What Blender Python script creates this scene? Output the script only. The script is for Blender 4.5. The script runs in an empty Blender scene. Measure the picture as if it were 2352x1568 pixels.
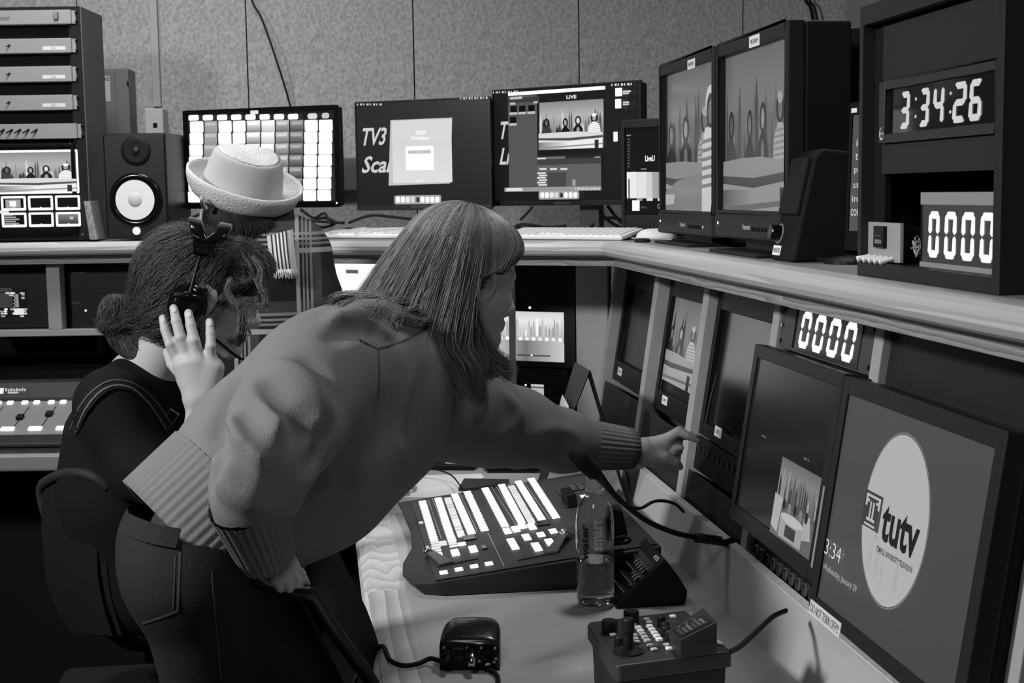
import bpy, bmesh, math, random
import numpy as np
from mathutils import Vector, Matrix
random.seed(4); rng = np.random.default_rng(4)
C = bpy.context.scene.collection
SC = bpy.context.scene
V = Vector
# ------------------------------------------------------------------ camera
W_, H_, F_ = 2352.0, 1568.0, 3200.0
CAMP = V((0, 0, 1.53))
RX = V((0.99020549, -0.13881881, -0.01491401))      # image right, in world axes
RD = V((-0.02938775, -0.10280595, -0.99426722))     # image down
RF = V((0.13648974, 0.98496714, -0.10587858))       # viewing direction
cam = bpy.data.cameras.new('camera'); cam.sensor_width = 36; cam.lens = 36 * F_ / W_
cam.clip_start = .05; cam.clip_end = 60
cam.dof.use_dof = True; cam.dof.focus_distance = 2.6; cam.dof.aperture_fstop = 14
co = bpy.data.objects.new('camera', cam); C.objects.link(co)
m = Matrix.Identity(4)
for i in range(3):
    m[i][0] = RX[i]; m[i][1] = -RD[i]; m[i][2] = -RF[i]; m[i][3] = CAMP[i]
co.matrix_world = m; SC.camera = co
# ------------------------------------------------------------------ light
SC.view_settings.view_transform = 'Standard'; SC.view_settings.look = 'None'
SC.view_settings.exposure = 0.0; SC.view_settings.gamma = 1.0; SC.view_settings.use_curve_mapping = False
wd = bpy.data.worlds.new('world'); SC.world = wd; wd.use_nodes = True
wd.node_tree.nodes['Background'].inputs[0].default_value = (.5, .5, .5, 1)
wd.node_tree.nodes['Background'].inputs[1].default_value = 0.022
def area(name, loc, to, sx, sy, e, spread=180):
    l = bpy.data.lights.new(name, 'AREA'); l.shape = 'RECTANGLE'; l.size = sx; l.size_y = sy; l.energy = e
    l.spread = math.radians(spread)
    o = bpy.data.objects.new(name, l); C.objects.link(o); o.location = loc
    o.rotation_euler = (V(to) - V(loc)).to_track_quat('-Z', 'Y').to_euler(); return o
area('ceiling_lamp_side', (-2.5, 1.3, 2.75), (.35, 2.5, .85), .4, .3, 48, 112)
area('ceiling_lamp_middle', (-.6, 3.7, 3.05), (-.85, 4.6, .9), .6, .35, 21, 140)
area('ceiling_lamp_back', (-.5, .2, 3.0), (.3, 2.7, 1.0), .6, .6, 11)
area('ceiling_lamp_desk', (.95, 2.9, 3.1), (.55, 2.75, .9), .5, .3, 10, 120)
# ------------------------------------------------------------------ materials
MATS = {}
def lin(v): return max(v, 0) ** 2.2 / 255 ** 2.2
def mat(name, v, rough=.6, metal=0, bump=0, scale=40, var=0, spec=.35, stretch=None, coat=0, emis=None, trans=0, ior=1.45, alpha=1):
    if name in MATS: return MATS[name]
    mt = bpy.data.materials.new(name); mt.use_nodes = True; nt = mt.node_tree; b = nt.nodes['Principled BSDF']
    c = lin(v); b.inputs['Base Color'].default_value = (c, c, c, 1)
    b.inputs['Roughness'].default_value = rough; b.inputs['Metallic'].default_value = metal
    b.inputs['Specular IOR Level'].default_value = spec; b.inputs['IOR'].default_value = ior
    b.inputs['Coat Weight'].default_value = coat; b.inputs['Transmission Weight'].default_value = trans
    if emis is not None:
        e = lin(min(emis, 255)) * (emis / 255 if emis > 255 else 1)
        b.inputs['Emission Color'].default_value = (1, 1, 1, 1); b.inputs['Emission Strength'].default_value = e
    if bump or var:
        tc = nt.nodes.new('ShaderNodeTexCoord'); mp = nt.nodes.new('ShaderNodeMapping')
        nt.links.new(tc.outputs['Object'], mp.inputs[0]); mp.inputs['Scale'].default_value = stretch or (1, 1, 1)
        nz = nt.nodes.new('ShaderNodeTexNoise'); nz.inputs['Scale'].default_value = scale; nz.inputs['Detail'].default_value = 5
        nt.links.new(mp.outputs[0], nz.inputs['Vector'])
        if var:
            mr = nt.nodes.new('ShaderNodeMapRange'); mr.inputs[1].default_value = .3; mr.inputs[2].default_value = .7
            mr.inputs[3].default_value = lin(v - var); mr.inputs[4].default_value = lin(v + var)
            nt.links.new(nz.outputs[0], mr.inputs[0]); nt.links.new(mr.outputs[0], b.inputs['Base Color'])
        if bump:
            bp = nt.nodes.new('ShaderNodeBump'); bp.inputs['Strength'].default_value = bump; bp.inputs['Distance'].default_value = .004
            nt.links.new(nz.outputs[0], bp.inputs['Height']); nt.links.new(bp.outputs[0], b.inputs['Normal'])
    MATS[name] = mt; return mt
def wood(name, v, dv, scale, dist, sc=(1, 1, 1), rough=.45, rot=(0, 0, 0), axis='X'):
    mt = mat(name, v, rough); nt = mt.node_tree; b = nt.nodes['Principled BSDF']
    tc = nt.nodes.new('ShaderNodeTexCoord'); mp = nt.nodes.new('ShaderNodeMapping')
    nt.links.new(tc.outputs['Object'], mp.inputs[0]); mp.inputs['Scale'].default_value = sc; mp.inputs['Rotation'].default_value = rot
    wv = nt.nodes.new('ShaderNodeTexWave'); wv.bands_direction = axis; wv.wave_profile = 'SAW'; wv.inputs['Scale'].default_value = scale
    wv.inputs['Distortion'].default_value = dist; wv.inputs['Detail'].default_value = 3; wv.inputs['Detail Scale'].default_value = 1.2
    nt.links.new(mp.outputs[0], wv.inputs['Vector'])
    mr = nt.nodes.new('ShaderNodeMapRange'); mr.inputs[3].default_value = lin(v - dv); mr.inputs[4].default_value = lin(v + dv)
    nt.links.new(wv.outputs[1], mr.inputs[0]); nt.links.new(mr.outputs[0], b.inputs['Base Color']); return mt
def attrmat(name, kind):
    if name in MATS: return MATS[name]
    mt = bpy.data.materials.new(name); mt.use_nodes = True; nt = mt.node_tree; b = nt.nodes['Principled BSDF']
    a = nt.nodes.new('ShaderNodeAttribute'); a.attribute_name = 'Col'
    if kind == 'emit':
        b.inputs['Base Color'].default_value = (.004, .004, .004, 1); b.inputs['Roughness'].default_value = .22
        b.inputs['Specular IOR Level'].default_value = .25; b.inputs['Emission Strength'].default_value = 1
        nt.links.new(a.outputs['Color'], b.inputs['Emission Color'])
    else:
        b.inputs['Roughness'].default_value = .6; nt.links.new(a.outputs['Color'], b.inputs['Base Color'])
    MATS[name] = mt; return mt
LIT = attrmat('lit_screen', 'emit'); PRINT = attrmat('printed_paper', 'print')
BLK = mat('black_plastic', 26, .45, bump=.03, scale=300)
BLKM = mat('black_matte', 18, .7, bump=.05, scale=200)
DEEP = mat('deep_black', 8, .8, bump=.02)
BLKS = mat('black_gloss', 20, .16)
DGR = mat('dark_grey_plastic', 38, .45, bump=.03, scale=200)
DG2 = mat('charcoal_panel_metal', 44, .5, bump=.05, scale=400, spec=.3)
GRY = mat('grey_metal', 140, .45, .3, bump=.03, scale=80)
LGR = mat('light_grey_metal', 175, .45, .2, bump=.02)
CHR = mat('chrome', 215, .18, 1, bump=.01)
WHT = mat('white_plastic', 232, .4, bump=.01)
PAP = mat('paper', 238, .8, bump=.02)
LED = mat('led_white', 250, emis=420)
LAM = mat('desk_laminate', 168, .42, bump=.04, scale=30, var=3)
SHF = mat('shelf_laminate', 122, .45, bump=.04, scale=30, var=3)
WPL = mat('console_side_laminate', 160, .5, bump=.03, scale=30, var=3)
OAK = wood('oak_edge', 182, 18, 4.2, 9.0, (4, 1, 1), .4, axis='Y')
OAK2 = wood('oak_edge_near', 178, 26, 10, 3.5, (1, .12, 1), .4, axis='X')
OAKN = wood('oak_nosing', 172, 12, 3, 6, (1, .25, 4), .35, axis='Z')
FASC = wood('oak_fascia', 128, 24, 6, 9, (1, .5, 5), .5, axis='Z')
# ------------------------------------------------------------------ geometry helpers
class Fr:
    """a frame standing in the room: origin, right, up, outward"""
    def __init__(s, o, u, v):
        s.o = V(o); s.u = V(u).normalized(); s.v = V(v).normalized(); s.n = s.u.cross(s.v).normalized()
    def pt(s, a, b, w=0): return s.o + s.u * a + s.v * b + s.n * w
    def px(s, x, y, w=0):
        d = ray(x, y); o = s.o + s.n * w; t = (o - CAMP).dot(s.n) / d.dot(s.n); q = CAMP + d * t - s.o
        return q.dot(s.u), q.dot(s.v)
    def P(s, x, y, w=0):
        a, b = s.px(x, y, w); return s.pt(a, b, w)
    def sub(s, a, b, w=0): return Fr(s.pt(a, b, w), s.u, s.v)
    def mat(s):
        m = Matrix.Identity(4)
        for i in range(3): m[i][0] = s.u[i]; m[i][1] = s.v[i]; m[i][2] = s.n[i]; m[i][3] = s.o[i]
        return m
def ray(x, y): return RF + RX * ((x - W_ / 2) / F_) + RD * ((y - H_ / 2) / F_)
def atp(x, y, ax, val):
    d = ray(x, y); t = (val - CAMP[ax]) / d[ax]; return CAMP + d * t
def atX(x, y, v): return atp(x, y, 0, v)
def atY(x, y, v): return atp(x, y, 1, v)
def atZ(x, y, v): return atp(x, y, 2, v)
FW = V((0.13726, 0.99053, 0)); RW = V((0.99053, -0.13726, 0))
def atD(x, y, z):
    d = ray(x, y); return CAMP + d * (z / d.dot(FW))
def upright(x, y, z, ang):
    """vertical frame through the point seen at x,y at depth z; turned by ang (right side nearer)"""
    a = math.radians(ang); return Fr(atD(x, y, z), RW * math.cos(a) - FW * math.sin(a), (0, 0, 1))
WL = {}
class MB:
    def __init__(s): s.v = []; s.f = []; s.c = []; s.col = None
    def add(s, pts, faces, g=None):
        k = len(s.v); s.v += [tuple(p) for p in pts]; s.f += [[i + k for i in f] for f in faces]
        s.c += [g] * len(pts)
    def box(s, fr, a0, a1, b0, b1, w0, w1, g=None):
        p = [fr.pt(a, b, w) for w in (w0, w1) for b in (b0, b1) for a in (a0, a1)]
        s.add(p, [(0, 2, 3, 1), (4, 5, 7, 6), (0, 1, 5, 4), (2, 6, 7, 3), (0, 4, 6, 2), (1, 3, 7, 5)], g); return s
    def prism(s, fr, pts, w0, w1):
        n = len(pts); p = [fr.pt(a, b, w0) for a, b in pts] + [fr.pt(a, b, w1) for a, b in pts]
        s.add(p, [list(range(n))[::-1], [n + i for i in range(n)]] + [(i, (i + 1) % n, n + (i + 1) % n, n + i) for i in range(n)]); return s
    def extr(s, pts, d):
        n = len(pts); d = V(d); p = [V(q) for q in pts] + [V(q) + d for q in pts]
        s.add(p, [list(range(n))[::-1], [n + i for i in range(n)]] + [(i, (i + 1) % n, n + (i + 1) % n, n + i) for i in range(n)]); return s
    def ringbox(s, fr, a0, a1, b0, b1, t, w0, w1):
        t4 = t if isinstance(t, (tuple, list)) else (t, t, t, t)      # left, right, bottom, top
        l, r, bo, to = t4
        s.box(fr, a0, a0 + l, b0, b1, w0, w1); s.box(fr, a1 - r, a1, b0, b1, w0, w1)
        s.box(fr, a0 + l, a1 - r, b0, b0 + bo, w0, w1); s.box(fr, a0 + l, a1 - r, b1 - to, b1, w0, w1); return s
    def tube(s, pts, r, n=8, cap=True, smooth=True):
        pts = [V(p) for p in pts]
        if smooth and len(pts) > 2: pts = spline(pts)
        rs = r if isinstance(r, (list, tuple)) else None
        L = len(pts); t0 = (pts[1] - pts[0]).normalized(); nn = t0.orthogonal().normalized(); rings = []
        for i, p in enumerate(pts):
            t = (pts[min(i + 1, L - 1)] - pts[max(i - 1, 0)]).normalized()
            nn = (nn - t * nn.dot(t)).normalized(); bb = t.cross(nn)
            rr = (rs[0] + (rs[-1] - rs[0]) * i / (L - 1)) if rs else r
            rings.append([p + (nn * math.cos(2 * math.pi * k / n) + bb * math.sin(2 * math.pi * k / n)) * rr for k in range(n)])
        vs = [q for g in rings for q in g]; fs = []
        for i in range(L - 1):
            for k in range(n): a = i * n + k; b = i * n + (k + 1) % n; fs.append((a, b, b + n, a + n))
        if cap: fs.append(list(range(n))[::-1]); fs.append([(L - 1) * n + k for k in range(n)])
        s.add(vs, fs); return s
    def lathe(s, fr, prof, n=24, a=0, b=0):
        """profile of (radius, height along the frame's outward axis)"""
        vs = []; fs = []
        for r, h in prof:
            for k in range(n): t = 2 * math.pi * k / n; vs.append(fr.pt(a + r * math.cos(t), b + r * math.sin(t), h))
        for i in range(len(prof) - 1):
            for k in range(n): p = i * n + k; q = i * n + (k + 1) % n; fs.append((p, q, q + n, p + n))
        fs.append(list(range(n))[::-1]); fs.append([(len(prof) - 1) * n + k for k in range(n)]); s.add(vs, fs); return s
    def build(s, name, mt, parent=None, bev=0, smooth=False, seg=2):
        if not s.v: return None
        a = np.array(s.v, float); c = (a.min(0) + a.max(0)) / 2; pl = WL.get(parent.name, V((0, 0, 0))) if parent else V((0, 0, 0))
        me = bpy.data.meshes.new(name); me.from_pydata((a - c).tolist(), [], s.f)
        if any(g is not None for g in s.c):
            at = me.color_attributes.new('Col', 'FLOAT_COLOR', 'POINT')
            buf = np.ones((len(s.v), 4), 'f'); buf[:, :3] = np.array([lin(min(g, 255)) * (g / 255 if g > 255 else 1) for g in s.c])[:, None]
            at.data.foreach_set('color', buf.ravel())
        if bev:
            bm = bmesh.new(); bm.from_mesh(me); bmesh.ops.remove_doubles(bm, verts=bm.verts, dist=1e-6)
            es = [e for e in bm.edges if len(e.link_faces) == 2 and e.calc_face_angle(0) > .5]
            bmesh.ops.bevel(bm, geom=es, offset=bev, segments=seg, affect='EDGES', clamp_overlap=True, profile=.5); bm.to_mesh(me); bm.free()
        if smooth: me.polygons.foreach_set('use_smooth', [True] * len(me.polygons))
        me.materials.append(mt); o = bpy.data.objects.new(name, me); C.objects.link(o)
        o.location = V(c) - pl; WL[o.name] = V(c)
        if parent: o.parent = parent
        return o
def spline(p, k=6):
    out = []
    for i in range(len(p) - 1):
        a, b, c, d = p[max(i - 1, 0)], p[i], p[i + 1], p[min(i + 2, len(p) - 1)]
        for j in range(k):
            t = j / k; out.append(.5 * ((2 * b) + (c - a) * t + (2 * a - 5 * b + 4 * c - d) * t * t + (3 * b - a - 3 * c + d) * t ** 3))
    out.append(p[-1]); return out
def tag(o, label, cat, group=None):
    o['label'] = label; o['category'] = cat
    if group: o['group'] = group
    return o
def thing(name, label, cat, loc, group=None):
    o = bpy.data.objects.new(name, None); o.empty_display_size = .05; C.objects.link(o); o.location = loc; WL[o.name] = V(loc)
    return tag(o, label, cat, group)
def struct(mb, name, mt, parent=None, **k):
    o = mb.build(name, mt, parent, **k)
    if not parent: o['kind'] = 'structure'
    return o
def inst(src, fr_mat, parent, name=None):
    o = src.copy(); C.objects.link(o); pl = WL.get(parent.name, V((0, 0, 0))); o.parent = parent
    m = fr_mat.copy(); m.translation = m.translation - pl; o.matrix_local = m; return o
TXT = {}
def text2d(s, bold=0, shear=0, res=2):
    k = (s, bold, shear)
    if k in TXT: return TXT[k]
    cu = bpy.data.curves.new('t', 'FONT'); cu.body = s; cu.size = 1; cu.offset = bold; cu.shear = shear; cu.resolution_u = res; cu.fill_mode = 'FRONT'
    o = bpy.data.objects.new('t', cu); C.objects.link(o); bpy.context.view_layer.update()
    me = bpy.data.meshes.new_from_object(o.evaluated_get(bpy.context.evaluated_depsgraph_get()))
    vs = [(v.co.x, v.co.y) for v in me.vertices]; fs = [list(p.vertices) for p in me.polygons]
    bpy.data.objects.remove(o); bpy.data.meshes.remove(me); bpy.data.curves.remove(cu)
    x0 = min(v[0] for v in vs); x1 = max(v[0] for v in vs); y0 = min(v[1] for v in vs); y1 = max(v[1] for v in vs)
    vs = [((x - x0) / (x1 - x0), (y - y0) / (y1 - y0)) for x, y in vs]; TXT[k] = (vs, fs, (x1 - x0) / (y1 - y0)); return TXT[k]
def paint(fr, w, h, shapes, name='picture', mt=None, parent=None, off=.0004, step=.00012):
    """a flat picture: shapes in 0..1 units, x to the right and y down, laid one over another"""
    b = MB(); k = 0
    def q(x, y): return fr.pt(x * w, (1 - y) * h, off + k * step)
    for sh in shapes:
        t = sh[0]
        if t == 'r':
            x0, y0, x1, y1, g = sh[1:]; b.add([q(x0, y1), q(x1, y1), q(x1, y0), q(x0, y0)], [(0, 1, 2, 3)], g)
        elif t == 'g':
            x0, y0, x1, y1, g0, g1 = sh[1:]; p = len(b.v); b.add([q(x0, y1), q(x1, y1), q(x1, y0), q(x0, y0)], [(0, 1, 2, 3)], g1); b.c[p + 2] = b.c[p + 3] = g0
        elif t == 'h':
            x0, y0, x1, y1, g0, g1 = sh[1:]; p = len(b.v); b.add([q(x0, y1), q(x1, y1), q(x1, y0), q(x0, y0)], [(0, 1, 2, 3)], g0); b.c[p + 1] = b.c[p + 2] = g1
        elif t == 'p': b.add([q(x, y) for x, y in sh[1]][::-1], [list(range(len(sh[1])))], sh[2])
        elif t == 'e':
            cx, cy, rx, ry, g = sh[1:]; b.add([q(cx + rx * math.cos(a * math.pi / 12), cy - ry * math.sin(a * math.pi / 12)) for a in range(24)], [list(range(24))], g)
        elif t == 'E':
            cx, cy, rx, ry, g = sh[1:]; b.add([q(cx + rx * math.cos(a * math.pi / 40), cy - ry * math.sin(a * math.pi / 40)) for a in range(80)], [list(range(80))], g)
        elif t == 'b':          # rounded box
            x0, y0, x1, y1, r, g = sh[1:]; ar = w / h; pts = []
            for cx, cy, a0 in ((x1 - r, y0 + r * ar, 0), (x0 + r, y0 + r * ar, 90), (x0 + r, y1 - r * ar, 180), (x1 - r, y1 - r * ar, 270)):
                for j in range(4): a = math.radians(a0 + j * 30); pts.append(q(cx + r * math.cos(a), cy - r * ar * math.sin(a)))
            b.add(pts, [list(range(16))], g)
        elif t == 't':          # text filling a box
            s_, x0, y0, x1, y1, g = sh[1:7]; vs, fs, _ = text2d(s_, *(sh[7:] if len(sh) > 7 else ()))
            b.add([q(x0 + x * (x1 - x0), y1 - y * (y1 - y0)) for x, y in vs], fs, g)
        k += 1
    return b.build(name, mt or LIT, parent)
SEG = {'0': 'abcdef', '1': 'bc', '2': 'abged', '3': 'abgcd', '4': 'fgbc', '5': 'afgcd', '6': 'afgedc', '7': 'abc', '8': 'abcdefg', '9': 'abcdfg'}
def digit(ch, x, y, w, h, t, g, sl=.0, ty=None):
    """seven-segment digit as picture shapes; x,y = top left"""
    out = []; m = y + h / 2; e = t * .12; tv = ty or t
    def pl(pts): out.append(('p', [(px + (y + h - py) / h * sl, py) for px, py in pts], g))
    T = t; U = tv
    for s in SEG[ch]:
        if s in 'agd':
            yy = {'a': y, 'g': m - U / 2, 'd': y + h - U}[s]
            pl([(x + .25 * T + e, yy + U * .25), (x + T * .7, yy), (x + w - T * .7, yy), (x + w - .25 * T - e, yy + U * .25), (x + w - T, yy + U), (x + T, yy + U)] if s == 'a' else
               [(x + T * .35, yy + U / 2), (x + T, yy), (x + w - T, yy), (x + w - T * .35, yy + U / 2), (x + w - T, yy + U), (x + T, yy + U)] if s == 'g' else
               [(x + T, yy), (x + w - T, yy), (x + w - .25 * T - e, yy + U * .75), (x + w - T * .7, yy + U), (x + T * .7, yy + U), (x + .25 * T + e, yy + U * .75)])
        else:
            xx = x if s in 'fe' else x + w - T; y0, y1 = ((y + U * .35, m - e * 2) if s in 'fb' else (m + e * 2, y + h - U * .35))
            pl([(xx + T * .1, y0 + U * .3), (xx + T / 2, y0), (xx + T * .9, y0 + U * .3), (xx + T, y1 - U * .4), (xx + T / 2, y1), (xx, y1 - U * .4)])
    return out
def skyline(x0, y0, x1, y1, lo, hi, seed=1, wide=False):
    """painted skyline backdrop used on the studio pictures"""
    r = random.Random(seed); S = []
    def X(a): return x0 + a * (x1 - x0)
    def Y(a): return y0 + a * (y1 - y0)
    def G(a): return lo + (hi - lo) * a
    S.append(('g', x0, y0, x1, Y(.3), G(.5), G(.66))); S.append(('g', x0, Y(.3), x1, y1, G(.66), G(.2)))
    for i in range(22):
        a = (i + r.random() * .6) / 22; hh = .18 + .42 * r.random(); ww = .007 + .014 * r.random(); g = G(r.choice((.14, .2, .3, .4, .5, .8)))
        S.append(('p', [(X(a - ww), Y(.8)), (X(a - ww), Y(.8 - hh * .8)), (X(a), Y(.8 - hh - .06)), (X(a + ww), Y(.8 - hh * .8)), (X(a + ww), Y(.8))], g))
    return S
def studio(x0, y0, x1, y1, lo, hi, seed=1, crop=0):
    """four people standing at a news desk in front of the skyline backdrop"""
    S = skyline(x0, y0, x1, y1, lo, hi, seed)
    def X(a): return x0 + min(max((a - crop) / (1 - crop), 0), 1) * (x1 - x0)
    def Y(a): return y0 + a * (y1 - y0)
    def G(a): return lo + (hi - lo) * a
    for cx, hw, top, hair, skin, body in ((.12, .09, .32, .04, .35, .2), (.42, .075, .33, .03, .6, .05), (.62, .085, .3, .1, .85, .06), (.87, .1, .26, .1, .6, 1.0)):
        if cx < crop: continue
        S.append(('e', X(cx), Y(top + .12), (X(cx + hw) - X(cx)) * .55, (y1 - y0) * .095, G(hair)))
        S.append(('p', [(X(cx - hw), Y(.72)), (X(cx - hw * .85), Y(top + .28)), (X(cx - hw * .3), Y(top + .2)), (X(cx + hw * .3), Y(top + .2)), (X(cx + hw * .85), Y(top + .28)), (X(cx + hw), Y(.72))], G(body)))
        S.append(('e', X(cx), Y(top + .12), (X(cx + hw) - X(cx)) * .28, (y1 - y0) * .060, G(skin)))
        if body == 1.0:
            S.append(('e', X(cx), Y(top + .06), (X(cx + hw) - X(cx)) * .36, (y1 - y0) * .035, G(1)))
            for j in range(7): S.append(('p', [(X(cx - hw * .8), Y(.5 + j * .035)), (X(cx + hw * .85), Y(.49 + j * .035)), (X(cx + hw * .85), Y(.503 + j * .035)), (X(cx - hw * .8), Y(.513 + j * .035))], G(.7)))
        if cx == .62: S.append(('e', X(cx), Y(.62), (X(cx + hw) - X(cx)) * .28, (y1 - y0) * .07, G(.55)))
    S += [('p', [(x0, Y(.66)), (X(.3), Y(.645)), (X(.6), Y(.645)), (x1, Y(.68)), (x1, Y(.74)), (X(.5), Y(.77)), (x0, Y(.75))], G(.82)),
          ('p', [(x0, Y(.75)), (X(.5), Y(.77)), (x1, Y(.74)), (x1, Y(.79)), (X(.5), Y(.83)), (x0, Y(.8))], G(.28)),
          ('p', [(x0, Y(.8)), (X(.5), Y(.83)), (x1, Y(.79)), (x1, y1), (x0, y1)], G(.9)),
          ('h', x0, Y(.84), X(.45), y1, G(.45), G(.85)), ('p', [(x0, Y(.95)), (x1, Y(.9)), (x1, Y(.93)), (x0, Y(.99))], G(.55)),
          ('r', X(.88), Y(.83), X(.94), y1, G(.15))]
    return S
# ------------------------------------------------------------------ the room
WB = upright(950, 100, 5.07, -2)
SEAM = WB.px(1330, 100)[0] - WB.px(950, 100)[0]
CORN = WB.px(1941, 300)[0]
wallm = mat('fibre_board', 158, .9, bump=.6, scale=95, var=20, stretch=(1, 1, .75))
plast = mat('painted_plaster', 135, .8, bump=.1, scale=60)
b = MB(); b.box(WB, -3.6, CORN + .3, -2.45, 1.2, -.12, -.022); wback = struct(b, 'wall_back', mat('seam_backing', 60, .9, bump=.05))  # dark backing board, seen in the joints between the panels
for k in range(-6, 5):
    a0 = k * SEAM; a1 = min(a0 + SEAM, CORN + .05) if k * SEAM < CORN else None
    if a1 is None: continue
    b = MB(); b.box(WB, a0 + .0022, a1 - .0022, -2.4, 1.15, -.021, 0); b.build('panel', wallm, wback, bev=.0012)
cp = WB.pt(CORN, 0)
b = MB(); b.box(Fr((0, 0, 0), (1, 0, 0), (0, 1, 0)), -3.2, cp.x + .02, -1.2, 5.7, -.1, 0); struct(b, 'floor', mat('dark_carpet', 34, .95, bump=.4, scale=300, var=6))
WRX = cp.x; FX = Fr((WRX, 0, 0), (0, -1, 0), (0, 0, 1))
b = MB(); b.box(FX, -cp.y - .02, 1.2, 0, 2.7, -.1, 0); struct(b, 'wall_right', plast)
b = MB(); b.box(Fr((-3.2, 0, 0), (0, 1, 0), (0, 0, 1)), -1.2, 5.7, 0, 3.6, -.1, 0); struct(b, 'wall_left', plast)
# things fixed to the back wall
b = MB(); fa = WB.px(345, 0)[0]; fb = WB.px(345, 246)
cd = MB().box(WB, fa - .002, fa + .026, fb[1], 1.15, .0, .02).build('wall_conduit', mat('conduit_paint', 160, .5, bump=.02), bev=.003); tag(cd, 'vertical grey conduit running down the wall to the small square junction box', 'conduit')
def pbox(mb, fr, x0, y0, x1, y1, w0, w1):
    a0, b1 = fr.px(x0, y0, w1); a1, b0 = fr.px(x1, y1, w1); mb.box(fr, a0, a1, b0, b1, w0, w1); return a0, a1, b0, b1
t = thing('junction_box', 'small light grey junction box with black square hole above the big speaker', 'junction box', WB.P(352, 290))
b = MB(); a0, a1, b0, b1 = pbox(b, WB, 331, 249, 376, 312, .001, .085); b.build('body', mat('light_box_paint', 190, .5, bump=.02), t, bev=.004)
MB().box(WB, *[WB.px(352, 293, .085)[0], WB.px(361, 282, .085)[0]], WB.px(352, 293, .085)[1], WB.px(361, 282, .085)[1], .084, .087).build('hole', DEEP, t)
t = thing('electrical_cabinet', 'grey metal electrical cabinet with a warning sticker on the wall left of the conduit', 'electrical cabinet', WB.P(265, 300))
b = MB(); a0, a1, b0, b1 = pbox(b, WB, 150, 158, 301, 330, .001, .11); b.build('body', mat('cabinet_paint', 112, .5, bump=.03), t, bev=.004)
b = MB(); pbox(b, WB, 150, 163, 270, 330, .11, .116); b.build('door', mat('cabinet_paint', 112), t, bev=.002)
sk = MB(); s0 = WB.px(195, 234, .117); s1 = WB.px(252, 174, .117); sk.box(WB, s0[0], s1[0], s0[1], s1[1], .1162, .1175); st = sk.build('sticker', mat('sticker', 178, .6, bump=.01), t)
paint(WB.sub(s0[0], s0[1], .1175), s1[0] - s0[0], s1[1] - s0[1], [('t', 'WARNING', .04, .05, .97, .2, 40, .02)] + [('r', .1, .3 + .09 * i, .5 + .3 * (i % 2), .33 + .09 * i, 110) for i in range(7)], 'lettering', PRINT, st)
MB().lathe(WB.sub(*WB.px(295, 190, .11), .11), [(.006, 0), (.006, .008), (.003, .01)], 10).build('latch', CHR, t)
rc = MB(); r0 = WB.px(640, 440); r1 = WB.px(860, 362)
rc.box(WB, r0[0], r1[0], r0[1], r1[1], .001, .05); tag(rc.build('wall_raceway', mat('raceway_paint', 92, .5, bump=.02), bev=.004), 'dark grey cable raceway on the wall between the monitors', 'raceway')
for i, (pts, r, lab) in enumerate((((((480, -420, .02), (566, -40, .02), (600, 40, .04), (632, 130, .06), (668, 250, .03), (690, 380, .03))), .0035, 'thin black cable hanging slantwise down the wall above the touch monitor'),
        ((((1836, -420, .02), (1846, -40, .02), (1862, 20, .02), (1878, 120, .02), (1885, 300, .02))), .006, 'thick black cable hanging on the wall above the preview monitors'),
        ((((1844, -420, .02), (1856, -40, .02), (1872, 20, .03), (1889, 120, .03), (1897, 300, .02))), .0035, 'thin black cable beside the thick one above the preview monitors'))):
    tag(MB().tube([WB.P(x, y, w) for x, y, w in pts], r, 6).build('hanging_cable', BLKM, smooth=True), lab, 'cable', 'cables hanging on the wall')
# ------------------------------------------------------------------ console: shelf line, cabinets, desk
NZ = 1.40
NP = [V((.765, .9, 0)), V((.765, 3.61, 0)), V((-.47, 4.407, 0)), V((-1.9, 4.603, 0))]
FL = Fr((0, 0, 0), (1, 0, 0), (0, 1, 0))
t = thing('console_shelf', 'long angled upper shelf with rounded oak nosing that carries the monitors', 'shelf', (.3, 4.2, 1.36))
b = MB(); b.prism(FL, [(.79, .9), (1.72, .9), (1.72, 4.6), (.3, 4.85), (-1.9, 5.0), (-1.9, 4.62), (-.462, 4.43), (.79, 3.625)], 1.362, NZ); b.build('top_board', SHF, t)
prof = [(0, 1.4005), (-.012, 1.3995), (-.022, 1.394), (-.028, 1.385), (-.028, 1.375), (-.022, 1.366), (-.012, 1.3605), (.0, 1.36), (.03, 1.36), (.03, 1.4005)]
for i in range(3):
    p, q = NP[i], NP[i + 1]; d = (q - p).normalized(); nn = V((-d.y, d.x, 0))        # nn points to the room side
    def miter(pt, j):
        if j in (0, 3): return nn, 1.0
        d0 = (NP[j] - NP[j - 1]).normalized(); d1 = (NP[j + 1] - NP[j]).normalized(); m_ = (V((-d0.y, d0.x, 0)) + V((-d1.y, d1.x, 0))).normalized(); return m_, 1 / m_.dot(nn)
    vs = []
    for pt, j in ((p, i), (q, i + 1)):
        m_, k = miter(pt, j); vs += [pt + m_ * (-a) * k + V((0, 0, z)) for a, z in prof]
    n = len(prof); b = MB(); b.add(vs, [list(range(n)), [n + k for k in range(n)][::-1]] + [(k, (k + 1) % n, n + (k + 1) % n, n + k) for k in range(n)])
    b.build('nosing', OAKN, t)
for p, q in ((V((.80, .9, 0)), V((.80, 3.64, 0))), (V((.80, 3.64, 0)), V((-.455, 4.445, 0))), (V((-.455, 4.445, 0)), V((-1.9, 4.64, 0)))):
    d = (q - p).normalized(); b = MB(); b.box(Fr(p, d, (0, 0, 1)), 0, (q - p).length, 1.333, 1.36, -.02 - .0, .0); b.build('fascia', FASC, t)
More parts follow.
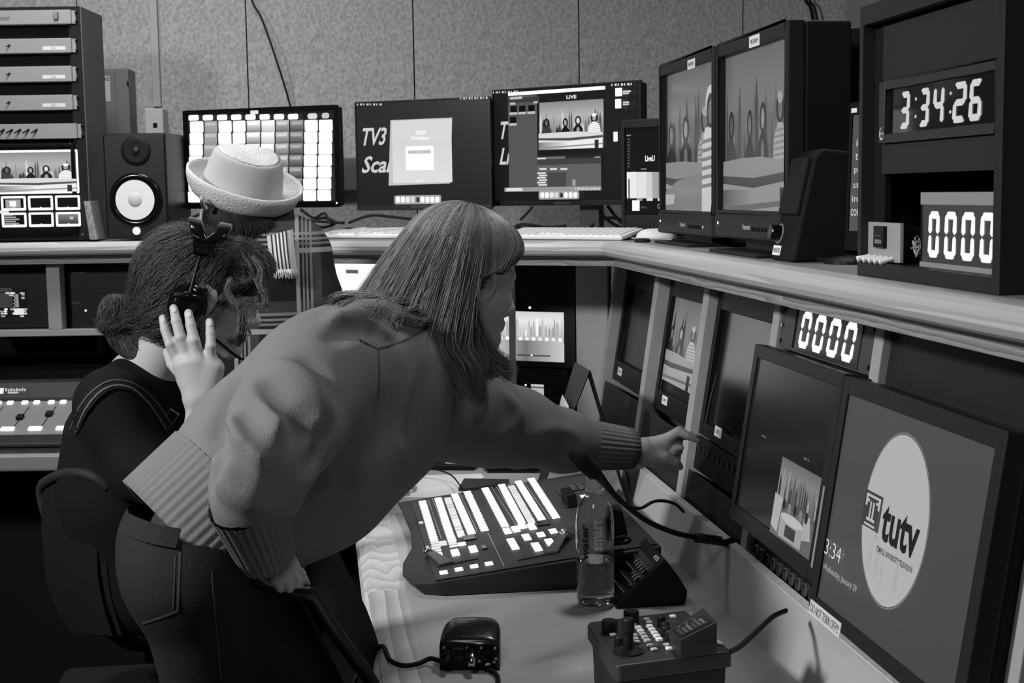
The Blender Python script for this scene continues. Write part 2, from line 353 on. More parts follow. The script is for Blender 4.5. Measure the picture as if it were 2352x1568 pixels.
# right console cabinet
u = V((0, -1, 0)); vv = V((.08, 0, .52)); FC = Fr((.80, 0, .80), u, vv)
t = thing('right_console_cabinet', 'laminate console cabinet with sloping dividers under the right shelf', 'console cabinet', (1.0, 2.6, 0))
FS = Fr((0, 0, 0), (1, 0, 0), (0, 0, 1))       # n = -Y
for y, th in ((4.06, .03), (3.553, .04), (3.082, .042), (2.588, .036), (2.092, .036), (1.555, .045), (1.02, .04)):
    b = MB(); b.prism(Fr((0, y + th / 2, 0), (1, 0, 0), (0, 0, 1)), [(.79, .70), (.8815, 1.333), (1.2, 1.333), (1.2, .70)], 0, th); b.build('divider', WPL, t, bev=.002)
b = MB(); b.prism(Fr((0, 4.6, 0), (1, 0, 0), (0, 0, 1)), [(1.2, 0), (1.2, 1.355), (1.23, 1.355), (1.23, 0)], 0, 3.7); b.build('back_panel', DEEP, t)
b = MB(); b.prism(Fr((0, 3.9, 0), (1, 0, 0), (0, 0, 1)), [(.83, 0), (.83, .69), (1.2, .69), (1.2, 0)], 0, 3.0); b.build('base', DEEP, t)
# middle console cabinet
MD = (NP[1] - NP[2]).normalized(); MC = Fr(V((.862, 4.065, 0)) - MD * 1.45, MD, (0, 0, 1))
ML = 1.45
t = thing('middle_console_cabinet', 'laminate console cabinet under the middle shelf behind the leaning person', 'console cabinet', (.2, 4.3, 0))
aR, _ = MC.px(1322, 640)
b = MB(); b.box(MC, aR, ML - .01, .60, 1.333, -.018, 0); b.build('corner_panel', WPL, t, bev=.002)
b = MB(); b.box(MC, .02, aR, .3, 1.333, -.30, -.28); b.build('back_panel', DEEP, t)
b = MB(); a1_, _ = MC.px(1186, 640); b.box(MC, a1_ - .03, a1_ - .008, .60, 1.333, -.28, -.005); b.build('divider', WPL, t)
b = MB(); b.box(MC, .02, ML, .0, .69, -.28, -.02); b.build('base', DEEP, t)
# left console cabinet
LD = (NP[2] - NP[3]).normalized(); LC = Fr(NP[3] + V((0, .05, 0)), LD, (0, 0, 1))
t = thing('left_console_cabinet', 'laminate console frame with two black equipment bays at the far left', 'console cabinet', (-.9, 4.55, 0))
ar, bt = LC.px(124, 764)
b = MB(); zb0 = LC.px(124, 772)[1]; zb1 = LC.px(124, 757)[1]; b.box(LC, 0, 1.42, zb0, zb1, -.05, 0); b.build('rail', mat('rail_laminate', 140, .5, bump=.03), t, bev=.002)
for x0, x1 in ((108, 139),): b = MB(); b.box(LC, LC.px(x0, 680)[0], LC.px(x1, 680)[0], zb1, 1.333, -.05, 0); b.build('divider', mat('rail_laminate', 140), t, bev=.002)
b = MB(); b.box(LC, 0, 1.62, .0, 1.34, -.32, -.28); b.build('back_panel', DEEP, t)
b = MB(); b.box(LC, 0, 1.42, .0, zb0 - .12, -.28, -.1); b.build('base', DEEP, t)
# desk
t = thing('desk_worktop', 'grey laminate desk with pale oak front edge and low upstand board', 'desk', (.45, 2.6, .7))
DKE = [(.157, 1.15), (.157, 3.72), (-.56, 4.12), (-.36, 4.80), (.86, 4.04), (.86, 3.9), (.745, 3.9), (.745, 1.15)]
b = MB(); b.prism(FL, DKE, .70, .74); b.build('laminate_top', LAM, t)
b = MB(); n0 = len(b.v); ep = [(.157, .7402), (.100, .7402), (.085, .738), (.074, .731), (.069, .72), (.069, .715), (.076, .703), (.09, .70), (.157, .70)]
for k, (y0, y1) in enumerate(((1.15, 2.742), (2.7425, 3.78))):
    b = MB(); b.prism(Fr((0, y1, 0), (1, 0, 0), (0, 0, 1)), ep[::-1], 0, y1 - y0); b.build('oak_edge', OAK2 if k == 0 else OAK, t)
b = MB(); b.prism(Fr((0, 3.98, 0), (1, 0, 0), (0, 0, 1)), [(.744, .74), (.788, .832), (.806, .832), (.775, .74)], 0, 2.83); b.build('upstand_board', mat('upstand_laminate', 165, .5, bump=.03), t, bev=.0015)
b = MB(); b.box(FL, .7875, .8065, 1.15, 3.98, .8322, .8345); b.build('upstand_trim', mat('pale_edge', 205, .5, bump=.1, scale=60, var=14), t)  # strip along the top edge, paler than the board, with random tone
for yy in (1.6, 3.1): b = MB(); b.box(FL, .25, .8, yy, yy + .03, 0, .70); b.build('desk_support', DEEP, t)
t = thing('left_desk', 'dark desk with pale front edge under the audio mixer', 'desk', (-1.0, 4.0, .8))
LK = upright(80, 1042, 3.72, 0)
b = MB(); b.box(LK, -1.0, .19, -.05, 0, -.62, -.012); b.build('top_board', DGR, t)
b = MB(); b.box(LK, -1.0, .19, -.047, .001, -.012, .012); b.build('front_edge', mat('edge_wood', 128, .45, bump=.05), t, bev=.008)
b = MB(); b.box(LK, -1.0, .19, -.85, -.06, -.6, -.3); b.build('base', DEEP, t)
# ------------------------------------------------------------------ equipment rack, far left
def pv(fr, x, y, w=0): return fr.px(x, y, w)
RK = upright(207, 550, 4.36, 0)
aL = -.75
t = thing('equipment_rack', 'tall black equipment rack with grey side at the left edge', 'equipment rack', RK.pt(-.3, 0))
tb = RK.px(194, 14)[1]; rb = 0.0
b = MB(); b.box(RK, -.036, 0, rb, tb, -.2, 0); b.build('post', BLKM, t); b = MB(); b.box(RK, aL, -.036, tb - .02, tb, -.2, 0); b.build('top_rail', BLKM, t)
b = MB(); b.box(RK, aL, -.036, rb, tb - .02, -.2, -.02); b.build('inner_panel', DEEP, t)
b = MB(); b.box(RK, .0005, .004, rb + .001, tb - .001, -.225, -.002); b.build('side_panel', mat('side_paint', 80, .5, bump=.03), t)
b = MB(); b.box(RK, aL, -.036, rb, .052, -.02, 0); b.build('bottom_rail', BLKM, t)
fr = RK.sub(*RK.px(190, 538), 0); MB().lathe(fr, [(.004, 0), (.004, .003), (.002, .004)], 10).build('screw', CHR, t)
amps = ((22, 55, 162), (87, 121, 163), (151, 187, 164), (217, 252, 166), (283, 318, 176))
names = ('top grey rack unit with a black rocker switch', 'second grey rack unit with toggle switch and paper strip', 'third grey rack unit with toggle switch and paper strip', 'fourth grey rack unit with toggle switch and paper strip', 'lowest grey rack unit with a row of small levers')
for i, (y0, y1, xr) in enumerate(amps):
    a1, b1 = RK.px(xr, y0, .01); _, b0 = RK.px(xr, y1, .01)
    t = thing('rack_unit', names[i] + ' in the left rack', 'rack unit', RK.pt(-.25, (b0 + b1) / 2, -.02), 'grey units in the left equipment rack')
    b = MB(); b.box(RK, aL + .03, a1, b0, b1, -.018, .012); b.build('faceplate', mat('unit_paint', 135, .45, bump=.02), t, bev=.002)
    b = MB(); b.box(RK, a1, a1 + .012, b0 + .002, b1 - .002, -.018, .004); b.build('rack_ear', mat('unit_paint', 135), t)
    for s_ in (.18, .82): MB().lathe(RK.sub(a1 + .014, b0 + (b1 - b0) * s_, .002), [(.0035, 0), (.0035, .006), (.002, .007)], 8).build('screw', BLKM, t)
    ym = (y0 + y1) / 2
    if i == 0:
        q = RK.px(129, ym - 2, .012); b = MB(); b.box(RK, q[0] - .007, q[0] + .007, q[1] - .011, q[1] + .011, .012, .018); b.build('rocker_switch', BLKS, t, bev=.001)
        q0 = RK.px(0, y1 - 8, .0125); paint(RK.sub(q0[0], q0[1], .012), .03, .012, [('t', 'coast', 0, 0, 1, 1, 50, 0, .3)], 'lettering', PRINT, t)
    elif i < 4:
        q = RK.px(23, ym - 1, .012); b = MB(); b.tube([RK.pt(q[0], q[1], .012), RK.pt(q[0] - .008, q[1] - .006, .022)], [.0026, .0018], 6, smooth=False); b.build('toggle_switch', BLKS, t, smooth=True)
        q0 = RK.px(98, y1 - 6, .012); q1 = RK.px(150, y1 - 15, .012); b = MB(); b.box(RK, q0[0], q1[0], q0[1], q1[1], .012, .0126); st = b.build('paper_strip', mat('strip', 205, .7, bump=.01), t)
        paint(RK.sub(q0[0], q0[1], .0126), q1[0] - q0[0], q1[1] - q0[1], [('t', 'DA %d' % i, .4, .2, .6, .8, 90)], 'lettering', PRINT, st)
    else:
        for j in range(5):
            q = RK.px(4 + 19 * j, ym + 1, .012); b = MB(); b.tube([RK.pt(q[0] + .008, q[1] + .006, .012), RK.pt(q[0] - .008, q[1] - .006, .026)], [.003, .002], 6, smooth=False); b.build('lever', BLKM, t, smooth=True)
# multiview monitor in the rack
t = thing('multiview_monitor', 'rack monitor showing the studio over six small tiles in the left rack', 'monitor', RK.pt(-.3, .2, 0))
m0 = RK.px(186, 530, .0); m1 = RK.px(178, 338, .0)
b = MB(); b.ringbox(RK, aL + .02, -.034, m0[1] - .015, m1[1] + .012, .012, -.018, .006); b.build('bezel', BLKS, t, bev=.002)
b = MB(); b.box(RK, aL + .03, -.04, m0[1] - .01, m1[1] + .008, -.018, 0); scr = b.build('screen', DEEP, t)
p0 = RK.px(-60, 524); p1 = RK.px(183, 343); sw, shh = p1[0] - p0[0], p1[1] - p0[1]
def nx(x): return (x + 60) / 243
def ny(y): return (y - 343) / 181
S = [('b', nx(-58), ny(343), nx(178), ny(445), .01, 330), ('r', nx(-55), ny(348), nx(173), ny(440), 150)]
S += studio(nx(0), ny(349), nx(174), ny(441), 15, 262, 5)
for r_ in range(2):
    for c_ in range(3):
        x = 5 + 60 * c_; y = 450 + 39 * r_; S.append(('b', nx(x), ny(y), nx(x + 55), ny(y + 34), .012, 300)); S.append(('r', nx(x + 5), ny(y + 5), nx(x + 50), ny(y + 28), 12))
        if (r_, c_) == (0, 0): S += [('r', nx(15), ny(458), nx(48), ny(477), 160), ('r', nx(24), ny(462), nx(38), ny(474), 280)]
        if (r_, c_) == (1, 0): S += [('r', nx(10), ny(493 + 5 * k), nx(30 + (k * 7) % 15), ny(496 + 5 * k), 170) for k in range(5)]
        if (r_, c_) == (1, 2): S += [('g', nx(x + 5), ny(y + 5), nx(x + 50), ny(y + 28), 130, 50), ('e', nx(160), ny(503), .02, .02, 190)]
        S.append(('e', nx(x + 28), ny(y + 28), .008, .012, 240))
S += [('b', nx(0), ny(483), nx(22), ny(490), .01, 230)]
paint(RK.sub(p0[0], p0[1], 0), sw, shh, S, 'picture', LIT, scr)
bk = MB(); BK = upright(214, 550, 4.30, -4); bk.prism(BK, [(-.008, 0), (.016, 0), (-.002, .118), (-.021, .118)], -.10, .01); tag(bk.build('booklet', mat('booklet_cover', 130, .7, bump=.03, var=25, scale=120), bev=.001), 'thin pale booklet leaning between the rack and the big speaker', 'booklet')
# studio loudspeaker
SP = upright(306, 548, 4.30, 4)
t = thing('studio_speaker', 'black studio loudspeaker with a white cone beside the rack', 'speaker', SP.pt(0, 0, -.1))
a0 = SP.px(240, 430)[0]; a1 = SP.px(384, 430)[0]; hb = SP.px(306, 306)[1]
b = MB(); b.box(SP, a0, a1, .0, hb, -.24, 0); b.build('cabinet', mat('speaker_black', 15, .4, bump=.03, scale=200), t, bev=.006)
cx, cy = SP.px(312, 459)
b = MB(); b.lathe(SP.sub(cx, cy, 0), [(.083, 0), (.083, .004), (.078, .007), (.066, .008), (.062, .003)], 40); b.build('surround', BLKS, t, smooth=True)
b = MB(); b.lathe(SP.sub(cx, cy, 0), [(.061, .008), (.060, .006), (.028, .0015)], 40); b.build('cone', mat('white_cone', 222, .5, bump=.01), t, smooth=False)
b = MB(); b.lathe(SP.sub(cx, cy, 0), [(.026, .0015), (.024, .007), (.016, .011), (.006, .013)], 28); b.build('dust_cap', mat('cap_white', 190, .4, bump=.01), t, smooth=True)
tx, ty = SP.px(312, 346); b = MB(); b.lathe(SP.sub(tx, ty, 0), [(.046, 0), (.046, .003), (.03, .001), (.014, .0008)], 32); b.build('tweeter', BLKM, t, smooth=True)
MB().lathe(SP.sub(tx, ty, 0), [(.013, .001), (.01, .005), (.004, .007)], 16).build('tweeter_dome', DGR, t, smooth=True)
lx, ly = SP.px(314, 530); MB().lathe(SP.sub(lx, ly, 0), [(.0115, 0), (.0115, .003), (.009, .004)], 20).build('power_light', LED, t)
# ------------------------------------------------------------------ flat monitors on the back shelf
def flat_monitor(name, label, x, y, z, ang, TL, TR, BL, shapes, stand=None, bez=.012, chin=.012, th=.04, cap=None, off=0, curved=False):
    f = upright(x, y, z, ang); a0, b1 = f.px(*TL); a1, _ = f.px(*TR); _, b0 = f.px(*BL)
    base = f.pt((a0 + a1) / 2, b0, -.06); base.z = NZ
    t = thing(name, label, 'monitor', base)
    b = MB(); b.ringbox(f, a0, a1, b0, b1, (bez, bez, chin, bez), -.006, .004); b.build('bezel', BLKS if bez > .01 else BLK, t, bev=.0015)
    b = MB(); b.box(f, a0 + .004, a1 - .004, b0 + .004, b1 - .004, -th, -.006); b.build('rear_housing', BLK, t, bev=.006)
    g = f.sub(a0 + bez, b0 + chin, 0); w, h = a1 - a0 - 2 * bez, b1 - b0 - bez - chin
    b = MB(); b.box(g, 0, w, 0, h, -.005, 0); sc_ = b.build('screen', DEEP, t)
    def N(px, py):
        a, c = g.px(px, py); return a / w, 1 - c / h
    paint(g, w, h, shapes(N), 'picture', LIT, sc_)
    if cap: q = f.px(*cap[1]); paint(f.sub(q[0], q[1], .004), .055, .007, [('t', cap[0], 0, 0, 1, 1, 90)], 'lettering', PRINT, t)
    if stand:
        c = f.px(stand, TL[1])[0]; zz = NZ - f.o.z
        b = MB(); b.box(f, c - .033, c + .033, zz + .008, b0 + .08, -.075, -.045); b.build('stand_neck', mat('stand_grey', 78, .4, bump=.02), t, bev=.003)
        b = MB(); b.box(f, c - .10, c + .10, zz, zz + .008, -.15, .0); b.build('stand_foot', mat('stand_grey', 78), t, bev=.003)
    return t, f
def rct(N, x0, y0, x1, y1, g, k='r'):
    a, b_ = N(x0, y0); c, d = N(x1, y1); return (k, a, b_, c, d, g)
def buttons(N):
    S = [('r', 0, 0, 1, 1, 22)]; col = (265, (170, 150), 280, 260, (250, 130), (262, 200), (190, 110), (150, 70), 275, 290)
    P = []; xs = (435, 469, 501, 534, 566, 600, 633, 666, 699, 732, 766)
    for r_ in range(7):
        for c_ in range(10):
            y0 = 279 + r_ * 26.7 - (xs[c_] - 435) * .012; y1 = y0 + 25.2; g = col[c_]
            a, b_ = N(xs[c_] + 1, y0); c, d = N(xs[c_ + 1] - 1, y1)
            if isinstance(g, tuple): S.append(('g', a, b_, c, d, g[0], g[1])); S.append(('b', a + .008, b_ + .018, c - .012, b_ + .05, .005, min(255, g[0] + 25)))
            else: S.append(('b', a, b_, c, d, .008, g))
    for i in range(8): a, b_ = N(438 + 32.6 * i, 265 - .4 * i); c, d = N(462 + 32.6 * i, 277 - .4 * i); S.append(('b', a, b_, c, d, .01, 265))
    a, b_ = N(711, 261); c, d = N(734, 273); S.append(('b', a, b_, c, d, .015, 215)); a, b_ = N(744, 260); c, d = N(761, 272); S.append(('b', a, b_, c, d, .012, 200))
    S.append(('t', 'Menu', *N(716, 265), *N(729, 270), 245)); return S
t, BM = flat_monitor('touch_monitor', 'wide monitor with rows of bright square buttons behind the white hat', 600, 365, 4.40, 20, (420, 255), (777, 247), (425, 479), buttons, 620, .014, .018)
q = BM.px(577, 260); b = MB(); b.box(BM, q[0], q[0] + .028, q[1] - .003, q[1] + .008, .004, .005); b.build('label', mat('strip', 205), t)
MB().lathe(BM.sub(*BM.px(775, 466), .004), [(.003, 0), (.003, .001)], 8).build('power_light', mat('dim_lamp', 200, emis=200), t)
def dock(N, x0, y0, x1, y1, n, skip=()):
    S = [rct(N, x0, y0, x1, y1, 165, 'r')]; S[0] = ('b', *S[0][1:5], .012, 165); w = (x1 - x0 - 6) / n
    for i in range(n):
        if i in skip: continue
        a, b_ = N(x0 + 4 + w * i, y0 + 2.5); c, d = N(x0 + 2 + w * (i + 1), y1 - 3); S.append(('b', a, b_, c, d, .008, (255, 262, 235, 215, 120, 265, 250, 262, 258)[i % 9]))
    S.append(('r', *N(x0 + w * 4 + 7, y0 + 5), *N(x0 + w * 4 + 12, y1 - 5), 25)); return S
def marks(N, x0, x1, y, n, g=215, hh=4, sl=0):
    return [('r', *N(x0 + (x1 - x0) * (i + .1) / n, y + sl * i), *N(x0 + (x1 - x0) * (i + .45 + .3 * ((i * 7) % 2)) / n, y + hh + sl * i), g) for i in range(n)]
def mon2(N):
    S = [('g', 0, 0, 1, 1, 42, 34)]
    S += [('t', 'TV3', *N(833, 294), *N(889, 333), 205, .02, .35), ('t', 'Scan', *N(830, 359), *N(910, 396), 205, .02, .35)]
    a = N(897, 276); b_ = N(1039, 270); c = N(1034, 421); d = N(893, 426)
    S += [('p', [a, b_, c, d], 195), ('r', a[0] + .01, a[1] + .01, b_[0] - .008, c[1] - .012, 214), ('g', a[0] + .01, a[1] + .2, b_[0] - .008, c[1] - .012, 212, 222)]
    S += [('t', 'zoom', *N(955, 300), *N(978, 309), 250, .03), ('t', 'Workplace', *N(944, 313), *N(987, 323), 250, .03)]
    p = N(932, 336); q = N(997, 390); S += [('b', *p, *q, .01, 262), ('r', *N(938, 346), *N(990, 352), 190), ('t', 'Sign in', *N(956, 347), *N(972, 351), 240), ('r', *N(955, 415), *N(973, 417), 240)]
    S += dock(N, 906, 449, 1014, 468, 9); S += marks(N, 820, 880, 238, 8, 200); S += marks(N, 1058, 1123, 224, 10, 190, 5, -.2); return S
flat_monitor('desktop_monitor', 'dark monitor with large TV3 lettering and a pale login window', 968, 350, 4.22, 22, (815, 235), (1127, 217), (808, 483), mon2, 1003, .004, .012, cap=('SCAN CONVERT', (945, 477)))
def mon3(N):
    S = [('g', 0, 0, 1, 1, 34, 28)]
    S += [('t', 'TV3', *N(1150, 279), *N(1200, 318), 205, .02, .35), ('t', 'Live', *N(1147, 340), *N(1200, 377), 205, .02, .35)]
    S += [rct(N, 1168, 215, 1391, 441, 30), rct(N, 1167, 222, 1236, 439, 86), rct(N, 1168, 226, 1240, 233, 60), ('r', *N(1172, 223), *N(1200, 227), 190), ('r', *N(1172, 236), *N(1184, 240), 190), ('r', *N(1226, 233), *N(1236, 237), 190)]
    for i, (x, y) in enumerate(((1173, 244), (1193, 243), (1214, 242), (1172, 269))): S += [rct(N, x, y, x + 15, y + 13, 14), rct(N, x - 2, y + 14.5, x + 16, y + 19, 190)]
    S += [('b', N(1168, 212)[0], N(1280, 205)[1], N(1391, 203)[0], N(1280, 213)[1], .004, 285), ('t', 'LIVE', *N(1302, 219), *N(1325, 226), 225, .03)]
    a = N(1240, 236); c = N(1388, 339); S += studio(a[0], a[1], c[0], c[1], 12, 262, 5)
    S += [rct(N, 1238, 358, 1386, 376, 40), rct(N, 1238, 361, 1302, 365, 110), rct(N, 1238, 363, 1258, 367, 225), rct(N, 1370, 360, 1383, 363, 200), rct(N, 1238, 377, 1385, 431, 96), rct(N, 1238, 366, 1385, 375, 66)]
    S += [rct(N, 1262, 396, 1305, 428, 72)] + [('r', *N(1238 + 4 * (i % 2), 396 + 5.4 * i), *N(1258 + 3 * (i % 2), 399 + 5.4 * i), 225) for i in range(6)] + [('r', *N(1244 + 24 * i, 386), *N(1260 + 24 * i, 390), 215) for i in range(3)]
    S += [rct(N, 1320, 412, 1322, 426, 215), rct(N, 1324, 412, 1326, 426, 215), rct(N, 1164, 431, 1386, 437, 150), rct(N, 1168, 432, 1205, 438, 225)] + marks(N, 1326, 1384, 431, 12, 235, 4)
    S += dock(N, 1243, 439, 1336, 457, 8); S += marks(N, 1138, 1200, 211, 9, 205, 4, -.3); S += marks(N, 1410, 1462, 193, 7, 220, 5, -.3)
    S += [('b', *N(1420, 203), *N(1436, 221), .004, 262), ('b', *N(1420, 228), *N(1434, 249), .004, 262), ('b', *N(1416, 303), *N(1426, 325), .004, 250)]
    S += [('r', *N(1438, 209 + 25 * i), *N(1456 - 4 * i, 212 + 25 * i), 205) for i in range(2)] + [('r', *N(1438, 214 + 25 * i), *N(1452, 216.5 + 25 * i), 205) for i in range(2)]
    return S
flat_monitor('desktop_monitor', 'larger dark monitor with a studio picture and control windows next to the small video monitor', 1300, 330, 4.02, 37, (1131, 208), (1473, 187), (1128, 472), mon3, 1330, .004, .012, cap=('LIVE SHOW', (1275, 469)))
# ------------------------------------------------------------------ small video monitor behind the preview monitor
f = upright(1427, 400, 3.86, 37)
a0, b1 = f.px(1427, 277); a1 = a0 + .33; b0 = f.px(1430, 536)[1]
t = thing('video_monitor', 'small black video monitor with colour bars beside the preview monitor', 'monitor', f.pt(.1, b0))
b = MB(); b.ringbox(f, a0, a1, b0, b1, (.012, .012, .05, .022), -.02, .004); b.build('bezel', BLK, t, bev=.002)
b = MB(); b.box(f, a0 + .003, a1 - .003, b0 + .003, b1 - .003, -.09, -.02); b.build('rear_housing', BLKM, t, bev=.004)
g = f.sub(a0 + .012, b0 + .05, -.002); w = a1 - a0 - .024; h = b1 - b0 - .072
b = MB(); b.box(g, 0, w, 0, h, -.01, 0); sc_ = b.build('screen', DEEP, t)
def N(px, py): a, c = g.px(px, py); return a / w, 1 - c / h
S = [('r', 0, 0, 1, 1, 20), ('t', 'LiveU', *N(1482, 357), *N(1504, 370), 250, .03), ('r', *N(1473, 387), *N(1485, 389), 150)]
xs = (1440, 1463, 1486, 1499, 1512, 1526); gs = (235, 225, 205, 165, 140, 110, 95, 70)
for i in range(5): S.append(rct(N, xs[i], 395, xs[i + 1], 455, gs[i]))
S += [rct(N, 1526, 395, 1540, 455, 90), rct(N, 1540, 395, 1556, 455, 60)]
S += [rct(N, 1440, 455, 1463, 461, 40), rct(N, 1463, 455, 1476, 461, 150), rct(N, 1486, 455, 1500, 461, 225), rct(N, 1500, 455, 1512, 461, 30), rct(N, 1512, 455, 1526, 461, 240)]
S += [rct(N, 1453, 460, 1470, 484, 255), ('t', '03', *N(1511, 468), *N(1522, 479), 170), ('t', 'REF 2', *N(1474, 474), *N(1487, 478), 130), rct(N, 1440, 310, 1450, 312, 150)] + [('r', *N(1443, 318 + 7 * i), *N(1448, 321 + 7 * i), 90) for i in range(10)] + [rct(N, 1445, 411, 1448, 465, 30)]
paint(g, w, h, S, 'picture', LIT, sc_)
for i in range(6): q = f.px(1470 + 9 * i, 521, .004); b = MB(); b.box(f, q[0], q[0] + .006, q[1], q[1] + .006, .004, .007); b.build('button', DGR, t)
fo = Fr((f.pt((a0 + a1) / 2, 0).x, f.pt((a0 + a1) / 2, 0).y, NZ), f.u, f.v)
b = MB(); b.box(fo, -.12, .12, 0, b0 - (NZ - f.o.z) + .0, -.12, -.01); b.build('foot', BLKM, t, bev=.004)
# ------------------------------------------------------------------ preview and program broadcast monitors
FP = Fr((.875, 0, 0), (0, -1, 0), (0, 0, 1))
def broadcast(name, label, x, TL, TR, BL, hide, sticker, seed, crop, SC4, btn):
    F = Fr((x, 0, 0), (0, -1, 0), (0, 0, 1)); a0, b1 = F.px(*TL); a1 = F.px(*TR)[0] if not hide else a0 + hide; b0 = F.px(*BL)[1]
    t = thing(name, label, 'monitor', (x, -(a0 + a1) / 2, NZ)); H = b1 - b0
    b = MB(); b.ringbox(F, a0, a1, b0 + .052, b1, (.016, .016, .006, .026), -.02, .012); b.build('bezel', DGR, t, bev=.004)
    b = MB(); b.box(F, a0, a1, b0, b0 + .05, -.02, .016); cp_ = b.build('control_strip', DGR, t, bev=.005)
    b = MB(); b.box(F, a0 + .002, a1 - .002, b0 + .004, b1 - .001, -.11, -.02); b.build('housing', BLK, t, bev=.006)
    b = MB(); b.box(F, a0 + .05, a1 - .08, b0 + .06, b1 - .03, -.19, -.11); b.build('rear_housing', BLKM, t, bev=.01)
    b = MB(); b.box(F, a1 - .20, a1 - .012, b1 - .045, b1 - .012, -.185, -.11); b.build('rear_handle', mat('rear_grey', 56, .5, bump=.02), t, bev=.006)
    g = F.sub(a0 + .016, b0 + .058, -.003); w = a1 - a0 - .032; h = b1 - b0 - .084
    b = MB(); b.box(g, 0, w, 0, h, -.01, 0); s_ = b.build('screen', DEEP, t)
    def N(px, py): a, c = g.px(px, py); return a / w, 1 - c / h
    x0, y0 = N(*SC4[0]); x1, y1 = N(*SC4[1])
    S = [('g', 0, 0, 1, 1, 38, 46)] + [('r', *(.0, 0), 1, y0, 50)] + studio(max(x0, 0), y0, min(x1, 1), y1, 38, 150, seed, crop)
    if crop:
        S += [('r', x1 - .1, y0, x1, y1, 150)]
        S += [('p', [(x0, y1 - .14), (x0 + .25 * (x1 - x0), y1 - .22), (x1, y1 - .3), (x1, y1), (x0, y1)], 120), ('p', [(x0, y1 - .12), (x0 + .2, y1 - .12), (x0 + .17, y1 - .05), (x0, y1 - .04)], 170)]
        cx = x1 - .13
        S += [('p', [(cx - .16, y1), (cx - .15, .55), (cx - .1, .44), (cx + .05, .42), (cx + .13, .5), (cx + .13, y1)], 190)] + [('p', [(cx - .155, .52 + .06 * k), (cx + .13, .5 + .06 * k), (cx + .13, .525 + .06 * k), (cx - .155, .545 + .06 * k)], 120) for k in range(6)]
        S += [('e', cx, .28, .085, .12, 185), ('e', cx, .33, .066, .115, 60), ('e', cx + .01, .34, .04, .08, 110)]
    S += [('t', '0Z 10 00 1' if crop else '1:53:33', .42, (1 + y1) / 2 - .012, .62, (1 + y1) / 2 + .012, 150)]
    paint(g, w, h, S, 'picture', LIT, s_)
    q = F.px(*sticker[1], .012); b = MB(); b.box(F, q[0] - .032, q[0] + .032, q[1] - .011, q[1] + .011, .012, .0128); st_ = b.build('label', PAP, t)
    paint(F.sub(q[0] - .032, q[1] - .011, .0128), .064, .022, [('t', sticker[0], .14, .3, .86, .72, 60)], 'lettering', PRINT, st_)
    c = (a0 + a1) / 2; paint(F.sub(c - .025, b0 + .02, .0162), .05, .011, [('t', 'Panasonic', 0, 0, 1, 1, 175, .03)], 'lettering', PRINT, cp_)
    for i in range(7): b = MB(); b.lathe(F.sub(a1 - .19 + .02 * i, b0 + .022, .016), [(.004, 0), (.004, .002), (.003, .003)], 8); b.build('button', BLKM if i != 6 else LGR, t)
    MB().lathe(F.sub(a0 + .03, b0 + .03, .016), [(.003, 0), (.003, .001)], 8).build('power_light', LED, t)
    zz = NZ; b = MB(); b.box(F, c - .12, c + .12, zz + .006, b0 + .02, -.07, -.02); b.build('stand_neck', mat('stand_black', 36, .5, bump=.02), t, bev=.003)
    b = MB(); b.box(F, c - .17, c + .15, zz, zz + .007, -.2, .045); b.build('stand_foot', mat('stand_black', 52), t, bev=.003)
    return t
broadcast('broadcast_monitor', 'preview broadcast monitor with striped sweater at the right of its picture', .885, (1523, 153), (0, 0), (1523, 533), .50, ('PREVIEW', (1588, 147)), 3, .35, ((1534, 175), (1657, 488)), 0)
broadcast('broadcast_monitor', 'program broadcast monitor, nearest of the two large ones on the shelf', .865, (1657, 106), (1825, 40), (1661, 543), 0, ('PROGRAM', (1733, 94)), 2, 0, ((1668, 135), (1822, 500)), 0)
# small desk speaker
t = thing('desk_speaker', 'slanted black desk speaker with a volume knob and label beside the program monitor', 'speaker', (.88, 2.24, NZ))
y1_, y0_ = atX(1815, 600, .86).y, atX(1905, 608, .9).y
F = Fr((0, y0_ + .115, 0), (1, 0, 0), (0, 0, 1))
b = MB(); b.prism(F, [(.83, NZ), (.87, 1.585), (.885, 1.60), (.97, 1.59), (1.0, NZ)], 0, .115); b.build('cabinet', BLKM, t, bev=.006)
sl = V((.04, 0, .185)).normalized(); SF = Fr((.83, y0_ + .115, NZ), (0, -1, 0), sl)
b = MB(); b.box(SF, .008, .107, .085, .188, -.002, .008); b.build('grille', mat('speaker_cloth', 32, .9, bump=.3, scale=900), t, bev=.003)
MB().lathe(SF.sub(.022, .05, 0), [(.016, 0), (.014, .018), (.012, .02)], 20).build('volume_knob', BLKS, t, smooth=False)
MB().lathe(SF.sub(.022, .05, 0), [(.019, .0005), (.0185, .002), (.017, .002)], 20).build('knob_ring', GRY, t)
b = MB(); b.box(SF, .004, .045, .01, .028, .0, .001); st_ = b.build('label', PAP, t); paint(SF.sub(.004, .01, .001), .041, .018, [('t', 'MONITOR', .08, .25, .92, .75, 60)], 'lettering', PRINT, st_)
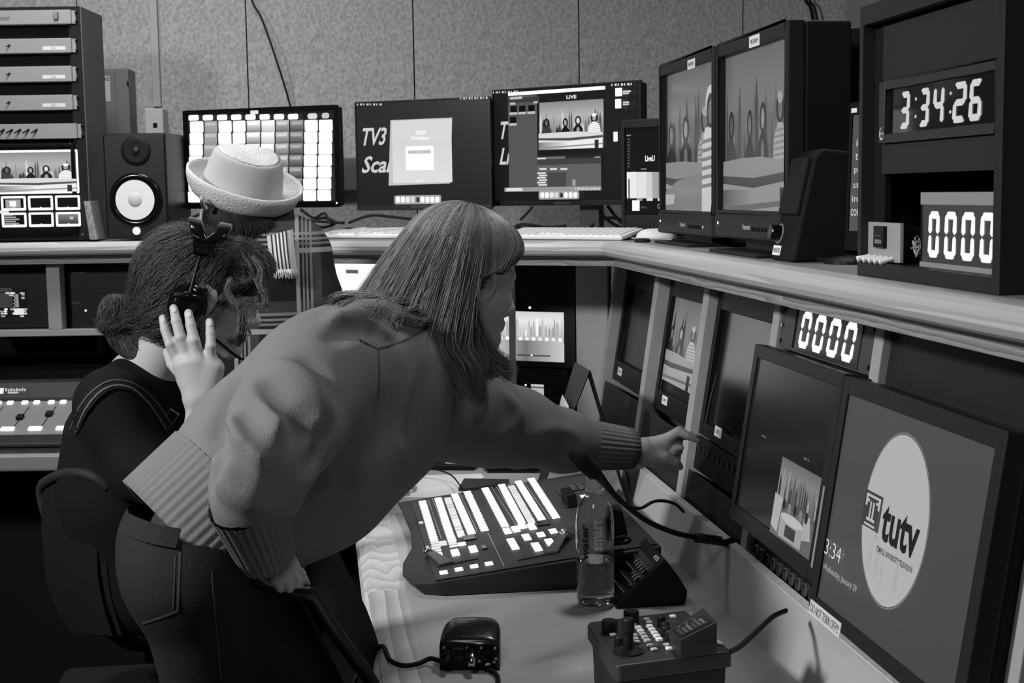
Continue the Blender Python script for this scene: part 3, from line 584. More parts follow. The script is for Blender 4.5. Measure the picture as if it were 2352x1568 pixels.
# script text monitor seen between speaker and rack
TM = upright(1944, 600, 2.27, 33)
f = Fr(atX(1945, 600, .93), (.25, -1, 0), (.03, 0, 1)); f.o.z = NZ + .02
t = thing('text_monitor', 'narrow visible text monitor standing behind the clock rack', 'monitor', (f.o.x, f.o.y, NZ))
a0 = -.005; a1 = .28; b1 = f.px(1957, 236)[1]
b = MB(); b.ringbox(f, a0, a1, 0, b1, (.008, .01, .035, .022), -.02, .002); b.build('bezel', BLK, t, bev=.001)
b = MB(); b.box(f, a0 + .004, a1 - .004, .004, b1 - .004, -.04, -.02); b.build('rear_housing', BLKM, t, bev=.003)
g = f.sub(a0 + .008, .035, -.001); w = a1 - a0 - .018; h = b1 - .057
b = MB(); b.box(g, 0, w, 0, h, -.01, 0); s_ = b.build('screen', DEEP, t)
S = [('r', 0, 0, 1, 1, 84)]; yy = (.21, .33, .45, .57, .69, .81)
for y, s in zip(yy, ('is', 'to', 'part', 'stud', 'in the', 'comm')):
    S.append(('t', s, .045 - .006 * yy.index(y), y, .045 + .035 * len(s), y + .06, 205))
paint(g, w, h, S, 'picture', LIT, s_)
b = MB(); b.box(f, a0 + .006, a0 + .022, b1 - .018, b1 - .010, .002, .003); b.build('label', PAP, t)
b = MB(); b.box(f, .1, .18, -.02, .01, -.09, -.02); b.build('stand_neck', BLK, t); b = MB(); b.box(f, -.02, .25, -.02, -.012, -.14, .05); b.build('stand_foot', BLK, t, bev=.002)
b = MB(); q = atZ(1915, 606, NZ); b.lathe(Fr((q.x + .03, q.y, NZ), (1, 0, 0), (0, 1, 0)), [(.045, 0), (.045, .006), (.03, .011), (.012, .014)], 24)
tag(b.build('cable_puck', BLK, smooth=False), 'flat round black puck on the shelf between the desk speaker and the rack', 'puck')
# ------------------------------------------------------------------ clock rack on the right shelf
RF2 = Fr((.80, 0, NZ), (0, -1, 0), (0, 0, 1))
t = thing('display_rack', 'black open-front display rack standing on the right end of the shelf', 'rack', (.95, 1.75, NZ))
def P2(x, y, w=0): return RF2.px(x, y, w)
L0 = P2(1971, 400)[0]; R1 = P2(2300, 400)[0]; Tp = P2(1972, 18)[1]; gl = P2(2003, 400)[0]; gr = P2(2282, 400)[0]
b = MB(); b.box(RF2, L0, L0 + .012, 0, Tp, -.40, .0); b.build('side_panel', DG2, t, bev=.001)
b = MB(); b.box(RF2, L0 + .012, gl, .0, Tp - .03, -.03, -.02); b.build('rack_rail', BLKM, t)
b = MB(); b.box(RF2, gr, R1, 0, Tp, -.40, .0); b.build('side_panel', mat('post_metal', 40, .5, bump=.02), t, bev=.001)
b = MB(); b.box(RF2, L0 + .012, gr, Tp - .028, Tp, -.40, 0); b.build('top_panel', DG2, t, bev=.001)
b = MB(); b.box(RF2, L0 + .012, gr, 0, .021, -.40, 0); b.build('bottom_panel', mat('post_metal', 58), t, bev=.001)
b = MB(); b.box(RF2, L0 + .012, gr, .03, Tp - .03, -.40, -.39); b.build('back_panel', DEEP, t)
pan = mat('panel_paint', 44, .55, bump=.04, scale=300, spec=.3)
for ya, yb in ((188, None), (402, 332)):
    b1 = P2(2006, yb)[1] if yb else Tp - .034; b0 = P2(2006, ya)[1] + .001
    b = MB(); b.box(RF2, gl - .0, gr - .001, b0, b1, -.022, -.014); b.build('blank_panel', pan, t, bev=.001)
for y in (176, 198, 318, 340, 396): q = P2(1996, y, -.02); MB().lathe(RF2.sub(q[0], q[1], -.02), [(.0035, 0), (.0035, .002), (.002, .0035)], 10).build('screw', CHR, t, smooth=True)
b0 = P2(2007, 329)[1]; b1 = P2(2007, 190)[1]
t = thing('digital_clock', 'rack clock showing the time 3:34:26 in large white digits', 'clock', RF2.pt((gl + gr) / 2, b0, -.02))
b = MB(); b.ringbox(RF2, gl + .002, gr - .004, b0, b1, (.022, .012, .012, .012), -.02, -.008); b.build('frame', mat('clock_frame', 50, .4, bump=.02), t, bev=.001)
g = RF2.sub(gl + .024, b0 + .012, -.014); w = gr - gl - .040; h = b1 - b0 - .024
b = MB(); b.box(g, 0, w, 0, h, -.02, 0); s_ = b.build('window', mat('clock_glass', 26, .06, spec=.6), t)
S = []; gx = lambda px: g.px(px, 240)[0] / w
for ch, xa, xb in zip('33426', (2067, 2111, 2142, 2188, 2225), (2089, 2134, 2168, 2219, 2255)): paint(g, w, h, digit(ch, gx(xa), .10, gx(xb) - gx(xa), .82, .033, 205, .012, .033 * w / h * .8), 'digit', LIT, s_)
for x in (2104, 2184):
    for y in (.30, .68): S.append(('e', gx(x), y, .009, .035, 200))
paint(g, w, h, S, 'colons', LIT, s_)
q = (gl + .006, b0 + .004); paint(RF2.sub(q[0], q[1], -.008), .017, .018, [('e', .5, .5, .5, .5, 200), ('e', .58, .45, .42, .42, 60), ('t', 'leitch', .15, .3, .95, .6, 210)], 'emblem', PRINT, t)
# counter display in the lower bay
CB = Fr((.825, 0, NZ + .0215), (0, -1, 0), (0, 0, 1))
a0, b1 = CB.px(2110, 440); b0 = CB.px(2112, 640)[1]; a1 = gr + .012
t = thing('counter_display', 'white-trimmed counter display reading 0000 in the lower bay of the display rack', 'display', CB.pt((a0 + a1) / 2, b0))
b = MB(); b.box(CB, a0, a1, b0, b1, -.05, -.003); b.build('body', BLK, t, bev=.002)
trim = mat('silver_trim', 150, .45, .2, bump=.02)
bb0 = CB.px(2112, 600)[1]; bb1 = CB.px(2112, 470)[1]
b = MB(); b.box(CB, a0 + .006, a1, b0 + .001, bb0, -.003, 0); b.build('trim', trim, t, bev=.0008); b = MB(); b.box(CB, a0 + .006, a1, bb1, b1 - .001, -.003, 0); b.build('trim', trim, t, bev=.0008)
g = CB.sub(a0 + .012, bb0, -.002); w = a1 - a0 - .012; h = bb1 - bb0
def N(px, py): a, c = g.px(px, py); return a / w, 1 - c / h
S = [('r', 0, 0, 1, 1, 62)]
for xl, xr in ((2133, 2158), (2170, 2197), (2209, 2239), (2252, 2284)):
    x0, y0 = N(xl + 1, 484); x1, y1 = N(xr - 1, 588)
    paint(g, w, h, digit('0', x0, .11, (x1 - x0), .80, .042, 300, .01, .042 * w / h * .9), 'digit', LIT, t, off=.0008)
paint(g, w, h, S, 'window', LIT, t)
# hour meter / timer control box with white levers
KB = Fr((.812, 0, NZ + .0215), (0, -1, 0), (-.0, 0, 1))
a0, b1 = KB.px(1991, 509); a1, b0 = KB.px(2066, 612); b0 = 0.002
t = thing('timer_control_box', 'pale timer control plate with five white levers in the lower bay of the display rack', 'control box', KB.pt((a0 + a1) / 2, 0))
b = MB(); b.box(KB, a0, a1, b0, b1, -.006, 0); b.build('plate', mat('control_plate', 165, .45, .2, bump=.02), t, bev=.001)
b = MB(); b.box(KB, a0 + .006, a1 - .003, b0, b1 - .008, -.05, -.006); b.build('case', BLK, t, bev=.002)
x0, y1_ = KB.px(2013, 518); x1, y0_ = KB.px(2037, 570); b = MB(); b.box(KB, x0, x1, y0_, y1_, -.001, .005); ctr = b.build('counter_window', BLKS, t, bev=.001)
paint(KB.sub(x0, y0_, .005), x1 - x0, y1_ - y0_, [('r', .2 + .16 * i, .62, .3 + .16 * i, .8, 130) for i in range(4)] + [('r', .2 + .16 * i, .42, .28 + .16 * i, .45, 120) for i in range(4)], 'digits', LIT, ctr)
for i in range(5):
    q = KB.px(2000 + 13 * i, 590 + 1.6 * i); b = MB(); b.tube([KB.pt(q[0], q[1] + .002, 0), KB.pt(q[0] - .001, q[1], .008), KB.pt(q[0] - .003, q[1] - .003, .02)], [.0028, .0045], 8); b.build('lever', WHT, t, smooth=True)
wr = MB(); c0 = KB.pt(a1 + .01, .03, -.02)
for i in range(7): r_ = random.Random(i); wr.tube([c0 + V((.0 - .01 * r_.random(), -.0 - .022 * r_.random(), .03 * r_.random() - .02)) for k in range(5)], .0014, 5)
wr.build('wire_bundle', GRY, t, smooth=True)
# ------------------------------------------------------------------ sloping monitors of the right console
def inface(name, label, cat, q0, q1, group=None, w=0): return None
def sticker(F, q, s, parent, w0=.0, sx=.05, sy=.022):
    b = MB(); b.box(F, q[0] - sx / 2, q[0] + sx / 2, q[1] - sy / 2, q[1] + sy / 2, w0, w0 + .001); o = b.build('label', PAP, parent)
    paint(F.sub(q[0] - sx / 2, q[1] - sy / 2, w0 + .001), sx, sy, [('t', s, .15, .28, .85, .72, 70)], 'lettering', PRINT, o)
def console_monitor(label, u0, u1, v0, v1, dep, shapes, stick, sides=.03, top=.06, bot=.06, gloss=None, mt=None, rec=.012):
    F = FC.sub(0, 0, dep)
    t = thing('console_monitor', label, 'monitor', F.pt((u0 + u1) / 2, v0))
    b = MB(); b.ringbox(F, u0, u1, v0, v1, (sides, sides, bot, top), -.03, .0); b.build('bezel', mt or BLK, t, bev=.002)
    b = MB(); b.box(F, u0 + .01, u1 - .01, v0 + .005, v1 - .005, -.14, -.03); b.build('housing', BLKM, t)
    g = F.sub(u0 + sides, v0 + bot, -rec); w = u1 - u0 - 2 * sides; h = v1 - v0 - bot - top
    b = MB(); b.box(g, 0, w, 0, h, -.01, 0); s_ = b.build('screen', gloss or mat('dark_screen', 34, .16, spec=.6), t)
    if shapes: paint(g, w, h, shapes(lambda px, py: ((lambda a, c: (a / w, 1 - c / h))(*g.px(px, py)))), 'picture', LIT, s_)
    if stick: sticker(F, F.px(*stick[1]), stick[0], t)
    return t, F
console_monitor('dark sloping monitor, farthest in the right console by the corner panel', -4.035, -3.59, .184, .528, -.03, None, ('CAM 1', (1424, 853)))
def s2(N): return [('r', 0, 0, 1, 1, 30)] + studio(*N(1520, 667), *N(1592, 905), 30, 165, 3)
console_monitor('sloping monitor with a studio picture, second in the right console', -3.52, -3.11, .177, .526, -.03, s2, ('CAM 2', (1527, 919)), bot=.05, top=.055)
t, F = console_monitor('large dark sloping monitor above the pointing hand', -3.05, -2.62, .185, .522, -.02, None, ('CAM 3', (1650, 992)), bot=.03, top=.05)
q = F.px(1620, 1012); b = MB(); b.box(FC, -3.05, -2.62, .105, .18, -.03, -.02); cs = b.build('control_strip', BLKM, t, bev=.002)
for i in range(9): MB().box(FC, -3.02 + .036 * i, -3.005 + .036 * i, .15, .162, -.02, -.016).build('button', DGR, t)
for i in range(2): MB().lathe(FC.sub(-2.69 + .035 * i, .15, -.02), [(.011, 0), (.009, .012), (.007, .013)], 12).build('knob', BLKS, t)
def blank(label, u0, u1, v0, v1, w=-.01, m_=None):
    b = MB(); b.box(FC, u0, u1, v0, v1, w - .004, w); o = b.build('blank_panel', m_ or DG2, bev=.0015); tag(o, label, 'panel', 'blank panels of the right console'); return o
blank('blank black panel below the farthest sloping monitor', -4.035, -3.58, -.07, .175)
blank('blank black panel below the second sloping monitor, behind the wrist', -3.525, -3.11, -.0, .168)
blank('tall blank black panel below the pointing hand', -3.055, -2.612, -.10, .10, -.012)
blank('wide blank panel above the logo monitor at the right edge', -2.07, -1.585, .18, .52, -.012, mat('panel_dark', 42, .5, bump=.05, scale=400, spec=.3))
blank('blank black panel low at the right behind the logo monitor', -2.07, -1.585, -.1, .17, -.06, DEEP)
# small patch bay near the far end of the upstand
t = thing('connector_bay', 'small open bay with cable plugs behind the upstand, below the wrist', 'connector bay', FC.pt(-3.3, -.02))
b = MB(); b.box(FC, -3.53, -3.10, -.14, -.01, -.035, -.03); b.build('panel', BLK, t)
for i in range(6):
    MB().lathe(FC.sub(-3.42 + .03 * (i % 3), -.045 - .035 * (i // 3), -.03), [(.01, 0), (.009, .02), (.004, .03)], 8).build('plug', LGR, t)
MB().box(FC, -3.31, -3.125, -.13, -.022, -.03, -.026).build('cover_plate', DG2, t, bev=.001)
# 0000 rack counter
t = thing('rack_counter', 'sloping rack counter reading 0000 under the oak shelf edge', 'display', FC.pt(-2.34, .43))
v0, v1 = .435, .523
b = MB(); b.box(FC, -2.568, -2.112, v0, v1, -.012, -.006); b.build('faceplate', mat('counter_plate', 74, .5, bump=.03), t, bev=.001)
q = FC.px(1847, 760, -.006); 
x0 = FC.px(1838, 715, -.004)[0]; x1 = FC.px(1972, 815, -.004)[0]
b = MB(); b.box(FC, x0 - .02, x0 - .008, v0 + .006, v1 - .004, -.006, -.005); b.build('slot', DEEP, t)
b = MB(); b.box(FC, x0 - .004, x1, v0 + .004, v1 - .004, -.006, -.004); w_ = b.build('window', mat('window_grey', 58, .3), t)
g = FC.sub(0, v0 + .006, -.004); S = []
W1 = x1 - x0; g = FC.sub(x0, v0 + .004, -.004)
for i in range(4): paint(g, W1, v1 - v0 - .008, digit('0', .05 + .235 * i, .07, .165, .84, .046, 300, .02, .046 * W1 / (v1 - v0 - .008) * .9), 'digit', LIT, w_)
for a in (-2.555, -2.125):
    for c in (.448, .51): MB().lathe(FC.sub(a, c, -.006), [(.005, 0), (.004, .002)], 10).build('screw', BLKM, t)
MB().lathe(FC.sub(-2.55, .478, -.006), [(.004, 0), (.003, .006)], 8).build('toggle', CHR, t)
# graphics monitor and logo monitor, standing proud of the console face
def cg(N):
    S = [('g', 0, 0, 1, 1, 40, 18)]  # grey gradient painted on the screen as a reflection of the room
    S += [('t', 'CG 1', *N(1750, 997), *N(1760, 1007), 170), ('t', 'CG 2', *N(1847, 1049), *N(1859, 1060), 170), ('t', 'CG 3', *N(1722, 1187), *N(1731, 1195), 120)]
    a = N(1799, 1048); c = N(1868, 1302); sk_ = skyline(a[0], a[1], c[0], a[1] + (c[1] - a[1]) * .62, 30, 175, 9)
    S += [('r', a[0], a[1], c[0], c[1], 110)] + sk_
    w_, h_ = c[0] - a[0], c[1] - a[1]
    def X(v): return a[0] + v * w_
    def Y(v): return a[1] + v * h_
    S += [('r', X(0), Y(.55), X(1), Y(1), 92), ('p', [(X(0), Y(.45)), (X(.2), Y(.47)), (X(.16), Y(.9)), (X(0), Y(.85))], 165), ('r', X(.2), Y(.66), X(.72), Y(.92), 150), ('e', X(.46), Y(.66), .26 * w_, .06 * h_, 178), ('r', X(.34), Y(.74), X(.58), Y(.88), 50), ('p', [(X(.72), Y(.5)), (X(.84), Y(.5)), (X(.9), Y(.75)), (X(.72), Y(.8))], 160),
          ('r', X(1), Y(0) + .03, X(1) + .018, Y(1), 130)] + [('e', X(.25 + .13 * k), Y(.52 + .02 * (k % 2)), .035 * w_, .07 * h_, 30 + 90 * (k % 2)) for k in range(5)]
    return S
bz = mat('monitor_bezel', 40, .42, bump=.03, scale=300)
t, CGF = console_monitor('dark monitor with a studio drawing in its corner, left of the logo monitor', -2.538, -2.085, .10, .437, .05, cg, None, sides=.024, top=.024, bot=.03, mt=bz, rec=.004)
def tutv(N):
    S = [('g', 0, 0, 1, 1, 76, 70)]
    T = N(2085, 1000); B = N(2034, 1396); L = N(1983, 1185); R = N(2136, 1195); cx = (L[0] + R[0]) / 2; cy = (T[1] + B[1]) / 2; rx = (R[0] - L[0]) / 2; ry = (B[1] - T[1]) / 2
    S += [('E', cx, cy, rx * 1.025, ry * 1.025, 135), ('E', cx, cy, rx * 1.015, ry * 1.015, 78), ('E', cx, cy, rx, ry, 172)]
    for k, (x, hh) in enumerate(((-.55, .3), (-.3, .34), (-.1, .2), (.35, .36))): S.append(('p', [(cx + (x - .08) * rx, cy + .83 * ry * math.sqrt(1 - (x * .9) ** 2)), (cx + (x - .06) * rx, cy + (.75 - hh) * ry), (cx + (x + .03) * rx, cy + (.7 - hh) * ry), (cx + (x + .07) * rx, cy + .83 * ry * math.sqrt(1 - (x * .9) ** 2))], 166))
    a = N(1992, 1122); c = N(2019, 1222); x0, y0 = a; x1 = c[0]; y1 = a[1] + (N(1990, 1208)[1] - a[1])
    w_, h_ = x1 - x0, y1 - y0
    def bx(u0, w0, u1, w1, g): return ('r', x0 + u0 * w_, y0 + w0 * h_, x0 + u1 * w_, y0 + w1 * h_, g)
    S += [bx(0, 0, 1, 1, 62), bx(.1, .08, .9, .3, 178), bx(.2, .15, .8, .22, 62), bx(.1, .08, .2, .42, 178), bx(.8, .08, .9, .42, 178), bx(.32, .2, .68, .8, 62), bx(.38, .26, .62, .78, 178), bx(.46, .26, .54, .78, 62), bx(.27, .72, .73, .8, 178), bx(.2, .88, .8, .94, 178)]
    lx = N(2030, 1138)[0]; S.append(('r', lx - .0015, y0 + .02, lx + .0015, y1 + .03, 110))
    p = N(2036, 1160); q = N(2120, 1210)
    S.append(('t', 'tutv', p[0], p[1] - .01, q[0], p[1] + .155, 34, .03))
    S.append(('t', 'TEMPLE UNIVERSITY TELEVISION', p[0] - .01, p[1] + .185, q[0] - .01, p[1] + .211, 45, .025))
    p = N(1897, 1232); q = N(1930, 1268); S.append(('t', '3:34', p[0] + .022, p[1], q[0] + .022, p[1] + .075, 215, -.012))
    p = N(1891, 1287); q = N(1968, 1330); S.append(('t', 'Wednesday, January 29', p[0] + .022, p[1], q[0] + .022, p[1] + .04, 190, -.008)); p = N(1942, 1274); S.append(('e', *p, .002, .003, 210))
    return S
t, TVF = console_monitor('large monitor showing a round tutv logo at the right edge', -2.078, -1.553, .062, .434, .052, tutv, None, sides=.024, top=.026, bot=.022, mt=bz, rec=.004)
q = TVF.px(1890, 1370); b = MB(); b.box(TVF, -2.07, -1.94, .053, .076, .0, .001); st_ = b.build('label', mat('label_tape', 205, .6), t)
paint(TVF.sub(-2.07, .053, .001), .13, .023, [('t', 'DO NOT TURN OFF!!!!', .04, .2, .96, .8, 80)], 'lettering', PRINT, st_)
# connector patch panel below the graphics monitor
t = thing('patch_panel', 'black patch panel with two rows of round connectors below the graphics monitor', 'patch panel', FC.pt(-2.3, .0))
b = MB(); b.box(FC, -2.565, -2.115, -.05, .075, -.03, -.02); b.build('panel', BLK, t, bev=.001)
src = MB().lathe(FC.sub(0, 0, -.02), [(.0135, 0), (.0135, .006), (.011, .007), (.0105, .001), (.004, .001), (.0035, .004), (.002, .004)], 14)
k = 0
for r_ in range(2):
    for i in range(12):
        b = MB(); b.lathe(FC.sub(-2.54 + .034 * i, .045 - .042 * r_ - .006, -.02), [(.0135, 0), (.0135, .006), (.011, .007), (.0105, .001), (.004, .001), (.0035, .004), (.002, .004)], 14); b.build('connector', mat('connector_metal', 120, .3, .6), t)
for i in (0, 12): MB().lathe(FC.sub(-2.552 + .035 * i, .0, -.02), [(.005, 0), (.004, .003)], 8).build('screw', CHR, t)
# ------------------------------------------------------------------ equipment in the middle and left consoles
F = MC
a1 = F.px(1318, 640)[0]; a0 = F.px(1126, 640)[0]; b1 = F.px(1300, 592)[1]; b0 = F.px(1290, 846)[1]
t = thing('console_monitor', 'black monitor with a bright skyline picture in front of the leaning face', 'monitor', F.pt((a0 + a1) / 2, b0))
b = MB(); b.box(F, a0, a1, b0, b1, -.10, -.01); b.build('bezel', mat('flat_black', 26, .4, bump=.02), t, bev=.003)
x1, y1 = F.px(1292, 718); x0 = F.px(1140, 710)[0]; y0 = F.px(1283, 832)[1]
def N(px, py): a, c = F.px(px, py); return (a - x0) / (x1 - x0), (y1 - c) / (y1 - y0)
S = [('r', 0, 0, 1, 1, 200)]
S += [('g', 0, 0, 1, .4, 245, 225)] + skyline(0, 0, 1, .62, 130, 285, 4) + [('e', .1 * k + .05, .56, .03, .05, 235 + 30 * (k % 2)) for k in range(10)]
S += [('h', 0, .58, .45, 1, 190, 110), ('h', .45, .58, 1, 1, 120, 200), ('r', .3, .87, .8, .9, 70), ('e', .52, .88, .015, .02, 250)]
paint(F.sub(x0, y0, -.01), x1 - x0, y1 - y0, S, 'picture', LIT, t)
MB().lathe(F.sub(*F.px(1214, 707), -.01), [(.004, 0), (.004, .001)], 8).build('power_light', LED, t)
b1 = b0 - .004; b0 = F.px(1285, 940)[1]
t = thing('rack_recorder', 'black rack recorder with a small lit display under the skyline monitor', 'recorder', F.pt((a0 + a1) / 2, b0))
b = MB(); b.box(F, F.px(1150, 900)[0], F.px(1300, 860)[0], b0, b1, -.2, -.012); b.build('faceplate', BLKM, t, bev=.003)
x0, y0 = F.px(1217, 913); x1, y1 = F.px(1246, 884); b = MB(); b.box(F, x0, x1, y0, y1, -.012, -.01); s_ = b.build('display', DEEP, t)
paint(F.sub(x0, y0, -.01), x1 - x0, y1 - y0, [('r', 0, 0, 1, 1, 190), ('r', 0, .18, 1, .3, 90), ('r', .05, .45, .8, .48, 120), ('r', .05, .62, .9, .65, 120), ('r', .05, .8, .7, .83, 120)], 'picture', LIT, s_)
for i, (x, y) in enumerate(((1204, 885), (1165, 905))): MB().lathe(F.sub(*F.px(x, y), -.012), [(.003, 0), (.003, .001)], 8).build('indicator', LED, t)
for i in range(8): q = F.px(1193 + 10 * (i % 2), 891 + 7 * (i // 2)); MB().box(F, q[0] - .003, q[0] + .003, q[1] - .002, q[1] + .002, -.012, -.008).build('button', DGR, t)
MB().lathe(F.sub(*F.px(1262, 897), -.012), [(.014, 0), (.012, .012)], 16).build('jog_dial', BLK, t)
# big bright monitor under the middle shelf
a0 = F.px(690, 650)[0]; a1 = F.px(1108, 650)[0]; b1 = F.px(760, 582)[1]; b0 = F.px(760, 790)[1]
t = thing('console_monitor', 'wide monitor with a bright white page behind the plaid jacket', 'monitor', F.pt((a0 + a1) / 2, b0))
b = MB(); b.ringbox(F, a0, a1, b0, b1, .012, -.03, -.008); b.build('bezel', BLK, t, bev=.002); b = MB(); b.box(F, a0 + .005, a1 - .005, b0 + .005, b1 - .005, -.05, -.03); b.build('rear_housing', BLKM, t)
g = F.sub(a0 + .012, b0 + .012, -.02); w = a1 - a0 - .024; h = b1 - b0 - .024
b = MB(); b.box(g, 0, w, 0, h, -.008, 0); s_ = b.build('screen', DEEP, t)
def N(px, py): a, c = g.px(px, py); return a / w, 1 - c / h
paint(g, w, h, [('r', 0, 0, 1, 1, 262), ('r', 0, 0, 1, .05, 205), ('r', *N(795, 619), *N(823, 628), 105), ('t', '00:00:00', *N(798, 621), *N(820, 627), 60), ('r', *N(885, 621), *N(915, 630), 105), ('r', *N(794, 605), *N(795, 640), 245)], 'picture', LIT, s_)
# black gear in the left console bays
F = LC
def bay(name, label, cat, x0, x1, y0, y1, dep=-.05):
    a0, b1 = F.px(x0, y0); a1, b0 = F.px(x1, y1); t = thing(name, label, cat, F.pt((a0 + a1) / 2, b0, dep)); b = MB(); b.box(F, a0, a1, b0, b1, dep - .15, dep); b.build('faceplate', mat('bay_black', 22, .5, bump=.03, scale=300), t, bev=.002); return t, a0, a1, b0, b1
t, a0, a1, b0, b1 = bay('meter_monitor', 'black monitor with bright level meters in the leftmost console bay', 'monitor', -90, 108, 598, 756)
x0, y0 = F.px(-60, 731, -.05); x1, y1 = F.px(62, 662, -.05)
def N(px, py): a, c = F.px(px, py, -.05); return (a - x0) / (x1 - x0), (y1 - c) / (y1 - y0)
S = [('r', 0, 0, 1, 1, 26), rct(N, -60, 662, 28, 670, 62), rct(N, -2, 672, 30, 706, 62)]
r_ = random.Random(3)
for k in range(36): x = -50 + 110 * r_.random(); y = r_.choice((671, 676, 708, 713, 718, 724)) ; S.append(rct(N, x, y, x + 5 + 5 * r_.random(), y + 3.5, 150 + 110 * r_.random()))
for k in range(9): S.append(rct(N, 33 + (k % 2) * 3, 671 + 4 * k, 36 + (k % 2) * 3, 674 + 4 * k, 190))
S += [rct(N, 37, 675, 45, 705, 140), rct(N, 51, 671, 58, 678, 170), rct(N, 51, 681, 58, 686, 170), rct(N, 34, 708, 57, 722, 230)]
paint(F.sub(x0, y0, -.05), x1 - x0, y1 - y0, S, 'picture', LIT, t)
t, a0, a1, b0, b1 = bay('tape_deck', 'black deck with faint labels in the console bay behind the curly hair', 'deck', 140, 385, 592, 753)
def strip(x, y, x2, y2, v): p = F.px(x, y2, -.05); q = F.px(x2, y, -.05); MB().box(F, p[0], q[0], p[1], q[1], -.05, -.048).build('trim', mat('trim_%d' % v, v, .4), t)
strip(167, 625, 198, 628, 90); strip(165, 694, 184, 697, 80); strip(150, 670, 330, 671, 36)
for x, y in ((146, 650), (146, 692), (148, 714), (196, 650)): MB().lathe(F.sub(*F.px(x, y, -.05), -.05), [(.004, 0), (.003, .003)], 8).build('screw', DGR, t)
MB().lathe(F.sub(*F.px(197, 713, -.05), -.05), [(.004, 0), (.003, .004)], 8).build('indicator', mat('dim_lamp', 200, emis=200), t)
# audio mixer on the left desk
q = LK.px(187, 1003, -.06)
MXo = LK.pt(-.96, .002, -.09); up = V((0, 0, 1)); back = -LK.n
vdir = (back * .30 + up * .085).normalized(); MX = Fr(MXo, LK.u, vdir)
t = thing('audio_mixer', 'audio mixing desk with lit buttons and faders on the left desk', 'mixer', LK.pt(-.4, 0, -.2))
mw = 1.12; md = .30
SD = Fr(MXo + LK.u * mw, -back, up)       # side frame, outward = ?
b = MB(); pr = [V(MXo) + back * x + up * z for x, z in ((0, 0), (.0, .012), (md, .095), (md + .02, .14), (md + .09, .14), (md + .09, 0))]
b.extr(pr, LK.u * mw); b.build('body', mat('mixer_dark', 44, .5, bump=.03), t, bev=.003)
face = Fr(MXo + up * .012, LK.u, back * md + up * .083); L = V((md, .083)).length
b = MB(); b.box(face, .02, mw - .02, .05, L - .03, .0005, .003); b.build('control_surface', mat('mixer_face', 120, .5, bump=.03), t)
for i in range(14):
    for (yy, ww, hh, em) in ((.075, .036, .016, 1), (L - .052, .016, .014, 1), (L - .052, .016, .014, 2)):
        x = .03 + i * .078 + (.035 if em == 2 else 0)
        MB().box(face, x, x + ww, yy, yy + hh, .003, .009).build('button', mat('lit_button', 235, emis=300 if em == 1 else 210), t)
    MB().box(face, .058 + i * .078, .061 + i * .078, .10, L - .07, .003, .0035).build('fader_slot', DEEP, t)
    MB().box(face, .05 + i * .078, .069 + i * .078, .125 + .02 * (i % 3), .15 + .02 * (i % 3), .0035, .014).build('fader', BLKM, t, bev=.002)
bf = Fr(MXo + back * md + up * .095, LK.u, back * .02 + up * .045)
for i in range(4):
    x = .14 + .29 * i; paint(bf.sub(x, .012, .001), .09, .022, [('r', 0, 0, 1, 1, 30), ('r', 0, .1, .2, .9, 235)] + [('r', .25 + .09 * k, .15 + .1 * (k % 2), .31 + .09 * k, .55, 190) for k in range(8)] + [('r', .35, .65, .7, .9, 180)], 'level_display', LIT, t)
# ------------------------------------------------------------------ keyboards, mouse and loose things on the shelf
def keyboard(label, x0, y0, x1, y1, ang, wide=.42, dep=.115):
    p = atZ(x0, y0, NZ); d = (atZ(x1, y1, NZ) - p); d.z = 0; d.normalize(); n = V((-d.y, d.x, .16)); f = Fr(p, d, n)
    t = thing('keyboard', label, 'keyboard', p, 'white keyboards on the shelf')
    b = MB(); b.box(f, 0, wide, 0, dep, .001, .012); b.build('case', WHT, t, bev=.003)
    b = MB()
    for r_ in range(5):
        for c_ in range(18):
            if r_ == 0 and 4 < c_ < 9: continue
            b.box(f, .008 + c_ * (wide - .016) / 18, .006 + (c_ + .9) * (wide - .016) / 18, .01 + r_ * .02, .027 + r_ * .02, .012, .015)
    o = b.build('keys', mat('keycap', 215, .5), t); o['kind'] = 'stuff'; return t
keyboard('white keyboard on the shelf under the monitor with TV3 lettering', 738, 547, 1000, 549, 0, .46)
keyboard('white keyboard on the shelf under the larger dark monitor', 1150, 550, 1368, 552, 0, .40)
p = atZ(1508, 552, NZ)
t = thing('computer_mouse', 'white computer mouse on the shelf left of the preview monitor', 'mouse', p)
b = MB(); mf = Fr(p, (.85, -.5, 0), (.5, .85, 0)); n_ = 20; vs = []; fs = []
for i in range(7):
    k = math.sin(i / 6 * math.pi / 2); z = .004 + .028 * k; s_ = math.cos(i / 6 * math.pi / 2) ** .6 if i < 6 else 0.02
    for j in range(n_): a = 2 * math.pi * j / n_; vs.append(mf.pt(.056 * s_ * math.copysign(abs(math.cos(a)) ** .8, math.cos(a)), .031 * s_ * math.copysign(abs(math.sin(a)) ** .8, math.sin(a)), z))
for i in range(6):
    for j in range(n_): fs.append((i * n_ + j, i * n_ + (j + 1) % n_, (i + 1) * n_ + (j + 1) % n_, (i + 1) * n_ + j))
fs.append(list(range(n_))[::-1]); fs.append([6 * n_ + j for j in range(n_)]); b.add(vs, fs); b.build('shell', WHT, t, smooth=True)
b = MB(); b.box(mf, -.05, .05, -.027, .027, 0, .005); b.build('base', LGR, t, bev=.004)
MB().tube([atZ(x, y, NZ + z) for x, y, z in ((1380, 535, .004), (1410, 540, .004), (1440, 546, .004), (1468, 548, .006))], .0025, 6).build('cord', LGR, t, smooth=True)
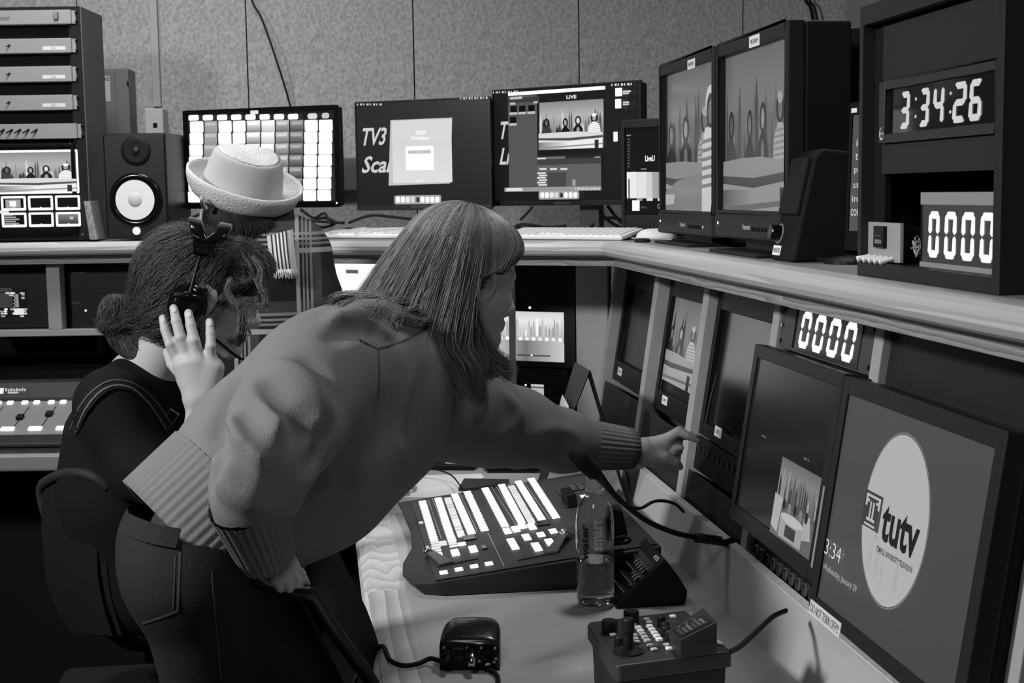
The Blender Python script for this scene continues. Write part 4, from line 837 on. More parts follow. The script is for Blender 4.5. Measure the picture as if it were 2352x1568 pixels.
b = MB(); p = atZ(1476, 556, NZ); b.lathe(Fr((p.x, p.y, NZ), (1, 0, 0), (0, 1, 0)), [(.020, 0), (.021, .004), (.016, .009), (.005, .010)], 18); tag(b.build('rubber_puck', BLKM, smooth=True), 'small flat black puck in front of the white mouse', 'puck')
tag(MB().tube([atZ(x, y, NZ + .003 + z) for x, y, z in ((1484, 524, .0), (1492, 512, .02), (1506, 510, .02), (1518, 520, .0), (1530, 534, .0))], .0028, 6).build('loose_cable', LGR, smooth=True), 'pale looped cable behind the white mouse', 'cable')
r_ = random.Random(8)
cab = [((1040, 490, .06), (1090, 482, .07), (1140, 500, .05), (1170, 520, .0), (1230, 524, 0)), ((1176, 525, .0), (1200, 515, .02), (1260, 522, .01), (1300, 518, .0)), ((1372, 475, .12), (1390, 500, .05), (1420, 520, .0), (1460, 530, 0)), ((1395, 472, .12), (1410, 492, .05), (1428, 512, .0)), ((1355, 522, .0), (1380, 505, .02), (1405, 500, .02), (1430, 505, 0)),
       ((800, 512, 0), (850, 495, .02), (900, 498, .02), (960, 505, 0)), ((560, 500, .0), (620, 492, .03), (700, 505, .01), (790, 512, 0)), ((440, 500, .02), (470, 490, .05), (455, 520, 0), (480, 530, 0)), ((690, 480, .06), (720, 500, .03), (745, 490, .04), (760, 515, 0)), ((700, 520, 0), (740, 500, .03), (770, 512, .01), (740, 522, 0), (710, 510, .02)), ((1195, 505, .1), (1210, 490, .12), (1224, 474, .14))]
lb = ('thick black cable arching behind the fair hair', 'black cable lying behind the right keyboard', 'black cable dropping from the larger dark monitor', 'second black cable dropping right of the larger dark monitor', 'thin black cable lying right of the larger monitor stand', 'black cable lying behind the left keyboard', 'black cable lying on the shelf behind the hat', 'black cable below the touch monitor beside the speaker', 'black cable hanging from the right end of the touch monitor', 'coiled black cable right of the plaid shoulder', 'thin cable hanging below the larger dark monitor')
def shelfpt(x, y, z, D): p = atD(x, y, D); return p
for pts, l_ in zip(cab, lb):
    P_ = []
    for x, y, z in pts:
        p = atD(x, y, 4.28 if x < 760 else (4.22 if x < 1100 else 4.02)); p.z = max(p.z, NZ + .005); P_.append(p)
    tag(MB().tube(P_, .0045, 6).build('loose_cable', BLKM, smooth=True), l_, 'cable', 'black cables on the back shelf')
f = upright(792, 525, 4.36, 22)
t = thing('dock_box', 'flat black box on the shelf behind the left keyboard', 'box', f.pt(.1, 0)); f.o.z = NZ
b = MB(); b.box(f, 0, .22, 0, .03, -.1, 0); b.build('case', BLK, t, bev=.003); b = MB(); b.box(f, .02, .06, .01, .018, 0, .001); b.build('label', DGR, t)
# tent stand (folded black cover) on the desk
t = thing('folded_cover', 'black tablet cover standing like a tent at the far end of the right desk', 'cover', (.62, 3.5, .74))
A = [atY(x, y, 3.75) for x, y in ((1320, 832), (1353, 850))]; Y_ = 3.62
def quad(name, pts, d, m_, par): b = MB(); b.extr(pts, d); return b.build(name, m_, par)
D0 = 3.60
P0 = atD(1320, 832, D0); P1 = atD(1354, 852, D0 - .18); P2_ = atD(1300, 985, D0 - .10); P3 = atD(1268, 962, D0 + .06)
def down(a, b_): return a + (b_ - a) * ((a.z - .742) / (a.z - b_.z))
P2_ = down(P1, P2_); P3 = down(P0, P3); P3.x += .03
P4 = atD(1392, 985, D0 - .2); P5 = atD(1376, 985, D0 - .02)
quad('front_leaf', [P0, P1, P2_, P3], V((.004, .004, 0)), mat('cover_grey', 58, .6, bump=.03), t)
P4 = down(P1, P4); P5 = down(P0, P5)
quad('rear_leaf', [P1, atD(1346, 850, D0 - .02), P5, P4], V((.004, .004, 0)), BLKM, t)
for p in (): pass
lc = [atD(1295, 905, D0 + .0), atD(1310, 932, D0 - .10), atD(1306, 952, D0 - .10), atD(1284, 948, D0 + .03)]
quad('paper_label', [p - V((.006, .008, 0)) for p in lc], V((.001, .001, 0)), PAP, t)
# ------------------------------------------------------------------ things on the right desk
DZ = .74
# switcher panel
SWo = V((.178, 3.40, .768)); SW = Fr(SWo, (0, -1, 0), V((.47, 0, .054)))
t = thing('video_switcher', 'wide black video switcher with rows of glowing buttons on the desk', 'switcher', (.4, 3.0, DZ))
b = MB(); n_ = 0
out = [(-.02, .0), (.10, .006), (.30, .012), (.44, .004), (.55, -.022), (.64, -.028), (.715, -.01), (.735, .03), (.74, .49), (-.02, .49)]
top = [SW.pt(a, c) for a, c in out]; bot = [V((p.x + (.02 if i < 8 else 0), p.y + (.012 if i in (6, 7, 8) else 0), DZ + .001)) for i, p in enumerate(top)]
n_ = len(top); b.add(top + bot, [list(range(n_)), [n_ + i for i in range(n_)][::-1]] + [(i, n_ + i, n_ + (i + 1) % n_, (i + 1) % n_) for i in range(n_)])
b.build('body', mat('switcher_body', 46, .5, bump=.03, scale=200), t, bev=.004)
b = MB(); b.box(SW, .02, .725, .034, .485, .001, .003); b.build('top_plate', mat('switcher_plate', 58, .5, bump=.03, scale=200), t, bev=.001)
bw = MB(); bw.box(Fr((0, 0, 0), (1, 0, 0), (0, 1, 0)), -.0058, .0058, -.0075, .0075, 0, .0028)
E1 = mat('lit_key', 200, .4, emis=214); E2 = mat('bright_key', 235, .4, emis=330); E3 = mat('soft_key', 170, .4, emis=165); E4 = mat('dark_key', 50, .4)
proto = {}
for k_, e_ in (('lit', E1), ('bright', E2), ('soft', E3), ('dark', E4)):
    m0 = bw.build('key', e_, None, bev=.0015, seg=1); proto[k_] = m0.data; bpy.data.objects.remove(m0)
SWP = WL[t.name]
def key(a, c, kind='lit', sx=1, sy=1):
    o = bpy.data.objects.new('key', proto[kind]); C.objects.link(o); o.parent = t
    m = SW.sub(a, c, .0062).mat(); m.translation -= SWP; o.matrix_local = m @ Matrix.Diagonal((sx, sy, 1, 1)); return o
rows = (((970, 1150), (1004, 1262), 'lit', 22), ((1006, 1143), (1042, 1252), 'lit', 22), ((1044, 1134), (1083, 1222), 'lit', 20), ((1073, 1128), (1113, 1215), 'lit', 18),
        ((1114, 1120), (1160, 1206), 'lit', 22), ((1152, 1112), (1198, 1198), 'lit', 22), ((1190, 1104), (1244, 1190), 'lit', 21), ((1220, 1098), (1277, 1186), 'lit', 20))
for i, (p, q, kd, n_) in enumerate(rows):
    a0, c0 = SW.px(*p, .008); a1, c1 = SW.px(*q, .008)
    for k in range(n_):
        tt = k / (n_ - 1); kk = kd
        if (i, k) in ((0, 2), (2, 7), (3, 2), (3, 11), (7, 0), (7, 6), (7, 12), (4, 0), (5, 0), (6, 9)): kk = 'bright'
        if i == 0 and k > 17: kk = 'soft'
        if i == 1 and k > 19: kk = 'soft'
        key(a0 + (a1 - a0) * tt, c0 + (c1 - c0) * tt, kk, (a1 - a0) / (n_ - 1) * .64 / .0116, 1.25)
for p, q, n_ in (((1027, 1140), (1060, 1229), 14), ((1173, 1112), (1222, 1198), 18)):
    a0, c0 = SW.px(*p, .008); a1, c1 = SW.px(*q, .008)
    for k in range(n_):
        w_ = (a1 - a0) / n_; x = a0 + w_ * k; g = mat('name_display', 150, .3, emis=190)
        MB().box(SW, x, x + w_ * (.92 if k % 4 < 2 else .6), (c0 + (c1 - c0) * k / n_) - .008, (c0 + (c1 - c0) * k / n_) + .008, .003, .0055).build('name_display', g, t)
cl = (((1016, 1242), 3, 'soft', 1), ((1037, 1232), 3, 'soft', 1), ((1043, 1261), 4, 'bright', 1), ((1060, 1245), 2, 'bright', 1), ((1084, 1253), 4, 'bright', 1), ((1006, 1268), 3, 'lit', 1), ((1018, 1310), 2, 'lit', 1), ((1053, 1303), 2, 'lit', 1), ((1088, 1296), 2, 'lit', 1), ((1122, 1290), 2, 'lit', 1),
      ((1162, 1212), 4, 'lit', 1), ((1172, 1236), 7, 'lit', 1), ((1181, 1208), 4, 'lit', 1), ((1198, 1203), 3, 'bright', 1), ((1206, 1226), 4, 'lit', 1), ((1218, 1202), 4, 'bright', 1), ((1228, 1246), 5, 'bright', 1), ((1240, 1222), 3, 'lit', 1), ((1259, 1237), 4, 'bright', 1), ((1268, 1214), 3, 'lit', 1), ((1310, 1150), 2, 'bright', 1), ((1340, 1136), 2, 'lit', 1))
for p, n_, kd, _ in cl:
    a, c = SW.px(*p, .008)
    for k in range(n_): key(a + .0136 * k, c, kd, .74, 1.15)
for p in ((1284, 1122), (1312, 1112)):
    a, c = SW.px(*p, .008)
    for k in range(8): key(a + .0165 * (k % 4), c + .018 * (k // 4), 'dark', 1.1, 1.0)
for p, sx, sy in (((1078, 1236), .040, .028), ((1246, 1203), .040, .028), ((1112, 1258), .03, .012)):
    a, c = SW.px(*p, .003); MB().box(SW, a - sx / 2, a + sx / 2, c - sy / 2, c + sy / 2, .003, .006).build('small_display', BLKS, t, bev=.001)
for p, q in (((1004, 1302), (1098, 1283)), ((1190, 1287), (1286, 1268))):
    b = MB(); b.tube([SW.P(*p, .0035), SW.P(*q, .0035)], .0018, 5, smooth=False); b.build('slot', DEEP, t)
for p, q, g_ in (((983, 1146), (1014, 1238), 1), ((993, 1145), (1026, 1232), 1), ((1056, 1132), (1096, 1220), 1), ((1128, 1117), (1186, 1206), 1), ((1139, 1116), (1192, 1203), 1), ((1201, 1103), (1262, 1192), 1), ((1121, 1224), (1158, 1300), 1)):
    b = MB(); b.tube([SW.P(*p, .003), SW.P(*q, .003)], .0009, 4, smooth=False); b.build('printed_line', LGR, t)
for p, q in (((983, 1266), (1027, 1296)), ((1298, 1226), (1266, 1270))):
    A_ = SW.P(*p, .012); B_ = SW.P(*q, .004)
    tb_ = MB(); d = (B_ - A_).normalized(); sd = d.cross(SW.n).normalized() * .010
    tb_.extr([A_ + sd * .7, A_ - sd * .7, B_ - sd * 1.4, B_ + sd * 1.4], SW.n * .004); tb_.build('fader_arm', mat('arm_grey', 96, .4, .3), t)
    k_ = MB(); k_.tube([A_ - SW.u * .016, A_ - SW.u * .01, A_ + SW.u * .01, A_ + SW.u * .016], .010, 14, smooth=False); k_.build('fader_handle', CHR, t, bev=.003, smooth=True)
for i, p in enumerate(((1303, 1152), (1309, 1158), (1315, 1165))):
    a, c = SW.px(*p, .003); b = MB(); b.box(SW, a - .012, a + .004, c - .012, c + .012, .003, .035); b.build('knob', BLKM, t, bev=.003)
a, c = SW.px(967, 1200, .003); MB().box(SW, a - .012, a + .012, c - .005, c + .005, .003, .0035).build('label', PAP, t)
# water bottle
BP = atZ(1368, 1392, DZ); BP.z = DZ
t = thing('water_bottle', 'clear plastic water bottle, part full, standing in front of the switcher', 'bottle', BP)
bf = Fr(BP, (1, 0, 0), (0, 1, 0)); R_ = .0368
pr = [(.020, .004), (.026, .001), (.032, .002), (.0355, .010), (R_, .018), (R_, .06), (R_ * .992, .064), (R_, .068), (R_, .163), (.0357, .178), (.032, .193), (.0265, .205), (.0195, .215), (.0145, .221), (.0128, .226), (.0128, .236)]
pl_ = mat('clear_plastic', 250, .03, trans=1, ior=1.33, spec=.5)
b = MB(); k0 = 40; inner = [(r - .0007, h + .0008) for r, h in pr][::-1]; prof_ = pr + inner
vs = []; fs = []
for r, h in prof_:
    for k in range(k0): a = 2 * math.pi * k / k0; vs.append(bf.pt(r * math.cos(a), r * math.sin(a), h))
for i in range(len(prof_) - 1):
    for k in range(k0): p = i * k0 + k; q = i * k0 + (k + 1) % k0; fs.append((p, q, q + k0, p + k0))
fs.append(list(range(k0))[::-1]); fs.append([(len(prof_) - 1) * k0 + k for k in range(k0)]); b.add(vs, fs); b.build('shell', pl_, t, smooth=True)
wt = mat('water', 255, .0, trans=1, ior=1.33)
b = MB(); b.lathe(bf, [(.024, .0065), (.031, .0075), (.0345, .012), (.0358, .020), (.0358, .093)], 40); b.build('water', wt, t, smooth=False)
b = MB(); b.lathe(bf, [(.0155, .229), (.0155, .234), (.0165, .235), (.0165, .252), (.0155, .2545), (.012, .2555)], 30); cpo = b.build('cap', mat('cap_plastic', 190, .4, bump=.02), t)
b = MB(); b.lathe(bf, [(.0182, .2255), (.0182, .2285), (.0172, .229)], 30); b.build('neck_ring', mat('cap_plastic', 190), t)
# printed lettering on the bottle, running up its side
def wrap(s, z0, z1, a_c, ht, g, nm, bold=.02):
    vs, fs, asp = text2d(s, bold, 0, 3); b = MB(); pts = []
    for x, y in vs:
        a = a_c - (0.5 - y) * ht / (R_ + .0005) ; pts.append(bf.pt((R_ + .0006) * math.cos(a), (R_ + .0006) * math.sin(a), z0 + x * (z1 - z0)))
    b.add(pts, fs, g); b.build(nm, PRINT, t)
ang0 = math.atan2(-BP.y, -BP.x)
def wrap2(s, z0, z1, a_c, ht, g, nm, bold=.02):
    vs, fs, asp = text2d(s, bold, 0, 3); b = MB(); pts = []
    for x, y in vs:
        a = a_c - (y - .5) * ht / R_; pts.append(bf.pt((R_ + .0006) * math.cos(a), (R_ + .0006) * math.sin(a), z0 + x * (z1 - z0)))
    b.add(pts, fs, g); b.build(nm, PRINT, t)
wrap2('smart', .118, .178, ang0 + .12, .020, 190, 'lettering', .04)
wrap2('water', .098, .168, ang0 - .52, .014, 22, 'lettering', .03)
# intercom key station
IZ = DZ
t = thing('intercom_station', 'black wedge-shaped intercom key station right of the water bottle', 'intercom', (.62, 2.6, DZ))
Yf = 2.53; F = Fr((0, Yf, 0), (1, 0, 0), (0, 0, 1))
def pf(x, y): p = atY(x, y, Yf); return (p.x, p.z)
A0 = pf(1420, 1400); B0 = pf(1528, 1283); C0 = pf(1560, 1325); D1 = pf(1580, 1358); E0 = pf(1574, 1388)
A0 = (A0[0], DZ + .001); E0 = (E0[0], DZ + .001); A1 = (A0[0] - .004, DZ + .008)
LEN = .165
Fb = Fr((0, Yf + LEN, 0), (1, 0, 0), (0, 0, 1))
b = MB(); b.prism(Fb, [A0, A1, B0, C0, D1, E0][::-1], 0, LEN); b.build('body', BLKM, t, bev=.003)
sl = V((B0[0] - A1[0], 0, B0[1] - A1[1])); IL = sl.length; KF = Fr((A1[0], Yf + LEN, A1[1]), (0, -1, 0), sl)
b = MB(); b.box(KF, .006, LEN - .006, .006, IL - .022, .0003, .002); b.build('key_plate', BLK, t, bev=.001)
paint(KF.sub(LEN - .05, IL - .016, .0003), .03, .009, [('t', 'RTS', 0, 0, 1, 1, 210, .04)], 'lettering', PRINT, t)
kmb = MB()
for r_ in range(4):
    for c_ in range(8):
        x = .016 + c_ * .0175; y = .014 + r_ * (IL - .045) / 4
        MB().box(KF, x, x + .012, y, y + .012, .002, .005).build('key', BLKS, t, bev=.001, seg=1)
        MB().box(KF, x + .002, x + .010, y + .0125, y + .0138, .002, .0032).build('key_mark', LGR, t)
# gooseneck microphone
t = thing('gooseneck_microphone', 'black gooseneck microphone arching over the water bottle', 'microphone', atX(1688, 1246, .80))
pts = [atD(x, y, z) for x, y, z in ((1325, 1040, 2.36), (1342, 1062, 2.38), (1365, 1084, 2.40), (1378, 1096, 2.42), (1388, 1108, 2.43), (1408, 1132, 2.46), (1440, 1162, 2.50), (1490, 1198, 2.56), (1550, 1223, 2.61), (1600, 1234, 2.65), (1640, 1240, 2.68), (1690, 1248, 2.72))]
MB().tube(pts[3:], .0052, 10).build('gooseneck', BLKM, t, smooth=True)
MB().tube(pts[:3] , [.0165, .0145], 14, smooth=False).build('microphone_head', mat('foam_black', 26, .95, bump=.4, scale=600), t, smooth=True)
MB().tube(pts[2:6], [.0105, .0055], 12, smooth=False).build('shock_collar', BLK, t, smooth=True)
MB().tube(pts[-3:], .0095, 12, smooth=False).build('plug', BLK, t, smooth=True)
MB().box(Fr(atD(1655, 1236, 2.665), (1, .2, 0), (0, 0, 1)), 0, .012, .0, .004, .008, .0095).build('label', PAP, t)
tag(MB().tube([atD(x, y, z) for x, y, z in ((1440, 1160, 2.52), (1470, 1167, 2.56), (1500, 1152, 2.64), (1525, 1150, 2.70), (1552, 1158, 2.78), (1570, 1175, 2.86))], .0032, 8).build('microphone_cable', BLKM, smooth=True), 'thin black cable branching from the gooseneck over the upstand', 'cable')
tag(MB().tube([atD(x, y, 2.62) for x, y in ((1436, 1078), (1444, 1100), (1446, 1128), (1443, 1105), (1438, 1082))], .0016, 6).build('looped_cable', BLKM, smooth=True), 'short thin cable loop hanging below the outstretched cuff', 'cable')
# telephone handset shape behind the bottle
t = thing('desk_handset', 'black handset with a cord loop standing behind the water bottle', 'handset', atZ(1425, 1245, .80))
p = atD(1415, 1235, 2.72)
b = MB(); hf = Fr(p, RW, (0, 0, 1)); b.prism(hf, [(-.02, 0), (-.02, .055), (.0, .066), (.012, .06), (.022, .01), (.014, -.004), (.0, -.006)], -.02, .02); b.build('body', BLKM, t, bev=.004)
MB().tube([atD(x, y, 2.66) for x, y in ((1400, 1240), (1430, 1232), (1447, 1238), (1440, 1246), (1410, 1250))], .003, 6).build('cord', BLKM, t, smooth=True)
# camera controller with joystick
t = thing('camera_controller', 'black joystick camera controller with white keys and tilted display in the foreground', 'controller', (.5, 2.05, DZ))
CZ = .84
c4 = [atZ(1350, 1434, CZ), atZ(1398, 1528, CZ), atZ(1674, 1492, CZ), atZ(1640, 1455, CZ + .002), atZ(1560, 1398, CZ)]
c4 = [V((.412, 2.14, CZ)), V((.414, 1.945, CZ)), V((.420, 1.938, CZ)), V((.600, 1.972, CZ)), V((.586, 2.186, CZ)), V((.418, 2.153, CZ))]
b = MB(); low = [V((p.x, p.y, CZ - .026)) for p in c4]; n_ = 6
b.add(c4 + low, [list(range(n_)), [n_ + i for i in range(n_)][::-1]] + [(i, n_ + i, n_ + (i + 1) % n_, (i + 1) % n_) for i in range(n_)]); b.build('top_plate', mat('controller_top', 52, .45, bump=.03, scale=200), t, bev=.003)
cen = V((.505, 2.06, 0)); lo1 = [cen + (V((p.x, p.y, 0)) - cen) * .93 + V((0, 0, CZ - .027)) for p in c4]; lo2 = [cen + (V((p.x, p.y, 0)) - cen) * .90 + V((0, 0, DZ + .001)) for p in c4]
b = MB(); b.add(lo1 + lo2, [list(range(n_)), [n_ + i for i in range(n_)][::-1]] + [(i, n_ + i, n_ + (i + 1) % n_, (i + 1) % n_) for i in range(n_)]); b.build('base', BLK, t, bev=.002)
CF = Fr((.412, 2.14, CZ + .0005), V((.19, .036, 0)), V((-.036, .19, 0)))
def cpx(x, y, z=CZ): p = atZ(x, y, z); d = p - CF.o; return d.dot(CF.u), d.dot(CF.v)
CF = Fr((.412, 2.14, CZ + .0005), V((1, .18, 0)), V((-.18, 1, 0)))
kw = mat('white_key', 235, .4, emis=90); kg = mat('grey_key', 190, .4, emis=20)
for i in range(5):
    for p, m_ in (((1492 + 5.5 * i, 1442 + 7.5 * i), kw), ((1466 + 5.2 * i, 1445 + 7.5 * i), kw if i < 2 else kg)):
        a, c = cpx(*p); MB().box(CF, a - .005, a + .005, c - .0042, c + .0042, 0, .005).build('key', m_, t, bev=.001, seg=1)
for p in ((1485, 1425), (1491, 1432), (1455, 1437), (1520, 1421), (1545, 1418), (1457, 1462), (1459, 1470), (1462, 1477), (1494, 1485), (1502, 1494), (1531, 1484), (1537, 1492), (1558, 1481), (1564, 1489), (1600, 1484), (1636, 1480), (1408, 1461)):
    a, c = cpx(*p); MB().box(CF, a - .005, a + .005, c - .0042, c + .0042, 0, .004).build('key', kw if p[0] > 1515 else kg, t, bev=.001, seg=1)
a, c = cpx(1648, 1476); MB().box(CF, a - .004, a + .004, c - .014, c + .010, 0, .003).build('rocker', kg, t, bev=.001)
a, c = cpx(1443, 1497); MB().lathe(CF.sub(a, c, 0), [(.023, 0), (.023, .002), (.014, .006)], 28).build('joystick_boot', BLKM, t)
MB().lathe(CF.sub(a, c, 0), [(.008, .004), (.008, .03), (.0095, .032), (.0095, .05), (.008, .052)], 20).build('joystick', BLK, t, smooth=False)
for p, r, h in (((1450, 1432), .0125, .02), ((1400, 1452), .0125, .018), ((1425, 1483), .0095, .014), ((1519, 1437), .007, .014), ((1528, 1449), .007, .012), ((1530, 1458), .007, .012), ((1540, 1470), .008, .014), ((1592, 1475), .008, .012), ((1628, 1470), .008, .012)):
    a, c = cpx(*p); MB().lathe(CF.sub(a, c, 0), [(r, 0), (r, h), (r * .85, h + .002)], 18).build('knob', BLK, t)
tl = [atD(1536, 1447, 2.06), atD(1563, 1470, 2.00), atD(1647, 1428, 2.02), atD(1615, 1394, 2.10)]
b = MB(); lo_ = [V((p.x * 1, p.y, CZ + .001)) for p in (tl[0], tl[1], tl[2], tl[3])]
b.add(tl + lo_, [(0, 1, 2, 3), (7, 6, 5, 4), (0, 4, 5, 1), (1, 5, 6, 2), (2, 6, 7, 3), (3, 7, 4, 0)]); dsp = b.build('display_housing', mat('housing_grey', 46, .45, bump=.02), t, bev=.001)
DFu = (tl[2] - tl[1]); DF = Fr(tl[1], DFu, tl[0] - tl[1]); dw_, dh_ = DFu.length, (tl[0] - tl[1]).dot(DF.v)
o_ = DF.n * (1 if DF.n.z > 0 else -1)
paint(DF, dw_, dh_, [('r', .06, .12, .94, .86, 22)] + [('r', .12 + .12 * i, .25 + .06 * (i % 2), .2 + .12 * i, .75, 60 + 15 * (i % 3)) for i in range(6)] + [('r', .2 + .2 * i, .16, .28 + .2 * i, .2, 120) for i in range(3)], 'picture', LIT, dsp, off=.0012)
tag(MB().tube([atD(x, y, z) for x, y, z in ((1672, 1498, 1.98), (1700, 1484, 2.03), (1740, 1448, 2.10), (1775, 1416, 2.16), (1805, 1402, 2.21))], .0042, 8).build('controller_cable', BLKM, smooth=True), 'black cable from the joystick controller over the upstand', 'cable')
# intercom belt-pack box with round connectors
AF = Fr((.182, 2.25, DZ + .001), V((.101, -.018, 0)), (0, 0, 1))
t = thing('headset_interface_box', 'black box with a curved lid and silver plug on the near desk', 'interface box', (.24, 2.3, DZ))
aw = .100; ah = .052
bkd = V((AF.n * -1)); 
b = MB(); rings = []
for k, (d_, sx, zb_, ar_) in enumerate(((0, 1, .040, .010), (.010, 1.01, .041, .014), (.03, 1.01, .043, .019), (.06, 1.0, .043, .024), (.09, .96, .038, .025), (.112, .86, .028, .020), (.124, .66, .014, .010))):
    rings.append([AF.pt(aw / 2 - aw / 2 * sx, 0, -d_), AF.pt(aw / 2 + aw / 2 * sx, 0, -d_)] + [AF.pt(aw / 2 + aw / 2 * sx * math.copysign(abs(math.cos(a)) ** .55, math.cos(a)), zb_ + ar_ * math.sin(a) ** .8 if math.sin(a) > 1e-6 else zb_, -d_) for a in [math.pi * j / 12 for j in range(13)]])
vs = [p for r in rings for p in r]; n_ = 15; fs = [list(range(n_))] + [[(len(rings) - 1) * n_ + k for k in range(n_)][::-1]]
for i in range(len(rings) - 1):
    for k in range(n_): p = i * n_ + k; q = i * n_ + (k + 1) % n_; fs.append((q, p, p + n_, q + n_))
b.add(vs, fs); b.build('case', mat('box_black', 34, .28, bump=.02, scale=300, coat=.3), t, smooth=True)
b = MB(); b.box(AF, .004, aw - .004, .003, ah * .86, 0, .0015); b.build('front_plate', BLKM, t, bev=.0008)
for x, z in ((.008, .038), (.047, .038), (.070, .038), (.093, .038), (.066, .016), (.094, .02), (.091, .014)): MB().lathe(AF.sub(x, z, .0015), [(.0026, 0), (.0024, .0012)], 10).build('screw', LGR, t)
MB().lathe(AF.sub(.081, .030, .0015), [(.0125, 0), (.0125, .003), (.009, .004), (.0085, .0)], 24).build('socket', BLKS, t)
MB().lathe(AF.sub(.056, .030, .0015), [(.0125, 0), (.0125, .003), (.009, .004), (.0085, .0)], 24).build('socket', BLKS, t)
MB().lathe(AF.sub(.014, .030, .0015), [(.0095, 0), (.0095, .003), (.007, .004)], 24).build('socket', BLKS, t)
MB().lathe(AF.sub(.036, .022, .0015), [(.0055, 0), (.005, .004)], 14).build('dial', DGR, t)
MB().lathe(AF.sub(.081, .009, .0015), [(.006, 0), (.005, .003)], 14).build('release_tab', CHR, t)
paint(AF.sub(.022, .036, .0016), .017, .003, [('t', 'BP-1 PORTABLE', 0, 0, 1, 1, 130)], 'lettering', PRINT, t)
lf = Fr(AF.pt(0, ah, -.003), AF.u, V(AF.n * -1) * .04 + V((0, 0, .006)))
paint(lf.sub(.036, .006, .0015), .04, .005, [('t', 'Clear-Com', 0, 0, 1, 1, 150, 0, .2)], 'lettering', PRINT, t)
MB().tube([AF.pt(.055, .032, .004), AF.pt(.055, .027, .020), AF.pt(.056, .018, .032)], [.0072, .0055], 14, smooth=False).build('plug', CHR, t, smooth=True)
tag(MB().tube([AF.pt(.056, .018, .032)] + [atZ(x, y, DZ + z) for x, y, z in ((1080, 1516, .012), (1105, 1530, .006), (1140, 1548, .005), (1145, 1580, .005))], .0038, 8).build('headset_cable', BLKM, smooth=True), 'black cable from the silver plug toward the near desk edge', 'cable')
tag(MB().tube([AF.pt(.014, .028, .004), AF.pt(.012, .02, .022), atZ(990, 1512, DZ + .012), atZ(960, 1524, DZ + .008), atZ(925, 1528, DZ + .008), atZ(895, 1515, DZ + .008), atZ(872, 1485, DZ + .004), V((.04, 2.42, .66)), V((.02, 2.44, .5)), V((0, 2.46, .3))], .0042, 8).build('headset_cable', BLKM, smooth=True), 'black cable from the left socket over the oak desk edge', 'cable')
# papers, phone and tray at the far end of the desk
def flat(name, label, cat, pts, z, th, m_, bev=0):
    b = MB(); P_ = [atZ(x, y, z) for x, y in pts]; b.extr([p for p in P_], V((0, 0, -th)) ); o = b.build(name, m_, bev=bev); return tag(o, label, cat)
flat('paper_sheet', 'white paper sheet under the resting fingers left of the switcher', 'paper', ((900, 1142), (955, 1092), (1104, 1087), (1112, 1094), (1052, 1138), (1040, 1141)), DZ + .0012, .001, PAP)
flat('paper_sheet', 'white paper lying behind the phone near the leaning elbow', 'paper', ((930, 1072), (955, 1030), (1068, 1050), (1060, 1062), (1010, 1068)), DZ + .0012, .001, PAP)
flat('paper_sheet', 'small white paper under the outstretched sleeve behind the switcher', 'paper', ((1245, 1084), (1252, 1074), (1310, 1070), (1300, 1078)), DZ + .0012, .001, PAP)
t = thing('smartphone', 'black phone with white cards lying on the desk under the sleeve', 'phone', atZ(1028, 1068, DZ))
b = MB(); b.extr([atZ(x, y, DZ + .012) for x, y in ((960, 1062), (968, 1056), (1090, 1058), (1099, 1063), (1088, 1071), (962, 1070))], V((0, 0, -.011))); b.build('body', BLK, t)
b = MB(); b.extr([atZ(x, y, DZ + .0135) for x, y in ((1030, 1056), (1062, 1057), (1050, 1065), (1022, 1063))], V((0, 0, -.001))); b.build('card', PAP, t)
flat('dark_tablet', 'thin dark tablet with rounded corner right of the phone', 'tablet', ((1110, 1066), (1118, 1064), (1245, 1072), (1240, 1080), (1120, 1080), (1111, 1074)), DZ + .008, .007, BLKS)
flat('dark_folder', 'dark folder end with a white tag touching the back of the switcher', 'folder', ((1053, 1120), (1066, 1098), (1170, 1100), (1160, 1110), (1075, 1121)), DZ + .01, .009, mat('folder_grey', 60, .4, bump=.02))
tag(MB().tube([atZ(x, y, DZ + z) for x, y, z in ((935, 1090, .004), (960, 1080, .02), (1000, 1078, .03), (1035, 1090, .03), (1055, 1112, .03), (1062, 1122, .02))], .0022, 6).build('desk_cable', BLKM, smooth=True), 'thin black cable arching over the white paper behind the switcher', 'cable')
# ------------------------------------------------------------------ smooth bodies: blended distance fields turned into one surface
A3 = lambda p: np.array((p[0], p[1], p[2]), float)
def cap(a, b, ra, rb=None, k=.02, sg=1): return ('c', A3(a), A3(b), ra, ra if rb is None else rb, k, sg)
def ell(c, ax, r, k=.02, sg=1): return ('e', A3(c), np.array([A3(x) for x in ax]), np.array(r, float), k, sg)
def chain(pts, rs, k=.02): return [cap(pts[i], pts[i + 1], rs[i], rs[i + 1], k) for i in range(len(pts) - 1)]
def pdist(P, pr):
    if pr[0] == 'c':
        a, b, ra, rb = pr[1:5]; ab = b - a; t = np.clip(((P - a) @ ab) / max(ab @ ab, 1e-9), 0, 1)
        return np.linalg.norm(P - a - t[..., None] * ab, axis=-1) - (ra + (rb - ra) * t)
    if pr[0] == 'h': return (P - pr[1]) @ pr[2]            # half space, positive on the normal's side
    q = (P - pr[1]) @ pr[2].T; r = pr[3]; k0 = np.linalg.norm(q / r, axis=-1); k1 = np.linalg.norm(q / (r * r), axis=-1); return k0 * (k0 - 1) / np.maximum(k1, 1e-9)
def fold(d, e, k, sg):
    if sg < 0: e = -e; h = np.maximum(k - np.abs(d - e), 0) / k; return np.maximum(d, e) + h * h * k * .25
    h = np.maximum(k - np.abs(d - e), 0) / k; return np.minimum(d, e) - h * h * k * .25
